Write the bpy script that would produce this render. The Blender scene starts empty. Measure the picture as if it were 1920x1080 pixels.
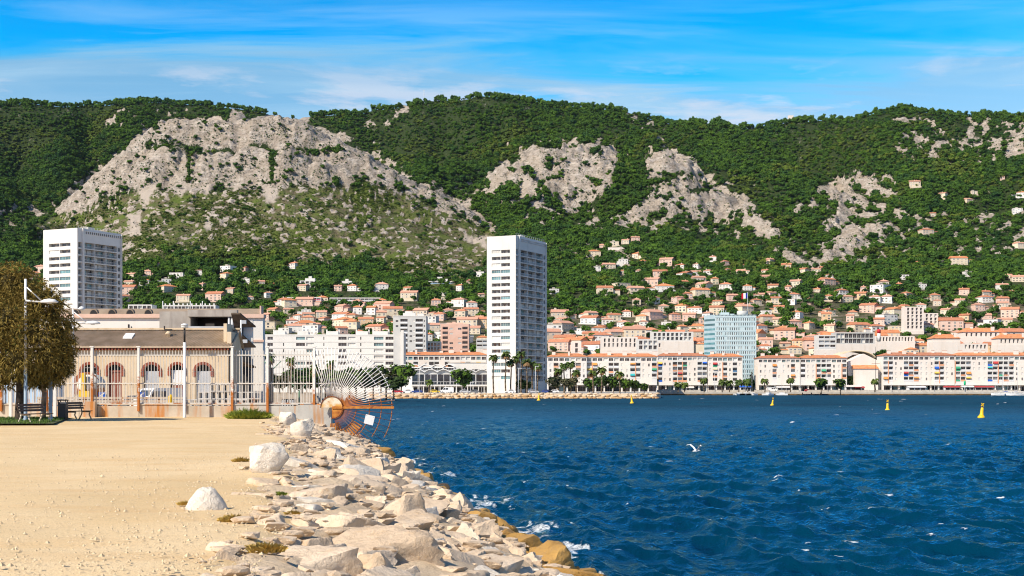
import bpy, math, random
import numpy as np
from mathutils import Vector, Matrix

# ---------------------------------------------------------------- camera, sky, sun, exposure
S = bpy.context.scene
COL = S.collection
R = math.radians
HAZE = 0.000009      # density of the air
F = 2500.0          # focal length of the photograph in its own pixels (1920 wide)
HZ = 727.0          # image row of the horizon
CZ = 4.0            # eye height above the sea
GZ = 2.35           # promenade level
QZ = 1.9            # quay level on the far shore

cam_d = bpy.data.cameras.new('camera')
cam_d.sensor_width = 36.0
cam_d.lens = F / 1920.0 * 36.0
cam_d.shift_y = (HZ - 540.0) / 1920.0
cam_d.clip_start = 0.5
cam_d.clip_end = 60000.0
cam = bpy.data.objects.new('camera', cam_d)
cam.location = (0, 0, CZ)
cam.rotation_euler = (R(90), 0, 0)
COL.objects.link(cam)
S.camera = cam

SUN_AZ = Vector((-0.72, -0.69, 0)).normalized()
SUN_EL = R(42)
sun_dir = Vector((SUN_AZ.x * math.cos(SUN_EL), SUN_AZ.y * math.cos(SUN_EL), math.sin(SUN_EL)))
sd = bpy.data.lights.new('sun', 'SUN')
sd.energy = 4.9
sd.angle = R(0.55)
sd.color = (1.0, 0.89, 0.74)
sun = bpy.data.objects.new('sun', sd)
sun.rotation_euler = sun_dir.to_track_quat('Z', 'Y').to_euler()
sun.location = sun_dir * 200
COL.objects.link(sun)

S.view_settings.view_transform = 'Standard'
S.view_settings.look = 'None'
S.view_settings.gamma = 1.0
S.view_settings.use_curve_mapping = False
S.view_settings.exposure = 0.33
S.render.engine = 'CYCLES'
S.cycles.max_bounces = 5
S.cycles.diffuse_bounces = 2
S.cycles.glossy_bounces = 2
S.cycles.transparent_max_bounces = 6
S.cycles.use_denoising = True
S.cycles.volume_bounces = 0
S.cycles.volume_step_rate = 10
S.cycles.volume_max_steps = 16
S.cycles.filter_width = 1.1


class NT:
    """small node-tree writer"""
    def __init__(self, tree):
        self.t = tree
        tree.nodes.clear()

    def n(self, typ, props=None, **inputs):
        nd = self.t.nodes.new(typ)
        for k, v in (props or {}).items():
            setattr(nd, k, v)
        for k, v in inputs.items():
            key = int(k[1:]) if k[0] == 'i' and k[1:].isdigit() else k.replace('_', ' ')
            sock = nd.inputs[key]
            if isinstance(v, bpy.types.NodeSocket):
                self.t.links.new(v, sock)
            elif isinstance(v, bpy.types.Node):
                self.t.links.new(v.outputs[0], sock)
            else:
                if sock.type == 'RGBA' and len(v) == 3:
                    v = (*v, 1)
                sock.default_value = v
        return nd

    def math(self, op, a, b=0.0, clamp=False):
        return self.n('ShaderNodeMath', {'operation': op, 'use_clamp': clamp}, i0=a, i1=b)

    def mix(self, f, a, b, mode='MIX'):
        nd = self.t.nodes.new('ShaderNodeMix')
        nd.data_type = 'RGBA'
        nd.blend_type = mode
        for i, v in ((0, f), (6, a), (7, b)):
            if isinstance(v, bpy.types.NodeSocket):
                self.t.links.new(v, nd.inputs[i])
            elif isinstance(v, bpy.types.Node):
                self.t.links.new(v.outputs[0], nd.inputs[i])
            else:
                nd.inputs[i].default_value = (*v, 1) if (i and len(v) == 3) else v
        return nd.outputs[2]

    def ramp(self, f, pts, interp='LINEAR'):
        nd = self.n('ShaderNodeValToRGB', None, Fac=f)
        nd.color_ramp.interpolation = interp
        e = nd.color_ramp.elements
        while len(e) < len(pts):
            e.new(0.5)
        for q, (p, c) in zip(e, pts):
            q.position = p
            q.color = (c, c, c, 1) if isinstance(c, (int, float)) else (*c, 1)
        return nd.outputs[0]

    def noise(self, vec, scale, detail=4, rough=0.55, dist=0.0):
        return self.n('ShaderNodeTexNoise', None, Vector=vec, Scale=scale, Detail=detail, Roughness=rough, Distortion=dist).outputs[0]


# world: physical sky, tinted to the deep azure of the photograph, cirrus over the whole dome
W = bpy.data.worlds.new('World')
S.world = W
W.use_nodes = True
w = NT(W.node_tree)
sky = w.n('ShaderNodeTexSky', {'sky_type': 'NISHITA', 'sun_disc': False, 'sun_elevation': SUN_EL,
                               'sun_rotation': math.atan2(SUN_AZ.x, SUN_AZ.y), 'altitude': 50.0,
                               'air_density': 1.0, 'dust_density': 0.6, 'ozone_density': 3.0})
tc = w.n('ShaderNodeTexCoord')
sep = w.n('ShaderNodeSeparateXYZ', None, Vector=tc.outputs['Generated'])
elev = w.math('ARCSINE', sep.outputs[2])
hsv = w.n('ShaderNodeHueSaturation', None, Hue=0.488, Saturation=1.42, Value=1.0, Color=sky.outputs[0])
tinted = w.mix(1.0, hsv.outputs[0], (1.0, 0.92, 1.06), 'MULTIPLY')
# cirrus: direction projected on a high layer, stretched
inv = w.math('DIVIDE', 1.0, w.math('ADD', w.math('MAXIMUM', sep.outputs[2], 0.0), 0.06))
cx = w.math('MULTIPLY', sep.outputs[0], inv)
cy = w.math('MULTIPLY', sep.outputs[1], inv)
cv = w.n('ShaderNodeCombineXYZ', None, X=cx, Y=cy, Z=0.0)
mp = w.n('ShaderNodeMapping', None, Vector=cv.outputs[0], Rotation=(0, 0, R(28)), Scale=(0.55, 2.2, 1.0))
c1 = w.noise(mp.outputs[0], 1.5, 7, 0.56, 0.9)
mp2 = w.n('ShaderNodeMapping', None, Vector=cv.outputs[0], Location=(4.3, 0.6, 0), Rotation=(0, 0, R(8)), Scale=(0.25, 0.8, 1.0))
c2 = w.noise(mp2.outputs[0], 0.9, 4, 0.5, 0.3)
# polarised deepening of the blue upwards, a thin veil of cirrostratus below it with a wavy edge, over the whole sky
ev = w.math('ADD', w.math('ADD', elev, w.math('MULTIPLY', w.math('SUBTRACT', c2, 0.5), 0.15)), w.math('MULTIPLY', w.math('SUBTRACT', c1, 0.5), -0.09))
deep = w.ramp(ev, [(0.0, (.62, .62, .50)), (0.2215, (.62, .60, .46)), (0.230, (.50, .65, .52)), (0.243, (.20, .64, .58)), (0.257, (.0, .58, .64)), (0.5, (.15, .30, .34)), (1.0, (.13, .21, .25))])
tinted = w.mix(1.0, w.mix(1.0, tinted, deep, 'MULTIPLY'), (3, 2, 2), 'MULTIPLY')
band = w.ramp(elev, [(0.0, 0.6), (0.16, 0.72), (0.215, 0.72), (0.25, 0.5), (0.29, 0.14), (0.6, 0.25), (1.0, 0.2)])
cfac = w.math('MULTIPLY', w.math('MULTIPLY', w.ramp(c1, [(0.46, 0.0), (0.68, 1.0)]), w.ramp(c2, [(0.36, 0.25), (0.6, 1.0)])), band)
cirrus = w.mix(cfac, tinted, (3.3, 4.7, 5.8))
# a few small cumulus banks low over the ridges
mp3 = w.n('ShaderNodeMapping', None, Vector=tc.outputs['Generated'], Location=(0.8, 0.0, 0.02), Scale=(7.0, 7.0, 34.0))
c3 = w.noise(mp3.outputs[0], 1.0, 6, 0.6, 0.2)
lowb = w.ramp(elev, [(0.155, 0.0), (0.185, 1.0), (0.215, 0.9), (0.245, 0.0)])
cum = w.math('MULTIPLY', w.ramp(c3, [(0.53, 0.0), (0.63, 0.6)]), lowb)
allsky = w.mix(cum, cirrus, (4.9, 5.0, 5.6))
allsky = w.mix(w.ramp(w.math('ADD', sep.outputs[2], 0.5), [(0.485, 1.0), (0.499, 0.0)]), allsky, (0.10, 0.45, 0.85))      # below the horizon: open sea
bg = w.n('ShaderNodeBackground', None, Color=allsky, Strength=0.13)
out = w.n('ShaderNodeOutputWorld', None, Surface=bg.outputs[0])

# ---------------------------------------------------------------- small helpers
rnd = random.Random(7)
nrs = np.random.RandomState(11)
_T = np.random.RandomState(3).rand(256, 256)


def vn(x, y, o=0):
    xi = np.floor(x).astype(int); yi = np.floor(y).astype(int)
    fx = x - xi; fy = y - yi
    fx = fx * fx * (3 - 2 * fx); fy = fy * fy * (3 - 2 * fy)
    xi = xi + o * 37; yi = yi + o * 91
    a = _T[xi % 256, yi % 256]; b = _T[(xi + 1) % 256, yi % 256]
    c = _T[xi % 256, (yi + 1) % 256]; d = _T[(xi + 1) % 256, (yi + 1) % 256]
    return (a * (1 - fx) + b * fx) * (1 - fy) + (c * (1 - fx) + d * fx) * fy


def fbm(x, y, oct=4, o=0, gain=0.5):
    x = np.asarray(x, float); y = np.asarray(y, float)
    s = 0; a = 1.0; t = 0
    for k in range(oct):
        s = s + a * vn(x * 2 ** k, y * 2 ** k, o + k); t += a; a *= gain
    return s / t


def sstep(a, b, x):
    t = np.clip((x - a) / (b - a), 0, 1)
    return t * t * (3 - 2 * t)


def at(px, py, Y):
    return Vector(((px - 960.0) / F * Y, Y, CZ + (HZ - py) / F * Y))


def ax(px, Y):
    return (px - 960.0) / F * Y


def az(py, Y):
    return CZ + (HZ - py) / F * Y


MATS = {}


def mat(name, c1, c2=None, rough=0.85, scale=3.0, bump=0.0, bscale=None, detail=5, spec=0.3, lo=0.35, hi=0.65,
        metal=0.0, c3=None, s3=None, lo3=0.55, hi3=0.7, coord='Object', rand=0.0, stretch=(1, 1, 1), dist=0.02, stretch3=None):
    m = bpy.data.materials.new(name)
    m.use_nodes = True
    t = NT(m.node_tree)
    tcn = t.n('ShaderNodeTexCoord')
    src = tcn.outputs[coord] if coord != 'World' else t.n('ShaderNodeNewGeometry').outputs['Position']
    if coord == 'Object':
        oi0 = t.n('ShaderNodeObjectInfo')
        src = t.n('ShaderNodeVectorMath', {'operation': 'ADD'}, i0=src, i1=t.n('ShaderNodeVectorMath', {'operation': 'SCALE'}, i0=oi0.outputs['Location'], Scale=0.37)).outputs[0]
    v = t.n('ShaderNodeMapping', None, Vector=src, Scale=stretch).outputs[0] if stretch != (1, 1, 1) else src
    col = None
    if c2 is not None:
        nz = t.noise(v, scale, detail)
        col = t.mix(t.ramp(nz, [(lo, 0.0), (hi, 1.0)]), c1, c2)
    if c3 is not None:
        v3 = t.n('ShaderNodeMapping', None, Vector=src, Scale=stretch3).outputs[0] if stretch3 else v
        nz3 = t.noise(v3, s3 or scale * 0.4, 4)
        col = t.mix(t.ramp(nz3, [(lo3, 0.0), (hi3, 1.0)]), col if col is not None else c1, c3)
    if rand > 0:
        oi = t.n('ShaderNodeObjectInfo')
        rv = t.math('ADD', t.math('MULTIPLY', oi.outputs['Random'], rand * 2), 1.0 - rand)
        col = t.mix(1.0, col if col is not None else c1, t.n('ShaderNodeCombineColor', None, Red=rv, Green=rv, Blue=rv).outputs[0], 'MULTIPLY')
    b = t.n('ShaderNodeBsdfPrincipled', None, Roughness=rough, Metallic=metal)
    b.inputs['Specular IOR Level'].default_value = spec
    if col is None:
        b.inputs['Base Color'].default_value = (*c1, 1)
    else:
        t.t.links.new(col, b.inputs['Base Color'])
    if bump > 0:
        bz = t.noise(v, bscale or scale * 4, 6, 0.65)
        bp = t.n('ShaderNodeBump', None, Strength=bump, Distance=dist, Height=bz)
        t.t.links.new(bp.outputs[0], b.inputs['Normal'])
    t.n('ShaderNodeOutputMaterial', None, Surface=b.outputs[0])
    MATS[name] = m
    return m


class MB:
    """collects shapes, then links them as ONE mesh object"""
    def __init__(self):
        self.v = []; self.f = []; self.mi = []; self.cur = 0; self.M = None; self.sm = []

    def m(self, i):
        self.cur = i
        return self

    def _add(self, vs, fs, smooth=False):
        o = len(self.v)
        if self.M is not None:
            vs = [tuple(self.M @ Vector(q)) for q in vs]
        self.v += [tuple(q) for q in vs]
        for q in fs:
            self.f.append(tuple(i + o for i in q)); self.mi.append(self.cur); self.sm.append(smooth)
        return self

    def box(self, x0, x1, y0, y1, z0, z1):
        return self._add([(x0, y0, z0), (x1, y0, z0), (x1, y1, z0), (x0, y1, z0), (x0, y0, z1), (x1, y0, z1), (x1, y1, z1), (x0, y1, z1)],
                         [(3, 2, 1, 0), (4, 5, 6, 7), (0, 1, 5, 4), (1, 2, 6, 5), (2, 3, 7, 6), (3, 0, 4, 7)])

    def cbox(self, c, s):
        return self.box(c[0] - s[0] / 2, c[0] + s[0] / 2, c[1] - s[1] / 2, c[1] + s[1] / 2, c[2] - s[2] / 2, c[2] + s[2] / 2)

    def poly(self, vs):
        return self._add(vs, [tuple(range(len(vs)))])

    def prism(self, prof, y0, y1, axis='y'):
        """profile in (a, z) pulled along y (or x)"""
        n = len(prof)
        if axis == 'y':
            vs = [(a, y0, z) for a, z in prof] + [(a, y1, z) for a, z in prof]
        else:
            vs = [(y0, a, z) for a, z in prof] + [(y1, a, z) for a, z in prof]
        fs = [tuple(range(n)), tuple(range(2 * n - 1, n - 1, -1))] + [(i, i + n, (i + 1) % n + n, (i + 1) % n) for i in range(n)]
        return self._add(vs, fs)

    def tube(self, p0, p1, r0, r1=None, n=8, caps=True, smooth=True):
        p0 = Vector(p0); p1 = Vector(p1); r1 = r0 if r1 is None else r1
        d = (p1 - p0)
        if d.length < 1e-9:
            return self
        d.normalize()
        u = d.orthogonal().normalized(); w_ = d.cross(u)
        vs = []
        for p, r in ((p0, r0), (p1, r1)):
            for k in range(n):
                a = 2 * math.pi * k / n
                vs.append(p + (u * math.cos(a) + w_ * math.sin(a)) * r)
        self._add(vs, [(k, (k + 1) % n, (k + 1) % n + n, k + n) for k in range(n)], smooth)
        if caps:
            o = len(self.v) - 2 * n
            self.f.append(tuple(o + k for k in range(n - 1, -1, -1))); self.mi.append(self.cur); self.sm.append(False)
            self.f.append(tuple(o + n + k for k in range(n))); self.mi.append(self.cur); self.sm.append(False)
        return self

    def path(self, pts, rs, n=8):
        for (a, b, ra, rb) in zip(pts[:-1], pts[1:], rs[:-1], rs[1:]):
            self.tube(a, b, ra, rb, n)
        return self

    def lathe(self, prof, c=(0, 0, 0), n=16, smooth=True):
        """profile (r, z) turned about z through c"""
        vs = []
        for r, z in prof:
            for k in range(n):
                a = 2 * math.pi * k / n
                vs.append((c[0] + r * math.cos(a), c[1] + r * math.sin(a), c[2] + z))
        fs = []
        for j in range(len(prof) - 1):
            for k in range(n):
                fs.append((j * n + k, j * n + (k + 1) % n, (j + 1) * n + (k + 1) % n, (j + 1) * n + k))
        fs.append(tuple(range(n - 1, -1, -1)))
        fs.append(tuple((len(prof) - 1) * n + k for k in range(n)))
        return self._add(vs, fs, smooth)

    def mesh(self, name, mats, smooth=False):
        me = bpy.data.meshes.new(name)
        me.from_pydata(self.v, [], self.f)
        for q in (mats if isinstance(mats, (list, tuple)) else [mats]):
            me.materials.append(q)
        if any(self.mi):
            me.polygons.foreach_set('material_index', self.mi)
        if smooth:
            me.polygons.foreach_set('use_smooth', [True] * len(self.f))
        elif any(self.sm):
            me.polygons.foreach_set('use_smooth', self.sm)
        me.update()
        return me

    def build(self, name, mats, parent=None, smooth=False):
        return link(name, self.mesh(name, mats, smooth), parent)


KIDS = {}


def link(name, data, parent=None, loc=None, rz=None, scale=None):
    o = bpy.data.objects.new(name, data)
    COL.objects.link(o)
    if parent is not None:
        o.parent = parent
        KIDS.setdefault(parent.name, []).append(o)
    if loc is not None:
        o.location = loc
    if rz is not None:
        o.rotation_euler = (0, 0, rz)
    if scale is not None:
        o.scale = scale
    return o


def np_mesh(name, verts, faces, mats, smooth=True):
    me = bpy.data.meshes.new(name)
    verts = np.asarray(verts, np.float32); faces = np.asarray(faces, np.int32)
    k = faces.shape[1]
    me.vertices.add(len(verts)); me.vertices.foreach_set('co', verts.ravel())
    me.loops.add(faces.size); me.loops.foreach_set('vertex_index', faces.ravel())
    me.polygons.add(len(faces))
    me.polygons.foreach_set('loop_start', np.arange(0, faces.size, k, dtype=np.int32))
    me.polygons.foreach_set('loop_total', np.full(len(faces), k, np.int32))
    for q in (mats if isinstance(mats, (list, tuple)) else [mats]):
        me.materials.append(q)
    me.update(calc_edges=True)
    me.polygons.foreach_set('use_smooth', [smooth] * len(faces))
    me.validate()
    return me


def grid_faces(nr, nc):
    i = np.arange(nr - 1)[:, None] * nc + np.arange(nc - 1)[None, :]
    return np.stack([i, i + 1, i + nc + 1, i + nc], -1).reshape(-1, 4)


def attr(me, name, val):
    a = me.attributes.new(name, 'FLOAT', 'POINT')
    a.data.foreach_set('value', np.asarray(val, np.float32).ravel())


def tag(o, label=None, cat=None, group=None, kind=None):
    if label: o['label'] = label
    if cat: o['category'] = cat
    if group: o['group'] = group
    if kind: o['kind'] = kind
    return o


def thing(name, label, cat, loc=(0, 0, 0), rz=0.0, group=None):
    o = link(name, None, None, loc, rz)
    return tag(o, label, cat, group)


def copy_tree(o, parent=None, lvl=0):
    c = o.copy()
    COL.objects.link(c)
    if parent is not None:
        c.parent = parent
        KIDS.setdefault(parent.name, []).append(c)
    for ch in list(KIDS.get(o.name, ())):
        copy_tree(ch, c, lvl + 1)
    return c
# ================================================================ TERRAIN: the mountain and the town slope
def pl(pts):
    a = np.array(pts, float)
    return lambda x: np.interp(x, a[:, 0], a[:, 1])


ROW_A = pl([(560, 738), (740, 734), (900, 694), (1000, 660), (1100, 625), (1300, 572), (1500, 520), (1700, 474), (1900, 436), (2200, 400), (3200, 330)])
CREST_B = pl([(-400, 560), (-200, 520), (0, 468), (60, 440), (100, 402), (140, 366), (200, 312), (250, 266), (300, 231), (360, 231), (420, 229), (470, 231), (530, 226),
              (570, 236), (620, 262), (690, 294), (750, 328), (820, 364), (890, 402), (930, 430), (1000, 482), (1100, 560), (1300, 640), (2400, 700)])
CREST_C = pl([(-400, 700), (600, 520), (760, 440), (850, 372), (905, 338), (960, 293), (1020, 270), (1080, 280), (1150, 286), (1180, 302), (1215, 296), (1250, 289), (1290, 302), (1330, 347), (1380, 376), (1420, 410), (1460, 436), (1500, 478), (1550, 530), (1700, 640), (2400, 700)])
CREST_E = pl([(-400, 800), (1440, 640), (1500, 520), (1540, 470), (1570, 385), (1590, 350), (1640, 334), (1700, 290), (1740, 268), (1850, 266), (1920, 241), (2050, 225), (2300, 215)])
CREST_F = pl([(-400, 800), (1380, 640), (1480, 560), (1530, 500), (1570, 455), (1610, 420), (1655, 408), (1700, 425), (1760, 435), (1850, 425), (1920, 425), (2300, 410)])
CREST_D = pl([(-400, 225), (0, 199), (60, 198), (130, 203), (200, 198), (260, 193), (330, 195), (400, 200), (450, 205), (520, 219), (560, 224), (600, 219), (680, 214), (740, 201),
              (800, 191), (900, 185), (960, 188), (1020, 195), (1080, 199), (1150, 204), (1200, 220), (1260, 236), (1330, 244), (1400, 243), (1440, 233), (1490, 226), (1540, 229),
              (1590, 229), (1640, 214), (1690, 206), (1750, 213), (1820, 217), (1920, 219), (2300, 226)])
PROF_B = pl([(0, 0), (.15, .10), (.3, .25), (.5, .44), (.60, .52), (.655, .56), (.685, .70), (.72, .73), (.76, .745), (.80, .90), (.86, .93), (1, 1)])
PROF_C = pl([(0, 0), (.2, .14), (.4, .30), (.55, .40), (.60, .58), (.68, .62), (.74, .80), (.82, .88), (1, 1)])
PROF_D = pl([(0, 0), (.2, .20), (.5, .52), (.8, .86), (1, 1)])
PROF_E = pl([(0, 0), (.25, .18), (.45, .33), (.52, .50), (.65, .58), (.74, .72), (1, 1)])

TPX = np.arange(-330, 2260, 3.4)
TY = np.concatenate([np.arange(742, 1500, 9), np.arange(1500, 2330, 3.9), np.arange(2330, 3120, 10)])
PXg, Yg = np.meshgrid(TPX, TY)
Xg = (PXg - 960) / F * Yg


def terrain_z(PX, Y):
    X = (PX - 960) / F * Y
    warp = (fbm(X / 180, Y / 400, 3, 1) - .5) * 170
    warp2 = (fbm(X / 70, Y / 160, 3, 5) - .5) * 60
    ra = ROW_A(Y) - 0.02 * np.clip(PX - 1100, -300, 800) * sstep(900, 1300, Y)
    z = CZ + (HZ - ra) / F * Y
    for crest, prof, yb, yc, back, wa in ((CREST_B, PROF_B, 1480, 2000, .5, .35), (CREST_C, PROF_C, 1620, 2140, .5, .5),
                                          (CREST_F, PROF_E, 1500, 1900, .35, .6), (CREST_E, PROF_E, 1750, 2290, .3, .6), (CREST_D, PROF_D, 1850, 2760, .4, 1.7)):
        zb = CZ + (HZ - ROW_A(np.array(yb))) / F * yb
        zc = CZ + (HZ - crest(PX)) / F * yc
        t = (Y + (warp + warp2) * wa * np.clip((yc - Y) / 200, 0, 1) - yb) / (yc - yb)
        zl = zb + (zc - zb) * prof(np.clip(t, 0, 1))
        if crest is CREST_D:      # spurs and gullies run down the main ridge
            gl = 1 - np.abs(2 * fbm(X / 230 + Y / 900, Y / 1100, 3, 17) - 1)
            zl = zl - sstep(.62, 1.0, gl) * 75 * np.sin(math.pi * np.clip(t, 0, 1)) + (fbm(X / 110, Y / 320, 3, 18) - .5) * 46 * np.sin(math.pi * np.clip(t, 0, 1))
        zl = np.where(t < 0, zb - 4000 * np.abs(t) - 2, zl)
        zl = zl - np.clip(Y - yc, 0, None) * back
        z = np.maximum(z, zl)
    return z


Zg = terrain_z(PXg, Yg)
ROWg = HZ - (Zg - CZ) / Yg * F


def sdf(px, py, poly):
    """signed distance (inside positive) to a closed outline in photograph pixels"""
    p = np.array(poly, float)
    d = np.full(px.shape, 1e9)
    ins = np.zeros(px.shape, bool)
    for (x0, y0), (x1, y1) in zip(p, np.roll(p, -1, 0)):
        ex, ey = x1 - x0, y1 - y0
        t = np.clip(((px - x0) * ex + (py - y0) * ey) / (ex * ex + ey * ey + 1e-9), 0, 1)
        d = np.minimum(d, np.hypot(px - x0 - t * ex, py - y0 - t * ey))
        c = ((y0 > py) != (y1 > py)) & (px < ex * (py - y0) / (ey + 1e-9 * (ey == 0)) + x0)
        ins ^= c
    return np.where(ins, d, -d)


ROCK = [
    [(100, 398), (140, 360), (200, 308), (250, 260), (300, 226), (420, 224), (530, 218), (575, 228), (620, 255), (690, 286), (760, 330), (820, 358), (890, 396), (935, 432), (880, 412), (800, 378), (745, 350),
     (690, 332), (640, 337), (560, 348), (480, 352), (400, 352), (330, 356), (270, 354), (220, 354), (180, 374), (150, 398), (110, 402)],
    [(895, 338), (960, 286), (1020, 262), (1150, 278), (1176, 300), (1165, 350), (1135, 384), (1070, 392), (1000, 396), (945, 392), (912, 365)],
    [(1168, 300), (1250, 280), (1295, 296), (1335, 338), (1385, 366), (1425, 402), (1470, 446), (1420, 446), (1345, 412), (1285, 384), (1240, 368), (1190, 362)],
    [(1145, 424), (1190, 384), (1240, 366), (1268, 390), (1240, 426)],
    [(1548, 352), (1600, 328), (1648, 324), (1664, 350), (1626, 384), (1596, 408), (1566, 446), (1538, 440)],
    [(1530, 500), (1562, 446), (1608, 408), (1656, 398), (1676, 434), (1634, 462), (1592, 488), (1556, 502)],
    [(1690, 284), (1740, 263), (1800, 266), (1860, 262), (1920, 233), (2000, 225), (2000, 300), (1900, 300), (1850, 285), (1800, 278), (1720, 290)],
    [(1500, 500), (1545, 486), (1540, 530), (1512, 524)],
    [(1450, 470), (1500, 476), (1500, 506), (1470, 502)],
]
ROCK_HALF = [
    [(850, 355), (930, 372), (1000, 388), (1110, 385), (1125, 410), (1040, 432), (960, 415), (880, 388)],
    [(1660, 440), (1920, 420), (2000, 420), (2000, 470), (1800, 478), (1720, 462)],
    [(1680, 222), (1760, 232), (1790, 262), (1720, 262)],
    [(690, 200), (760, 200), (770, 225), (690, 235)],
    [(1040, 470), (1120, 455), (1200, 470), (1180, 500), (1090, 500)],
    [(1180, 215), (1215, 222), (1240, 262), (1205, 255)],
    [(1480, 395), (1530, 375), (1530, 435), (1490, 440)],
    [(0, 400), (70, 372), (90, 395), (30, 425)],
    [(230, 180), (330, 205), (300, 235), (200, 240)],
    [(1340, 395), (1460, 440), (1500, 480), (1420, 470)],
]
ROCK_HALF += [[(860, 350), (960, 290), (1030, 264), (1260, 282), (1340, 340), (1480, 440), (1500, 500), (1400, 450), (1250, 420), (1130, 430), (1000, 420), (880, 395)],
              [(1530, 500), (1560, 380), (1600, 325), (1680, 320), (1690, 400), (1920, 400), (1920, 480), (1680, 470), (1560, 520)], [(1680, 250), (1760, 225), (1930, 225), (1990, 225), (1990, 310), (1800, 305), (1690, 300)]]
SCREE = [[(248, 352), (300, 352), (275, 384)], [(328, 350), (358, 352), (340, 372)], [(368, 350), (398, 352), (388, 368)], [(425, 352), (450, 352), (438, 365)], [(494, 352), (528, 350), (515, 382), (498, 386)],
         [(238, 402), (262, 402), (262, 440), (244, 445)], [(384, 405), (396, 408), (394, 432), (384, 428)], [(975, 340), (1003, 342), (995, 358), (980, 356)],
         [(860, 440), (915, 440), (912, 468), (890, 460)], [(990, 375), (1025, 378), (1015, 388), (995, 388)]]
SCRUB = [[(60, 440), (110, 400), (180, 372), (270, 352), (480, 350), (640, 335), (745, 350), (880, 412), (935, 436), (930, 480), (870, 535), (760, 540), (690, 480), (600, 500), (480, 470), (330, 470), (230, 500), (150, 470)]]
GREENBAND = [[(268, 266), (320, 270), (400, 279), (480, 276), (560, 279), (640, 284), (640, 290), (560, 287), (480, 285), (400, 290), (330, 282), (270, 274)],
             [(350, 285), (360, 285), (358, 345), (352, 345)], [(508, 285), (516, 285), (514, 345), (508, 345)], [(1000, 268), (1050, 276), (1040, 284), (1005, 276)], [(1160, 290), (1210, 300), (1215, 365), (1170, 400), (1125, 410), (1110, 382), (1150, 350)]]


def best(polys, px, py):
    b = np.full(px.shape, -1e9)
    for p in polys:
        a = np.array(p)
        m = (px > a[:, 0].min() - 40) & (px < a[:, 0].max() + 40) & (py > a[:, 1].min() - 40) & (py < a[:, 1].max() + 40)
        if m.any():
            b[m] = np.maximum(b[m], sdf(px[m], py[m], p))
    return b


nzm = (fbm(PXg / 14, ROWg / 9, 4, 3) - .5)
rk = best(ROCK, PXg, ROWg)
rock = sstep(-9, 2, rk + nzm * 52)
brk = sstep(.575, .64, fbm(PXg / 26, ROWg / 15, 3, 63)) * (PXg > 880)      # trees break into the middle and right crags
rock = rock * (1 - .95 * brk)
rh = best(ROCK_HALF, PXg, ROWg)
rock = np.maximum(rock, sstep(.02, .12, nzm - .01) * sstep(-8, 8, rh + nzm * 30))
gb = best(GREENBAND, PXg, ROWg)
rock = rock * (1 - 0.9 * sstep(-3, 2, gb + nzm * 10))
scree = sstep(-2, 3, best(SCREE, PXg, ROWg) + nzm * 14)
scrub = sstep(-8, 10, best(SCRUB, PXg, ROWg) + nzm * 40) * (1 - rock)
# bare outcrops sprinkled over the forest and the scrub
spr = fbm(PXg / 9, ROWg / 4.5, 3, 8)
rock = np.maximum(rock, sstep(.62, .70, spr + .045 * scrub) * (.40 + .45 * scrub) * (ROWg < 520))
urban = sstep(1500, 1150, Yg)
# crags: real relief on the rock
rid = 1 - np.abs(2 * fbm(Xg / 24, Zg / 95 + Yg / 130, 4, 21) - 1)          # buttresses and chimneys
rid2 = 1 - np.abs(2 * fbm(Xg / 8, Zg / 16, 3, 31) - 1)
qz = Zg / 21.0 + 1.3 * fbm(Xg / 120, Yg / 200, 3, 33) + Xg / 900            # bedding: ledges and steps
fz_ = qz - np.floor(qz)
ledge = (sstep(.30, .95, fz_) - fz_) * 21.0
keep = np.clip(rock, 0, 1) * (Yg > 1400)
core_ = sstep(2, 16, rk)
Zn = Zg + keep * (ledge * 1.05 * core_ + (rid - .62) * (4 + 22 * core_) + (rid2 - .6) * 6.0) + (1 - keep) * (fbm(Xg / 40, Yg / 40, 4, 9) - .5) * 10 * sstep(1200, 1700, Yg)
ROWn = HZ - (Zn - CZ) / Yg * F
Xn = Xg + keep * (fbm(Zg / 9, Yg / 20, 3, 41) - .5) * 10
tv = np.stack([Xn, Yg, Zn], -1).reshape(-1, 3)


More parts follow.
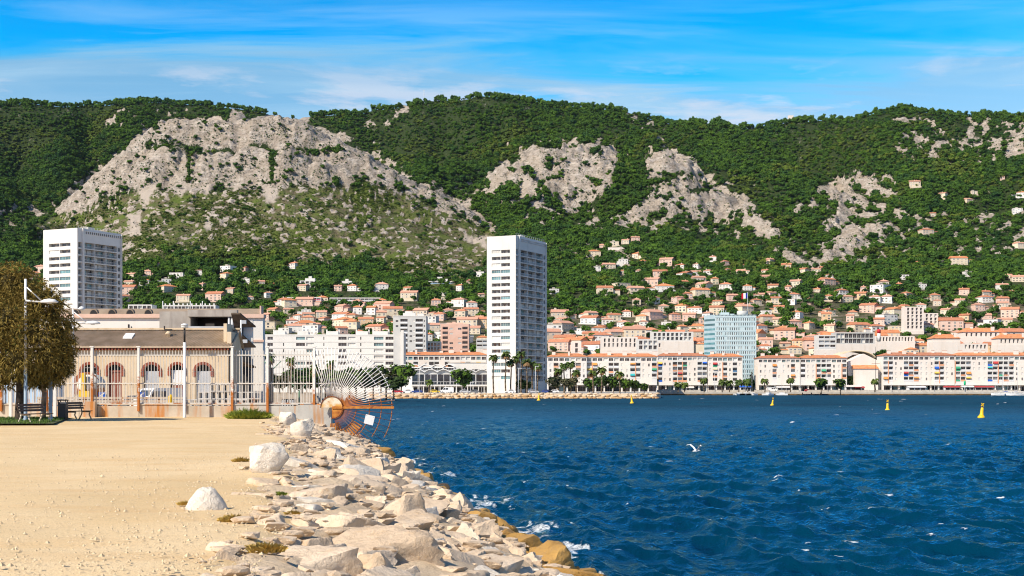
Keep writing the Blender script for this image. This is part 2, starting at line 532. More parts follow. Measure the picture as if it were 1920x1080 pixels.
def terrain_material():
    m = bpy.data.materials.new('mountain ground')
    m.use_nodes = True
    t = NT(m.node_tree)
    pos = t.n('ShaderNodeNewGeometry').outputs['Position']
    A = lambda k: t.n('ShaderNodeAttribute', {'attribute_name': k}).outputs['Fac']
    st = t.n('ShaderNodeMapping', None, Vector=pos, Scale=(1, .6, 1.4)).outputs[0]
    n1 = t.noise(st, .10, 8, .62)
    n2 = t.noise(st, .35, 6, .62)
    n3 = t.noise(st, .035, 6, .6)
    rockc = t.mix(t.ramp(n1, [(.36, 0), (.62, 1)]), (.31, .26, .215), (.60, .54, .47))
    rockc = t.mix(t.ramp(n3, [(.42, 0), (.62, .6)]), rockc, (.40, .33, .25))
    crack_shade = t.ramp(t.noise(st, .22, 7, .7, .6), [(.36, 1), (.46, 0)])  # crack lines: crevice shadow painted into the rock colour
    strata = t.ramp(t.noise(t.n('ShaderNodeMapping', None, Vector=pos, Scale=(.25, .25, 2.6)).outputs[0], .10, 5, .6), [(.40, 0), (.50, .5), (.60, 0)])
    rockc = t.mix(strata, rockc, (.30, .25, .20))
    rockc = t.mix(t.math('MULTIPLY', crack_shade, .8), rockc, (.13, .12, .085))
    tuft = t.ramp(t.noise(pos, .16, 5, .7), [(.57, 0), (.63, 1)])
    rockc = t.mix(t.math('MULTIPLY', tuft, .6), rockc, (.055, .068, .026))
    forest = t.mix(t.ramp(n2, [(.35, 0), (.65, 1)]), (.018, .030, .010), (.05, .075, .022))
    scrubc = t.mix(t.ramp(n1, [(.38, 0), (.60, 1)]), (.15, .12, .075), (.085, .115, .028))
    scrubc = t.mix(t.ramp(n2, [(.52, 0), (.68, .55)]), scrubc, (.22, .185, .13))
    scrubc = t.mix(t.ramp(n3, [(.46, 0), (.60, .7)]), scrubc, (.11, .16, .02))
    screec = t.mix(n2, (.40, .34, .28), (.50, .44, .37))
    town = t.mix(t.ramp(n1, [(.4, 0), (.6, 1)]), (.06, .075, .03), (.20, .165, .115))
    c = t.mix(A('scrub'), forest, scrubc)
    c = t.mix(A('urban'), c, town)
    rf = t.ramp(t.math('ADD', A('rock'), t.math('MULTIPLY', t.math('SUBTRACT', n2, .5), .9)), [(.38, 0), (.58, 1)])
    c = t.mix(rf, c, rockc)
    c = t.mix(A('scree'), c, screec)
    b = t.n('ShaderNodeBsdfPrincipled', None, Base_Color=c, Roughness=.95)
    b.inputs['Specular IOR Level'].default_value = .1
    hgt = t.math('ADD', t.math('MULTIPLY', n1, 1.4), n2)
    bp = t.n('ShaderNodeBump', None, Strength=.75, Distance=5.0, Height=hgt)
    t.t.links.new(bp.outputs[0], b.inputs['Normal'])
    t.n('ShaderNodeOutputMaterial', None, Surface=b.outputs[0])
    return m


me = np_mesh('mountain', tv, grid_faces(len(TY), len(TPX))[:, ::-1][:, [0, 3, 2, 1]][:, ::-1], terrain_material())
for k_, a_ in (('rock', rock), ('scrub', scrub), ('scree', scree), ('urban', urban)):
    attr(me, k_, a_)
tag(link('mountain', me), kind='structure', label='wooded limestone mountain with pale cliffs rising behind the town')

# what the camera can see of the slope: image weight of every grid cell
vis = np.zeros_like(ROWn)
run = np.full(len(TPX), 1e9)
for i in range(len(TY)):
    vis[i] = np.clip(run - ROWn[i], 0, None)
    run = np.minimum(run, ROWn[i])
vis[0] = 0


def ground_z(X, Y):
    px = X / Y * F + 960
    i = min(max(int(np.searchsorted(TY, Y)) - 1, 0), len(TY) - 2)
    t = (Y - TY[i]) / (TY[i + 1] - TY[i])
    j = min(max((px - TPX[0]) / 3.4, 0), len(TPX) - 2)
    jj = int(j); u = j - jj
    g = lambda a, b: Zn[a, b]
    return (g(i, jj) * (1 - u) + g(i, jj + 1) * u) * (1 - t) + (g(i + 1, jj) * (1 - u) + g(i + 1, jj + 1) * u) * t


def hit(px, row):
    """first point of the slope seen at this pixel"""
    j = int(round((px - TPX[0]) / 3.4))
    k = np.argmax(ROWn[:, j] <= row)
    return Vector((ax(px, TY[k]), TY[k], Zn[k, j]))


# ================================================================ SEA
WPX = np.arange(330, 2170, 2.6)
rows_ = np.concatenate([np.arange(1150, 900, -0.95), np.arange(900, 770, -0.6), np.arange(770, 740.5, -0.3), np.array([740.2, 739.6, 738.8])])
WY = CZ * F / (rows_ - HZ)
wpx, wy = np.meshgrid(WPX, WY)
wx = (wpx - 960) / F * wy
cell_y = np.gradient(WY)[:, None]
cell_x = 2.6 / F * wy
rs = np.random.RandomState(5)
dx = np.zeros_like(wx); dy = np.zeros_like(wx); dz = np.zeros_like(wx); jac = np.zeros_like(wx)
for i in range(54):
    lam = 0.35 * (9.0 / 0.35) ** (i / 53.0)
    th = R(205) + rs.normal(0, .55)
    kx, ky = math.cos(th) * 2 * math.pi / lam, math.sin(th) * 2 * math.pi / lam
    a = 0.0125 * lam ** 0.66 * rs.uniform(.6, 1.3)
    if lam > 4: a *= .6
    kk = 2 * math.pi / lam
    need = 2.1 * np.abs(cell_y) * abs(ky) / kk
    fade = np.clip(lam / np.maximum(need + 1.5 * cell_x, 1e-6) - .6, 0, 1)
    ph = kx * wx + ky * wy + rs.uniform(0, 6.28)
    gust = .55 + .9 * fbm(wx / (lam * 5), wy / (lam * 9), 2, i)
    a = a * fade * gust
    dz += a * np.sin(ph)
    q = .85
    dx += q * a * kx / kk * np.cos(ph); dy += q * a * ky / kk * np.cos(ph)
    jac += q * a * kk * np.sin(ph)
# whitecaps: where crests pinch, in gusty patches; wash along the rock bank
patch = fbm(wx / 16, wy / 40, 4, 50)
streak = fbm(wx / 1.1, wy / 2.6, 4, 60)
crest = sstep(.55, 1.0, dz / (np.std(dz, axis=1, keepdims=True) + 1e-6) * .36) * sstep(.55, .66, patch)
crest = crest * sstep(.44, .60, streak)
# far caps, one by one
caps = np.zeros_like(wx)
for k in range(300):
    r_ = 744 + 300 * rs.rand() ** 2.2
    cpx = rs.uniform(700, 2000); Yc = CZ * F / (r_ - HZ); xc = (cpx - 960) / F * Yc
    wl = rs.uniform(.2, .6) * (0.35 + Yc / 190.0); wd = wl * rs.uniform(.3, .6) * (.6 + Yc / 120)
    i0 = np.searchsorted(-rows_, -(r_ + 10)); i1 = np.searchsorted(-rows_, -(r_ - 10))
    sl = slice(max(i0 - 2, 0), i1 + 2)
    d = ((wx[sl] - xc + .3 * (wy[sl] - Yc)) / wl) ** 2 + ((wy[sl] - Yc) / wd) ** 2
    caps[sl] = np.maximum(caps[sl], sstep(1.2, .1, d + (fbm(wx[sl] / .5 / (1 + Yc / 90), wy[sl] / .8 / (1 + Yc / 90), 3, k) - .5) * 2.2) * (rs.rand() * .6 + .4) * sstep(.35, .62, fbm(wx[sl] / .16 / (1 + Yc / 90), wy[sl] / .4 / (1 + Yc / 90), 3, k + 7)))
shore_x = 5.75 - .1605 * wy
off = wx - shore_x
wash = 1.5 * sstep(1.9, .0, off - 1.5 * (fbm(wx / 2.2, wy / 5, 3, 71) - .3) * 2) * sstep(.42, .66, fbm(wx / .9 + dz, wy / 2.4, 5, 72) + .10 * sstep(.5, .62, fbm(wy / 9, wy * 0, 2, 73)))
wash = wash * sstep(-4, .2, off) * sstep(.40, .60, fbm(wy / 7 + 3, wy * 0 + .5, 2, 75)) * (wy < 78)
fine = fbm(wx / .28, wy / .7, 4, 90)
foam = np.clip(crest * .6 + caps + np.minimum(wash, .54) * sstep(.38, .64, fine), 0, 1)
dz = dz * (1 + .0 * off)
wv = np.stack([wx + dx, wy + dy, dz + foam * .02], -1).reshape(-1, 3)


def water_material():
    m = bpy.data.materials.new('sea water')
    m.use_nodes = True
    t = NT(m.node_tree)
    pos = t.n('ShaderNodeNewGeometry').outputs['Position']
    fo = t.n('ShaderNodeAttribute', {'attribute_name': 'foam'}).outputs['Fac']
    st = t.n('ShaderNodeMapping', None, Vector=pos, Rotation=(0, 0, R(25)), Scale=(1.0, .55, 1)).outputs[0]
    n1 = t.noise(st, 3.2, 5, .6)
    n2 = t.noise(st, .75, 5, .6)
    n3 = t.noise(st, .045, 3, .5)
    n4 = t.noise(st, .16, 4, .6)
    base = t.mix(t.ramp(n3, [(.35, 0), (.65, 1)]), (.0002, .019, .044), (.0004, .038, .076))
    fmask = t.ramp(t.math('ADD', fo, t.math('MULTIPLY', t.math('SUBTRACT', t.noise(pos, 6.5, 6, .75), .5), 1.5)), [(.34, 0), (.78, 1)])
    far = t.n('ShaderNodeAttribute', {'attribute_name': 'unresolved'}).outputs['Fac']
    rough = t.math('ADD', t.math('MULTIPLY', far, .42), .13)
    h = t.math('ADD', t.math('MULTIPLY', n1, .17), t.math('ADD', t.math('MULTIPLY', n2, .55), t.math('MULTIPLY', n4, 1.5)))
    bp = t.n('ShaderNodeBump', None, Strength=.9, Distance=.55, Height=h)
    body = t.n('ShaderNodeBsdfDiffuse', None, Color=base, Normal=bp)
    mirror = t.n('ShaderNodeBsdfGlossy', None, Color=(.42, .84, 1.0), Roughness=rough, Normal=bp)
    fr = t.math('MULTIPLY', t.n('ShaderNodeFresnel', None, IOR=1.26, Normal=bp), t.math('SUBTRACT', 1.0, t.math('MULTIPLY', far, .84)))      # steep unresolved facets hide the flat ones
    sea_ = t.n('ShaderNodeMixShader', None, i0=fr, i1=body, i2=mirror)
    white = t.n('ShaderNodeBsdfDiffuse', None, Color=(.80, .84, .86))
    sea_ = t.n('ShaderNodeMixShader', None, i0=fmask, i1=sea_, i2=white)
    t.n('ShaderNodeOutputMaterial', None, Surface=sea_)
    return m


WATER = water_material()
me = np_mesh('sea', wv, grid_faces(len(WY), len(WPX)), WATER)
attr(me, 'foam', foam)
attr(me, 'unresolved', sstep(40, 330, wy))       # waves finer than the mesh become roughness
tag(link('sea', me), kind='structure', label='choppy dark blue sea with scattered whitecaps')
# ================================================================ LAND SHEETS
M_quay = mat('quay concrete', (.44, .40, .34), (.56, .52, .45), scale=.4, rough=.9, bump=.3, coord='World')
M_yard = mat('yard ground', (.36, .27, .18), (.50, .40, .28), scale=.25, rough=.95, coord='World')


def sheet(name, pts, z, m, label, depth=0.0):
    b = MB()
    b.poly([(x, y, z) for x, y in pts])
    if depth:
        n = len(pts)
        for i in range(n):
            (x0, y0), (x1, y1) = pts[i], pts[(i + 1) % n]
            b.poly([(x0, y0, z), (x0, y0, z - depth), (x1, y1, z - depth), (x1, y1, z)])
    o = b.build(name, m)
    return tag(o, label, kind='structure')


sheet('yard_ground', [(-10.6, 76.4), (-74, 500), (-440, 500), (-110, 76.4)], GZ - .06, M_yard, 'sandy yard ground behind the white fence', 4)
sheet('quay', [(-440, 501), (52, 501), (58, 520), (76, 716), (345, 716), (420, 860), (-560, 860)], QZ, M_quay, 'concrete quay and esplanade along the far shore', 4)

# ================================================================ FOLIAGE
def foliage_mat(name, dark, lite, var=.35, scale=1.2):
    m = bpy.data.materials.new(name)
    m.use_nodes = True
    t = NT(m.node_tree)
    oi = t.n('ShaderNodeObjectInfo')
    pos = t.n('ShaderNodeNewGeometry').outputs['Position']
    nz = t.noise(pos, scale, 3, .6)
    f = t.math('ADD', t.math('MULTIPLY', oi.outputs['Random'], .7), t.math('MULTIPLY', t.math('SUBTRACT', nz, .35), 1.0), True)
    c = t.mix(f, dark, lite)
    big = t.noise(pos, .012, 3, .6)
    c = t.mix(t.ramp(big, [(.40, .0), (.62, .15)]), c, tuple(q * k for q, k in zip(lite, (1.15, .95, .8))))
    c = t.mix(t.ramp(t.noise(pos, .03, 2, .6), [(.52, .0), (.66, .6)]), c, tuple(q * k for q, k in zip(dark, (1.1, 1.25, 1.7))))
    b = t.n('ShaderNodeBsdfPrincipled', None, Base_Color=c, Roughness=.8)
    b.inputs['Specular IOR Level'].default_value = .15
    t.n('ShaderNodeOutputMaterial', None, Surface=b.outputs[0])
    return m


M_pine = foliage_mat('pine foliage', (.017, .052, .013), (.088, .175, .016))
M_scrub = foliage_mat('scrub foliage', (.060, .092, .016), (.135, .195, .025))
M_town = foliage_mat('garden tree foliage', (.022, .046, .014), (.075, .118, .028))
M_bright = foliage_mat('fresh green foliage', (.030, .070, .012), (.09, .17, .02))
M_olive = foliage_mat('olive grey foliage', (.060, .060, .030), (.125, .115, .055))
M_palmf = foliage_mat('palm frond green', (.030, .060, .014), (.11, .15, .03))
M_palmd = foliage_mat('dead palm frond', (.16, .09, .035), (.26, .16, .07))
M_bark = mat('bark', (.10, .075, .05), (.17, .13, .09), scale=3, rough=.95, bump=.4)
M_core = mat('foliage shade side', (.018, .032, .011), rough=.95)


def leaf_cloud(b, lumps, n, size, seed, mi=0, core=None, tri=True):
    """leaf clumps spread through the lumps (cx, cy, cz, rx, ry, rz); the faces look outwards and up"""
    g = random.Random(seed)
    tot = sum(l[3] * l[4] + l[3] * l[5] for l in lumps)
    for (cx_, cy_, cz_, rx, ry, rz) in lumps:
        k = max(6, int(n * (rx * ry + rx * rz) / tot))
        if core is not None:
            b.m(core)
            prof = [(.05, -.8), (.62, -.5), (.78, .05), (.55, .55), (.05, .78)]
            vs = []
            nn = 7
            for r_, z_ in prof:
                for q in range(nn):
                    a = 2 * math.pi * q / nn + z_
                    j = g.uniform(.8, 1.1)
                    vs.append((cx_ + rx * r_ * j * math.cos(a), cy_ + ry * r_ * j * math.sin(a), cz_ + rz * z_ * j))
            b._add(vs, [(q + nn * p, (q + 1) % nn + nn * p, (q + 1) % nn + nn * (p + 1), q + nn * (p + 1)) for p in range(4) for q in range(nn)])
        b.m(mi)
        for _ in range(k):
            d = Vector((g.gauss(0, 1), g.gauss(0, 1), g.gauss(0, 1) + .25)).normalized()
            rr = g.uniform(.72, 1.08)
            p = Vector((cx_ + d.x * rx * rr, cy_ + d.y * ry * rr, cz_ + d.z * rz * rr))
            nrm = (d + Vector((g.gauss(0, .45), g.gauss(0, .45), g.gauss(0, .45) + .2))).normalized()
            u = nrm.orthogonal().normalized(); v = nrm.cross(u)
            a = g.uniform(0, 6.28); u, v = u * math.cos(a) + v * math.sin(a), v * math.cos(a) - u * math.sin(a)
            s = size * g.uniform(.55, 1.25)
            if tri:
                b._add([p - u * s - v * s * .6, p + u * s - v * s * .6, p + v * s * .9], [(0, 1, 2)])
            else:
                b._add([p - u * s, p - v * s * .55, p + u * s, p + v * s * .55], [(0, 1, 2, 3)])


def tree_proto(kind, seed):
    """one crown mesh for a tree of height 1 standing at the origin, and its trunk"""
    g = random.Random(seed)
    c = MB(); t = MB()
    if kind == 'pine':          # umbrella-like pine
        lumps = [(g.uniform(-.3, .3), g.uniform(-.3, .3), g.uniform(.62, .85), g.uniform(.22, .34), g.uniform(.22, .34), g.uniform(.10, .17)) for _ in range(6)]
        lumps += [(0, 0, .8, .34, .34, .17)]
        m = M_town
    elif kind == 'round':
        lumps = [(g.uniform(-.24, .24), g.uniform(-.24, .24), g.uniform(.42, .78), g.uniform(.20, .30), g.uniform(.20, .30), g.uniform(.16, .24)) for _ in range(6)]
        lumps += [(0, 0, .55, .32, .32, .3)]
        m = M_town
    elif kind == 'cypress':
        lumps = [(g.uniform(-.02, .02), g.uniform(-.02, .02), z, r_, r_, .16) for z, r_ in ((.16, .10), (.32, .125), (.5, .115), (.68, .09), (.85, .05))]
        m = M_town
    elif kind == 'low':         # Mediterranean bush
        lumps = [(g.uniform(-.35, .35), g.uniform(-.35, .35), g.uniform(.3, .55), g.uniform(.28, .42), g.uniform(.28, .42), g.uniform(.26, .4)) for _ in range(5)]
        m = M_town
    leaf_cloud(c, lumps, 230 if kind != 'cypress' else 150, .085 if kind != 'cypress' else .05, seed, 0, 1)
    t.path([(0, 0, -.25), (.01, .0, .25), (-.02, .01, .6)], [.035, .028, .015], 6)
    for k in range(3):
        l = lumps[k]
        t.tube((0, 0, .38), (l[0], l[1], l[2] - l[5] * .4), .014, .006, 5)
    return c, t


def far_tree(seed, m, flat=.75):
    """a forest tree for the far slopes: rough lumps with leaf clumps round them"""
    g = random.Random(seed)
    b = MB()
    lumps = [(g.uniform(-.32, .32), g.uniform(-.32, .32), g.uniform(.38, .72), g.uniform(.24, .36), g.uniform(.24, .36), g.uniform(.18, .30) * flat) for _ in range(4)] + [(0, 0, .5, .38, .38, .34 * flat)]
    leaf_cloud(b, lumps, 110, .12, seed, 0, 0)
    b.m(2).tube((0, 0, -.3), (0, 0, .45), .03, .02, 4, False)
    return bpy.data.objects.new('forest_tree', b.mesh('forest_tree', [m, M_core, M_bark]))


# ================================================================ HOUSES ON THE SLOPE
M_tile = mat('terracotta tiles', (.46, .17, .085), (.58, .26, .15), scale=.9, rough=.9, bump=.4, rand=.16, c3=(.38, .17, .10), s3=.5)
M_tile_o = mat('orange tiles', (.56, .20, .075), (.66, .29, .14), scale=.8, rough=.9, bump=.4, rand=.12, c3=(.42, .15, .08), s3=.3)
M_tile_p = mat('faded pink tiles', (.52, .26, .17), (.62, .35, .25), scale=.9, rough=.9, bump=.4, rand=.12)
M_flat = mat('flat roof grey', (.40, .36, .31), (.52, .48, .42), scale=.5, rough=.95)
WALLC = {'white': ((.70, .67, .62), (.78, .76, .71)), 'cream': ((.66, .56, .40), (.73, .64, .50)), 'pink': ((.68, .47, .37), (.72, .54, .45)),
         'ochre': ((.66, .45, .26), (.70, .53, .36)), 'beige': ((.56, .46, .35), (.62, .54, .43)), 'pale yellow': ((.70, .59, .42), (.75, .66, .52))}
M_wall = {k: mat(k + ' render', a, b, scale=.35, rough=.92, rand=.06) for k, (a, b) in WALLC.items()}
M_glass = mat('window glass', (.018, .024, .032), (.035, .05, .07), scale=.6, rough=.12, spec=.55, rand=.5)
M_weed = mat('weedy quay foot', (.07, .045, .02), (.20, .12, .05), scale=.6, rough=.8, bump=.4, coord='World')
bq = MB(); bq.box(76.3, 345, 715.7, 715.96, -2, .75)
tag(bq.build('quay_foot', M_weed), 'dark weedy foot of the quay wall', kind='structure')
M_frame = mat('window frame', (.62, .61, .58), rough=.6)
M_shut = {k: mat(k + ' shutter', c, rough=.7) for k, c in {'blue': (.10, .20, .34), 'green': (.10, .20, .13), 'brown': (.20, .10, .06), 'white': (.66, .66, .64)}.items()}
M_curtain = mat('net curtain', (.30, .29, .27), (.42, .40, .37), rough=.6, rand=.3)
_WIN = {}


def win_mesh(w, h, panes=2, fm=None, gm=None, shutter=None):
    """glazed window lying against a wall whose outside is y=0: frame, mullions, dark panes, shutters folded back"""
    key = (round(w, 2), round(h, 2), panes, fm and fm.name, gm and gm.name, shutter)
    if key not in _WIN:
        b = MB()
        b.m(1).box(0, w, -.03, .01, 0, h)
        t = .07
        b.m(0).box(-t, w + t, -.09, -.035, h, h + t).box(-t, w + t, -.12, -.035, -t, 0)
        for k in range(panes + 1):
            x = w * k / panes
            b.box(x - t / 2, x + t / 2, -.08, -.035, 0, h)
        if shutter:
            b.m(2).box(-w * .5 - t, -t - .01, -.07, -.01, 0, h).box(w + t + .01, w * 1.5 + t, -.07, -.01, 0, h)
        _WIN[key] = b.mesh('window', [fm or M_frame, gm or M_glass] + ([M_shut[shutter]] if shutter else []))
    return _WIN[key]


def hip_roof(b, w, d, z, h, o=.5, gable=False):
    x0, x1, y0, y1 = -w / 2 - o, w / 2 + o, -o, d + o
    r = (y1 - y0) / 2
    ym = (y0 + y1) / 2
    xa, xb = (x0, x1) if gable else (x0 + r * .95, x1 - r * .95)
    if xa > xb: xa = xb = 0
    v = [(x0, y0, z), (x1, y0, z), (x1, y1, z), (x0, y1, z), (xa, ym, z + h), (xb, ym, z + h), (x0, y0, z - .18), (x1, y0, z - .18), (x1, y1, z - .18), (x0, y1, z - .18)]
    b._add(v, [(0, 1, 5, 4), (1, 2, 5), (2, 3, 4, 5), (3, 0, 4), (6, 7, 1, 0), (7, 8, 2, 1), (8, 9, 3, 2), (9, 6, 0, 3), (9, 8, 7, 6)])


def make_house(wall, roof, size, seed):
    g = random.Random(seed)
    w = {'small': g.uniform(8, 10), 'mid-sized': g.uniform(11, 14), 'large': g.uniform(16, 21)}[size]
    d = w * g.uniform(.65, .85)
    st = {'small': 1 if g.random() < .3 else 2, 'mid-sized': 2, 'large': 3 if g.random() < .6 else 2}[size]
    h = st * 2.9 + .5
    t = thing('house', 'x', 'house')
    b = MB()
    b.box(-w / 2, w / 2, 0, d, -5, h)
    wing = g.random() < .55 and size != 'small'
    ww = w * .45; wh = h - 2.6
    sx = g.choice((-1, 1))
    if wing:
        b.box(sx * (w * .5) - (ww if sx < 0 else .004), sx * (w * .5) + (ww if sx > 0 else .004), d * .15, d * .9, -5, wh)
    b.m(0)
    if g.random() < .45:   # terrace with parapet
        b.box(-w / 2 - 1.0, w / 2 + 1.0, -2.6, -.01, -5, .1).box(-w / 2 - 1.0, w / 2 + 1.0, -2.6, -2.45, .1, .9)
    b.build('wall', M_wall[wall], t)
    rm = {'terracotta': M_tile, 'orange': M_tile_o, 'faded': M_tile_p, 'flat': M_flat}[roof]
    b = MB()
    if roof == 'flat':
        b.box(-w / 2 - .25, w / 2 + .25, -.25, d + .25, h + .002, h + .32)
        if wing: b.box(sx * w * .75 - ww * .49, sx * w * .75 + ww * .49, d * .13, d * .92, wh + .002, wh + .3)
        if g.random() < .6: b.m(0).box(-w * .2, w * .05, d * .3, d * .7, h + .32, h + 2.2)
    else:
        hip_roof(b, w, d, h + .18, w * .13 + .5, .5, g.random() < .45)
        if wing:
            b.M = Matrix.Translation((sx * w * .73, d * .15, 0))
            hip_roof(b, ww, d * .7, wh + .18, 1.1, .35, True)
            b.M = None
    rf = b.build('roof', rm, t)
    if roof != 'flat':
        b = MB(); x = g.uniform(-w * .25, w * .25)
        b.box(x, x + .7, d * .45, d * .45 + .7, h + .6, h + w * .13 + 1.6).box(x - .08, x + .78, d * .45 - .08, d * .45 + .78, h + w * .13 + 1.602, h + w * .13 + 1.75)
        b.build('chimney', M_wall[wall], rf)
    n = {'small': 2, 'mid-sized': 3, 'large': 4}[size]
    sh = g.choice(('blue', 'green', 'brown', 'white', None))
    for f in range(st):
        for k in range(n):
            if g.random() < .12: continue
            ww_ = .95 if g.random() < .75 else 1.9
            wm = win_mesh(ww_, 1.25 if ww_ < 1.5 else 1.7, 2, gm=g.choice((None, M_curtain)), shutter=sh if ww_ < 1.5 else None)
            link('window', wm, t, (-w / 2 + (k + .5) * w / n - ww_ / 2, 0, .75 + f * 2.9))
    return t, w, h


HOUSE_KINDS = []
for i_, (wall, roof) in enumerate([('white', 'terracotta'), ('cream', 'terracotta'), ('pink', 'terracotta'), ('ochre', 'terracotta'), ('beige', 'terracotta'), ('pale yellow', 'orange'),
                                   ('cream', 'orange'), ('white', 'orange'), ('pink', 'faded'), ('cream', 'faded'), ('white', 'faded'), ('white', 'flat'), ('cream', 'flat'), ('beige', 'faded')]):
    for size in ('small', 'mid-sized', 'large'):
        HOUSE_KINDS.append((wall, roof, size))
_HP = {}
HRECT = []           # what the houses cover in the photograph, so that gardens leave them visible
PLACED = []


def place_house(px, row, size=None, wall=None, roof=None, turn=None, rot=None):
    cands = [k for k in HOUSE_KINDS if (size is None or k[2] == size) and (wall is None or k[0] == wall) and (roof is None or k[1] == roof)] or HOUSE_KINDS
    k = rnd.choice(cands)
    v = rnd.randrange(2)
    p = hit(px, row)
    if p.y > 2250: return
    if (k, v) not in _HP:
        o, w, h = make_house(*k, seed=hash((HOUSE_KINDS.index(k), v)) % 9999)
        _HP[(k, v)] = (o, w, h)
    else:
        src, w, h = _HP[(k, v)]
        o = copy_tree(src)
    o.location = (p.x, p.y, p.z + .3)
    o.rotation_euler.z = rot if rot is not None else rnd.gauss(0, .38) - .1
    s = rnd.uniform(.70, .96)
    o.scale = (s, s, s * rnd.uniform(.92, 1.08))
    hw = w * s * .6 / p.y * F
    HRECT.append((px - hw, px + hw, row - (h + 2) / p.y * F, row, p.y))
    PLACED.append((o, px, row, k))


def house_field(poly, n, gap=1.0, sizes=('small', 'mid-sized', 'mid-sized', 'large'), roofs=('terracotta',) * 6 + ('orange',) * 3 + ('faded',) * 7 + ('flat',) * 2):
    a = np.array(poly, float)
    x0, y0 = a.min(0); x1, y1 = a.max(0)
    got = 0
    for _ in range(n * 40):
        if got >= n: break
        px, row = rnd.uniform(x0, x1), rnd.uniform(y0, y1)
        if sdf(np.array([px]), np.array([row]), poly)[0] < 0: continue
        dxm, dym = 20 * gap, 8.5 * gap
        if any(abs(px - q[1]) < dxm and abs(row - q[2]) < dym for q in PLACED): continue
        place_house(px, row, rnd.choice(sizes), None, rnd.choice(roofs))
        got += 1


for q in [  # read off the photograph: column, row of the foot, size, wall, roof
    (1132, 468, 'mid-sized', 'pink', 'faded'), (1152, 462, 'mid-sized', 'ochre', 'orange'), (1172, 458, 'mid-sized', 'cream', 'faded'), (1192, 454, 'mid-sized', 'pink', 'faded'),
    (1143, 505, 'large', 'cream', 'faded'), (1120, 510, 'small', 'white', 'flat'), (1202, 498, 'mid-sized', 'cream', 'orange'), (1248, 499, 'large', 'pink', 'faded'), (1304, 504, 'mid-sized', 'white', 'faded'),
    (1305, 518, 'large', 'white', 'faded'), (1328, 518, 'mid-sized', 'white', 'faded'), (1220, 540, 'large', 'pink', 'orange'), (1170, 548, 'large', 'cream', 'flat'), (1135, 557, 'large', 'cream', 'terracotta'),
    (1285, 540, 'small', 'ochre', 'terracotta'), (1314, 545, 'large', 'cream', 'faded'), (1360, 545, 'large', 'white', 'terracotta'), (1222, 570, 'mid-sized', 'white', 'faded'), (1290, 562, 'mid-sized', 'pink', 'terracotta'),
    (1375, 565, 'mid-sized', 'pink', 'faded'), (1040, 552, 'mid-sized', 'white', 'flat'), (1345, 575, 'mid-sized', 'cream', 'terracotta'), (1450, 560, 'mid-sized', 'pink', 'faded'), (1440, 530, 'large', 'pink', 'faded'),
    (1478, 548, 'small', 'pink', 'terracotta'), (1490, 540, 'mid-sized', 'cream', 'faded'), (1530, 515, 'mid-sized', 'cream', 'faded'), (1545, 510, 'small', 'ochre', 'terracotta'),
    (1720, 345, 'mid-sized', 'ochre', 'terracotta'), (1716, 352, 'large', 'cream', 'faded'), (1820, 384, 'large', 'cream', 'faded'), (1908, 400, 'large', 'white', 'flat'), (1880, 340, 'small', 'pink', 'terracotta'), (1765, 372, 'mid-sized', 'cream', 'faded'),
    (1695, 526, 'mid-sized', 'white', 'flat'), (1612, 562, 'mid-sized', 'ochre', 'terracotta'), (1640, 570, 'mid-sized', 'white', 'faded'), (1662, 570, 'mid-sized', 'white', 'faded'), (1890, 526, 'mid-sized', 'cream', 'faded'), (1910, 530, 'large', 'cream', 'faded'),
    (1730, 545, 'mid-sized', 'white', 'flat'), (1625, 588, 'large', 'pink', 'terracotta'), (1665, 598, 'large', 'cream', 'orange'), (1815, 520, 'small', 'white', 'flat'),
    (242, 525, 'mid-sized', 'cream', 'faded'), (275, 522, 'mid-sized', 'pink', 'faded'), (270, 535, 'mid-sized', 'white', 'orange'), (240, 540, 'mid-sized', 'cream', 'faded'), (235, 568, 'mid-sized', 'pink', 'terracotta'), (235, 556, 'mid-sized', 'pink', 'orange'),
    (330, 520, 'large', 'white', 'flat'), (312, 535, 'mid-sized', 'white', 'flat'), (422, 515, 'large', 'white', 'flat'), (418, 524, 'mid-sized', 'cream', 'orange'), (455, 510, 'mid-sized', 'pink', 'terracotta'), (480, 515, 'mid-sized', 'white', 'flat'),
    (372, 518, 'mid-sized', 'white', 'faded'), (460, 533, 'mid-sized', 'white', 'flat'), (515, 542, 'large', 'ochre', 'faded'), (320, 548, 'mid-sized', 'ochre', 'faded'), (505, 560, 'small', 'white', 'faded'), (72, 512, 'mid-sized', 'ochre', 'orange'), (66, 524, 'mid-sized', 'pink', 'terracotta'),
    (716, 548, 'large', 'white', 'faded'), (766, 566, 'large', 'pink', 'orange'), (716, 588, 'large', 'pink', 'faded'), (858, 575, 'large', 'white', 'faded'), (840, 592, 'mid-sized', 'pink', 'faded'), (695, 590, 'mid-sized', 'ochre', 'orange'), (880, 535, 'mid-sized', 'ochre', 'orange'),
    (900, 520, 'small', 'white', 'flat'), (635, 585, 'large', 'pink', 'faded'), (604, 570, 'mid-sized', 'cream', 'orange'), (570, 575, 'large', 'pink', 'faded'), (636, 600, 'large', 'white', 'terracotta'), (530, 575, 'mid-sized', 'white', 'terracotta'), (545, 578, 'mid-sized', 'cream', 'orange'),
]:
    place_house(*q)
house_field([(495, 585), (905, 592), (905, 650), (495, 625)], 56, .95)
house_field([(235, 500), (560, 505), (560, 570), (235, 570)], 9, 1.3)
house_field([(560, 545), (905, 540), (905, 590), (560, 585)], 12, 1.3)
house_field([(1030, 592), (1330, 585), (1330, 655), (1030, 655)], 50, .95)
house_field([(1330, 560), (1560, 560), (1560, 655), (1330, 650)], 34, 1.0)
house_field([(1100, 480), (1560, 500), (1560, 590), (1200, 590)], 30, 1.2)
house_field([(1560, 530), (1920, 540), (1920, 640), (1560, 630)], 40, 1.05)
